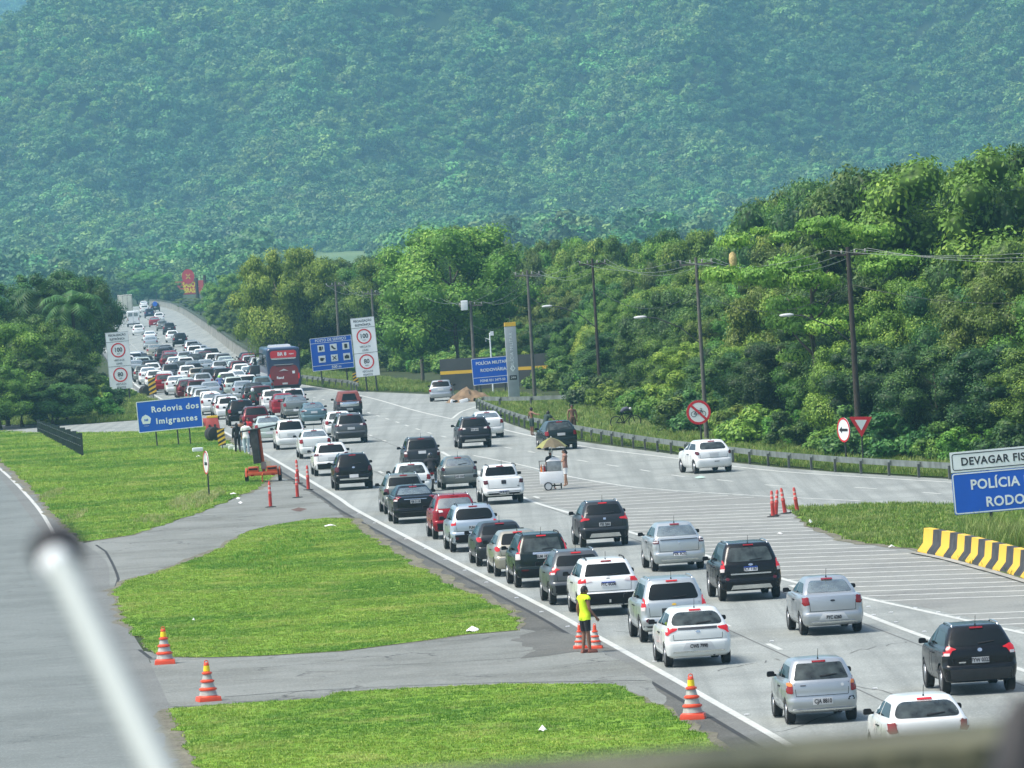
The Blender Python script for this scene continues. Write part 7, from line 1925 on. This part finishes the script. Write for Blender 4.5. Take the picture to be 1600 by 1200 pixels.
# wires
w0 = AT(1700, 300, 270); tops2 = [(Vector((tops[0][0].x + 14, tops[0][0].y - 18, 0)), tops[0][1] - .1)] + tops
for k in range(len(tops2) - 1):
    for wi, (x, dz) in enumerate(((-.9, 0), (.35, 0), (.9, 0), (0, -1.6))):
        (a, ha), (b, hb) = tops2[k], tops2[k + 1]; A = Vector((a.x + x, a.y, ha - .1 + dz)); B = Vector((b.x + x, b.y, hb - .1 + dz)); pts = []
        for i in range(13):
            u = i / 12; q = A.lerp(B, u); q.z -= (.55 + .2 * wi) * 4 * u * (1 - u); pts.append(q)
        mb = MB(); mb.tube(pts, .010, 4); o = mb.build('overhead_wire', M_GALV if wi != 3 else M_POST); tag(o, ['outer left', 'inner', 'outer right', 'low sagging'][wi] + ' overhead wire ' + ['leaving the frame right of the yield sign pole', 'from the yield sign pole to the no cycling pole', 'from the no cycling pole to the bicycle pole', 'from the bicycle pole to the totem pole', 'from the totem pole to the transformer pole', 'from the transformer pole to the next pole left', 'between the thin poles near the speed sign', 'between the last thin poles on the left'][k], 'wire', 'overhead wires along the wood')
p = AT(1145, 405, 330); mb = MB(); mb.lathe([(.02, -.42), (.16, -.3), (.2, 0), (.17, .25), (.05, .36)], 'Z', (0, 0, 0), 9); o = mb.build('straw_tuft', mat('dry_straw', (.55, .42, .18), rough=.95, var=.3, scale=10), loc=p); tag(o, 'straw coloured tuft hanging on the wires before the wood', 'tuft')
p = G(771, 616); t = empty('camera_mast', p, 0, 'thin white mast with a small camera above the blue police sign', 'camera mast'); h_ = top_h(p.x, p.y, 520)
mb = MB(); mb.cyl((0, 0, 0), (0, 0, h_), .06, .05, 8); mb.build('mast', M_SIGNW, t); mb = MB(); mb.tube([(0, 0, h_ - .5), (-.3, 0, h_ - .35), (-.3, 0, h_ - .6)], .03, 6); mb.box((.15, 0, h_ - .05), (.25, .2, .3)); mb.build('camera', M_SIGNW, t)

# ------------------------------------------------------------------ far signs
p = AT(297, 470, 1470); t = empty('restaurant_sign', (p.x, p.y, 0), 0, 'red round sign over red and yellow boards rising beyond the curve', 'sign')
def Zr(py): return top_h(p.x, p.y, py)
mb = MB(); zc = Zr(432); mb.prism(ellipse(1.35, 1.6, 24, -.1, zc), .2, FACE_S); mb.build('sign_panel', M_BUSRED, t)
for a in (.7, -.7): mb = MB(); mb.prism(rect(.25, 1.3), .03, TR(-.1, -.201, zc) @ FACE_S @ Matrix.Rotation(a, 4, 'Z')); mb.build('crossed_cutlery', M_YELLOW, t)
mb = MB(); mb.prism(rect(6.2, 2.9, .1, Zr(449.5)), .15, TR(0, .1, 0) @ FACE_S); mb.build('name_board', mat('faded_sign_red', (.55, .05, .04), rough=.6), t)
mb = MB(); mb.prism(rect(3.0, 2.6, .3, Zr(449.5)), .05, TR(0, -.06, 0) @ FACE_S); mb.build('letter_board', M_BUSRED, t)
text('SABOR', 1.5, TR(.3, -.12, Zr(445)) @ FACE_S, t, material=M_YELBR, bold=.07, xs=.72); text('BRASA', 1.4, TR(.3, -.12, Zr(454)) @ FACE_S, t, material=M_YELBR, bold=.07, xs=.72)
for x in (-1.9, 1.9): post(t, x, 0, Zr(447), .2, y=.3)
p = G(243, 489); t = empty('road_sign', p, 0, 'tiny blue round sign at the head of the queue', 'road sign'); z = 1.7
mb = MB(); mb.prism(ellipse(.45, .45, 16, 0, z), .03, FACE_S); mb.build('sign_panel', M_BLUE, t); post(t, 0, 0, z, .05, y=.05)

# ------------------------------------------------------------------ orange sign trailer
p = G(412, 753); s_ = sc_at(p); t = empty('sign_trailer', p, .0, 'orange two wheeled sign trailer with a folded black arrow board', 'trailer')
mb = MB(); mb.box((0, 0, .42), (1.45, 1.3, .16)); mb.build('frame', M_ORANGEP, t, bevel=.02)
for sx in (-1, 1):
    mb = MB(); mb.box((sx * .45, -.1, .62), (.5, .9, .28)); mb.build('battery_box', M_ORANGEP, t, bevel=.03)
    mb = MB(); mb.box((sx * .45, -.56, .66), (.42, .02, .08)); mb.build('vent', M_BLACK, t)
    t_, r_ = wheel_mesh(.30, .17, True); o = link_mesh('wheel', t_, None, t, (sx * .80, .05, .30)); link_mesh('rim', r_, None, o)
    mb = MB(); mb.tube([(sx * .8, -.34, .30), (sx * .8, -.26, .56), (sx * .8, .05, .68), (sx * .8, .36, .56), (sx * .8, .44, .30)], .05, 6); mb.build('mudguard', M_ORANGEP, t)
mb = MB(); mb.cyl((.05, 0, .5), (-.08, 0, 2.55), .085, .075, 10); mb.build('mast', M_ORANGEP, t)
mb = MB(); mb.box((.05, 0, .8), (.26, .26, .35)); mb.build('mast_bracket', M_CONC, t, bevel=.02)
mb = MB(); mb.box((-.28, .1, 1.72), (.36, .9, 1.6), m=Matrix.Rotation(-.06, 3, 'Y')); mb.build('arrow_board', M_BLKP, t, bevel=.02)
mb = MB(); mb.box((-.12, 0, 2.58), (1.75, .8, .06), m=Matrix.Rotation(-.13, 3, 'Y')); mb.build('solar_panel', M_DARKP, t, bevel=.01)
mb = MB(); mb.tube([(0, -.6, .42), (0, -1.5, .36)], .04, 6); mb.cyl((0, -1.4, 0), (0, -1.4, .4), .03, n=6); mb.build('tow_bar', M_ORANGEP, t)
for sx in (-.5, .5):
    mb = MB(); mb.box((sx, -.67, .36), (.16, .03, .08)); mb.build('tail_light', M_RED, t)

# ------------------------------------------------------------------ people
P_ = G(917, 1021); walk = dict(anL=(-.07, -.06, .09), anR=(.09, .05, .09), toL=(-.10, .09, .035), toR=(.15, .18, .035), elL=(-.23, -.06, 1.13), elR=(.25, .0, 1.12), wrR=(.28, .16, .92), head=(.015, .03, 1.60))
person(P_, math.radians(-58), 'man in a bright yellow vest and black shorts standing on the path edge beside cones', walk, M_SKIN, 'vest', M_HIVIS, 'shorts', M_CLOTHK, shoes=mat('reddish_sandal', (.2, .07, .05), rough=.8), scale=1.05)
P1 = G(372, 708); person(P1, math.radians(10), 'woman in black walking on the verge, leftmost of the walkers', dict(anL=(-.1, .16, .09), toL=(-.11, .3, .04), anR=(.1, -.2, .12), toR=(.1, -.06, .04)), M_SKIN, 'long', M_CLOTHK, 'long', M_CLOTHK, shoes=M_BLACK, long_hair=True, female=True, scale=.98, group='walkers on the verge by the trailer')
P2 = G(379, 703); person(P2, math.radians(-20), 'brown skinned walker with pale jeans in the middle of the walkers', dict(elR=(.34, .1, 1.2), wrR=(.5, .2, 1.15), elL=(-.36, .05, 1.25), wrL=(-.55, .12, 1.28)), M_SKIN, None, None, 'long', M_DENIM, shoes=M_CLOTHW, scale=1.0, group='walkers on the verge by the trailer')
P3 = G(386, 710); person(P3, math.radians(-15), 'man in a white shirt and light jeans, foremost of the walkers', dict(elR=(.33, .08, 1.2), wrR=(.5, .15, 1.1)), M_SKIN2, 'tee', M_CLOTHW, 'long', M_DENIM, shoes=M_CLOTHW, scale=1.04, group='walkers on the verge by the trailer')
P4 = G(390, 700); person(P4, math.radians(160), 'walker in a red shirt half hidden by the trailer board', None, M_SKIN2, 'tee', M_CLOTHR, 'long', M_CLOTHK, shoes=M_BLACK, scale=1.0, group='walkers on the verge by the trailer')
P5 = G(832, 681); person(P5, math.radians(-60), 'bare chested boy in dark green shorts walking by the guardrail', dict(elR=(.4, .05, 1.3), wrR=(.62, .1, 1.28), elL=(-.36, .02, 1.2), wrL=(-.5, .1, 1.1)), M_SKIN, None, None, 'shorts', M_CLOTHG, scale=.92, group='bathers by the guardrail')
P6 = G(853, 690); person(P6, math.radians(-40), 'long haired bather leaning over the dark green hatchback', dict(waist=(0, .06, 1.1), chest=(0, .16, 1.26), neck=(0, .28, 1.40), head=(0, .34, 1.51), shL=(-.16, .24, 1.36), shR=(.16, .24, 1.36), elL=(-.25, .42, 1.2), elR=(.25, .42, 1.2), wrL=(-.2, .6, 1.1), wrR=(.2, .6, 1.1)), M_SKIN2, 'tee', M_CLOTHG, 'shorts', M_CLOTHK, long_hair=True, female=True, group='bathers by the guardrail')
P7 = G(896, 682); person(P7, math.radians(190), 'bare chested man in brown shorts behind the guardrail', dict(anL=(-.1, .2, .09), toL=(-.1, .34, .04), anR=(.1, -.16, .1), toR=(.1, -.02, .04)), M_SKIN, None, None, 'shorts', mat('brown_cloth', (.13, .07, .04), rough=.9), scale=1.02, group='bathers by the guardrail')
# vendor, customer and the drinks cart
PC = G(863, 766); s_ = sc_at(PC)
cart = empty('vendor_cart', PC, 0, 'white drinks vending cart with a steel box standing on the hatched area', 'cart')
mb = MB(); mb.box((0, 0, .56), (1.02, .6, .52)); mb.build('body', M_WHITE, cart, bevel=.02)
mb = MB(); mb.box((.14, 0, 1.05), (.62, .5, .42)); mb.build('steel_box', mat('brushed_steel', (.3, .32, .32), rough=.4, metal=.7, var=.2, scale=6), cart, bevel=.01)
mb = MB(); mb.add([(-.2, -.26, 1.27), (.46, -.26, 1.27), (.46, .26, 1.27), (-.2, .26, 1.27), (.1, 0, 1.45), (.2, 0, 1.45)], [(0, 1, 5, 4), (1, 2, 5), (2, 3, 4, 5), (3, 0, 4)]); mb.build('lid', M_WHITE, cart)
mb = MB()
for a, b in (((-.48, -.26, .82), (-.50, -.26, 1.3)), ((-.48, .26, .82), (-.50, .26, 1.3)), ((-.50, -.26, 1.3), (-.22, -.26, 1.3)), ((-.48, -.26, 1.05), (-.22, -.26, 1.05)), ((-.50, -.26, 1.3), (-.50, .26, 1.3))): mb.cyl(a, b, .015, n=6)
mb.build('rack', M_DARKP, cart)
for k in range(4):
    mb = MB(); mb.lathe([(.04, 0), (.045, .1), (.04, .22), (.015, .28), (.015, .32)], 'Z', (-.42 + .07 * k, -.1 + .07 * (k % 2), .82), 10); mb.build('bottle', [M_AMBER, M_WHITE, M_RED, M_GLASSL][k], cart)
for y in (-.36, .36):
    mb = MB(); mb.lathe([(.14, -.02), (.17, -.025), (.185, 0), (.17, .025), (.14, .02), (.14, -.02)], 'Y', (-.16, y, .19), 22, closed=True); w_ = mb.build('wheel', M_RUBBER, cart)
    mb = MB(); mb.lathe([(.0, -.012), (.14, -.012), (.14, .012), (0, .012)], 'Y', (-.16, y, .19), 20, closed=True); mb.build('rim', M_PLATE, w_)
mb = MB(); mb.cyl((.4, 0, .05), (.4, 0, .32), .03, n=6); mb.box((.15, 0, .2), (.5, .08, .05)); mb.build('stand', M_BLACK, cart)
um = empty('parasol', PC + Vector((.08, .25, 0)), 0, 'faded yellow parasol with a brown panel over the drinks cart', 'parasol')
M_PY = mat('faded_yellow_canvas', (.24, .25, .08), rough=.8, var=.15, scale=4); M_PB = mat('brown_canvas', (.12, .10, .055), rough=.8, var=.2, scale=4)
apex = Vector((0, 0, 2.30)); N = 8
for k in range(N):
    a0, a1 = 2 * math.pi * (k) / N + .2, 2 * math.pi * (k + 1) / N + .2; R_ = .74; zt = 1.84
    r0 = Vector((R_ * math.cos(a0), R_ * math.sin(a0), zt)); r1 = Vector((R_ * math.cos(a1), R_ * math.sin(a1), zt)); m0 = apex.lerp(r0, .5) + Vector((0, 0, .07)); m1 = apex.lerp(r1, .5) + Vector((0, 0, .07)); mm_ = (r0 + r1) / 2 * .93 + Vector((0, 0, .03 + zt * .07 * 0)); mm_.z = zt + .06
    mb = MB(); mb.add([apex, m0, m1, r0, mm_, r1], [(0, 1, 2), (1, 3, 4), (1, 4, 2), (2, 4, 5)]); mb.build('canopy_panel', M_PB if k in (5, 6, 1) else M_PY, um)
mb = MB(); mb.cyl((0, 0, .0), (0, 0, 2.34), .018, n=8); mb.build('pole', M_SIGNW, um)
PV = PC + Vector((.02, .75, 0)); person(PV, math.radians(200), 'vendor with a white cap behind the drinks cart', None, M_SKIN, 'tee', M_CLOTHK, 'shorts', M_CLOTHK, hat=M_CLOTHW, scale=.98)
PW = G(885, 760); person(PW, math.radians(95), 'barelegged customer in white shorts standing at the right of the cart', dict(anL=(-.1, .06, .09), anR=(.1, -.06, .09), elL=(-.22, .1, 1.18), wrL=(-.2, .3, 1.12), elR=(.22, .1, 1.18), wrR=(.2, .3, 1.12)), M_SKIN2, 'vest', mat('pink_brown_top', (.3, .17, .13), rough=.9), 'shorts', M_CLOTHW, long_hair=True, female=True, scale=.96)
# bicycle
PB = G(978, 669); t = empty('bicycle', PB, math.radians(8), 'dark bicycle parked on the grass behind the guardrail', 'bicycle')
for x in (-.52, .52):
    mb = MB(); mb.lathe([(.305, -.02), (.345, -.026), (.36, 0), (.345, .026), (.305, .02), (.305, -.02)], 'Y', (x, 0, .355), 30, closed=True); w_ = mb.build('wheel', M_RUBBER, t)
    mb = MB()
    for k in range(14):
        a = k * 2 * math.pi / 14; mb.cyl((x, 0, .355), (x + .32 * math.cos(a), 0, .355 + .32 * math.sin(a)), .003, n=3)
    mb.build('spokes', M_GALV, w_)
mb = MB()
for a, b in (((-.52, .355), (-.18, .78)), ((-.52, .355), (-.08, .32)), ((-.08, .32), (-.20, .86)), ((-.08, .32), (.36, .76)), ((-.18, .78), (.34, .84)), ((.34, .90), (.52, .355))): mb.cyl((a[0], 0, a[1]), (b[0], 0, b[1]), .026, n=6)
mb.build('frame', M_BLACK, t)
mb = MB(); mb.box((-.21, 0, .89), (.26, .14, .06)); mb.build('saddle', M_BLACK, t, bevel=.02)
mb = MB(); mb.tube([(.30, -.28, .98), (.36, -.1, 1.0), (.36, .1, 1.0), (.30, .28, .98)], .014, 6); mb.cyl((.34, 0, .88), (.36, 0, 1.0), .016, n=6); mb.build('handlebar', M_GALV, t)
mb = MB(); mb.lathe([(.09, -.01), (.09, .01)], 'Y', (-.08, .04, .32), 14); mb.box((-.08, .1, .2), (.1, .06, .02)); mb.build('crank', M_DARKP, t)
mb = MB(); mb.tube([(-.22, -.02, .92), (-.05, -.03, 1.05), (.12, -.02, 1.08), (.28, -.01, 1.0)], [.08, .13, .12, .05], 9); o = mb.build('bag', mat('grey_white_bag', (.09, .09, .13), rough=.9, var=.4, scale=8), loc=PB); o.rotation_euler = (0, 0, math.radians(8)); tag(o, 'dark bundle resting over the saddle and bar of the parked bicycle', 'bag')
mb = MB(); mb.lathe([(.0, -.07), (.07, -.03), (.08, .03), (.0, .08)], 'Z', (.30, -.02, 1.07), 10); o = mb.build('white_cap', M_CLOTHW, loc=PB); o.rotation_euler = (0, 0, math.radians(8)); tag(o, 'white cap hung at the handlebar of the parked bicycle', 'cap')

# ------------------------------------------------------------------ litter
for k, (px, py, w_, l_, lab) in enumerate([(738, 988, .38, .5, 'white plastic bag at the lower right edge of the middle lawn'), (848, 1145, .18, .3, 'pale scrap of paper on the lowest lawn'), (1266, 819, .22, .3, 'white plastic bag at the edge of the island grass'), (1393, 857, .3, .14, 'white scrap at the foot of the island before the striped barrier'),
        (516, 824, .5, .12, 'thin white strip of litter at the top of the middle lawn'), (365, 774, .3, .25, 'white scrap between the round sign and the trailer'), (372, 781, .22, .2, 'small white scrap just below the first one by the trailer'), (376, 788, .2, .2, 'lowest white scrap of the three near the trailer'), (310, 715, .3, .3, 'white scrap in the left lawn above the round sign'), (303, 972 + 0, .1, .1, 'tiny white scrap on the left part of the middle lawn'), (1218, 837, .2, .12, 'small white scrap on the asphalt by the island'), (1095, 748, .5, .5, 'pale green rag on the right road lane line')]):
    p = G(px, py); mb = MB(); r_ = random.Random(k + 5); n = 9; V = [Vector((0, 0, .10 + .05 * (k < 3)))]
    for i in range(n):
        a = 2 * math.pi * i / n; V.append(Vector((w_ / 2 * math.cos(a) * r_.uniform(.7, 1.2), l_ / 2 * math.sin(a) * r_.uniform(.7, 1.2) * 1.5, r_.uniform(.0, .06))))
    mb.add(V, [(0, i + 1, (i + 1) % n + 1) for i in range(n)], True); o = mb.build('litter', M_CLOTHW if k != 11 else mat('pale_rag', (.35, .5, .42), rough=.9), loc=p + Vector((0, 0, .035))); tag(o, lab, 'litter', 'scraps of litter')

# ------------------------------------------------------------------ the bridge the picture is taken from
M_MOSS = mat('mossy_parapet', (.09, .092, .055), rough=.95, var=.5, scale=6, bump=1, bscale=30, dirt=(.02, .03, .012), dscale=7, damt=1.0)
def onplane(px, py, z): d = ray(px, py); k = (z - CAM_H) / d.z; return Vector((d.x * k, d.y * k, z))
zt = CAM_H - .43
A = onplane(650, 1201, zt); B = onplane(1560, 1124, zt); d = (B - A).normalized(); n_ = Vector((d.y, -d.x, 0))
A2 = A - d * 8; B2 = B + d * 8
par = empty('parapet', A2, 0, 'out of focus mossy concrete parapet along the bottom edge', 'parapet')
def slab(w0, w1, z0, z1, m, name, parent=par):
    V = [q + n_ * w_ + Vector((0, 0, z - zt)) - A2 for z in (z0, z1) for q, w_ in ((A2, w0), (B2, w0), (B2, w1), (A2, w1))]
    mb = MB(); mb.add(V, [(3, 2, 1, 0), (4, 5, 6, 7), (0, 1, 5, 4), (1, 2, 6, 5), (2, 3, 7, 6), (3, 0, 4, 7)]); return mb.build(name, m, parent, bevel=.012)
slab(0, .22, zt - .10, zt, M_MOSS, 'coping'); slab(.02, .19, zt - .95, zt - .102, M_CONC, 'wall')
dk = MB(); V = [q + n_ * w_ + Vector((0, 0, z - zt)) for z in (zt - 1.6, zt - .96) for q, w_ in ((A2, 0), (B2, 0), (B2, 11), (A2, 11))]
dk.add(V, [(3, 2, 1, 0), (4, 5, 6, 7), (0, 1, 5, 4), (1, 2, 6, 5), (2, 3, 7, 6), (3, 0, 4, 7)]); o = dk.build('bridge_deck', M_CONC); o['kind'] = 'structure'
# white rail with a dark end knob, and the grey post at the lower right
p0 = AT(88, 872, 4.6); p1 = AT(262, 1235, 4.3); p2 = p1 + (p1 - p0) * 3.2
t = empty('safety_rail', p0, 0, 'blurred white rail with a dark round end at the lower left', 'rail')
mb = MB(); mb.cyl((p2 - p0) * .012, p2 - p0, .0100, .0135, 14); mb.build('tube', mat('old_white_rail', (.32, .36, .34), rough=.6), t)
mb = MB(); mb.lathe([(.0, -.018), (.013, -.014), (.019, 0), (.013, .014), (0, .018)], 'Y', (-.001, .022, .004), 16); mb.build('end_knob', M_DARKP, t)
mb = MB(); mb.lathe([(.0, -.014), (.012, -.006), (.012, .006), (0, .012)], 'Y', (.0, -.004, -.004), 14); mb.build('end_cap', M_SIGNW, t)
p0 = AT(1592, 1085, 4.0); t = empty('rail_post', p0, 0, 'blurred dark grey post at the lower right corner', 'post')
mb = MB(); mb.tube([(.006, 0, .0), (.004, 0, -.012), (-.002, -.002, -.05), (-.002, -.01, -.9)], [.006, .014, .021, .024], 14); mb.build('shaft', M_DARKP, t)
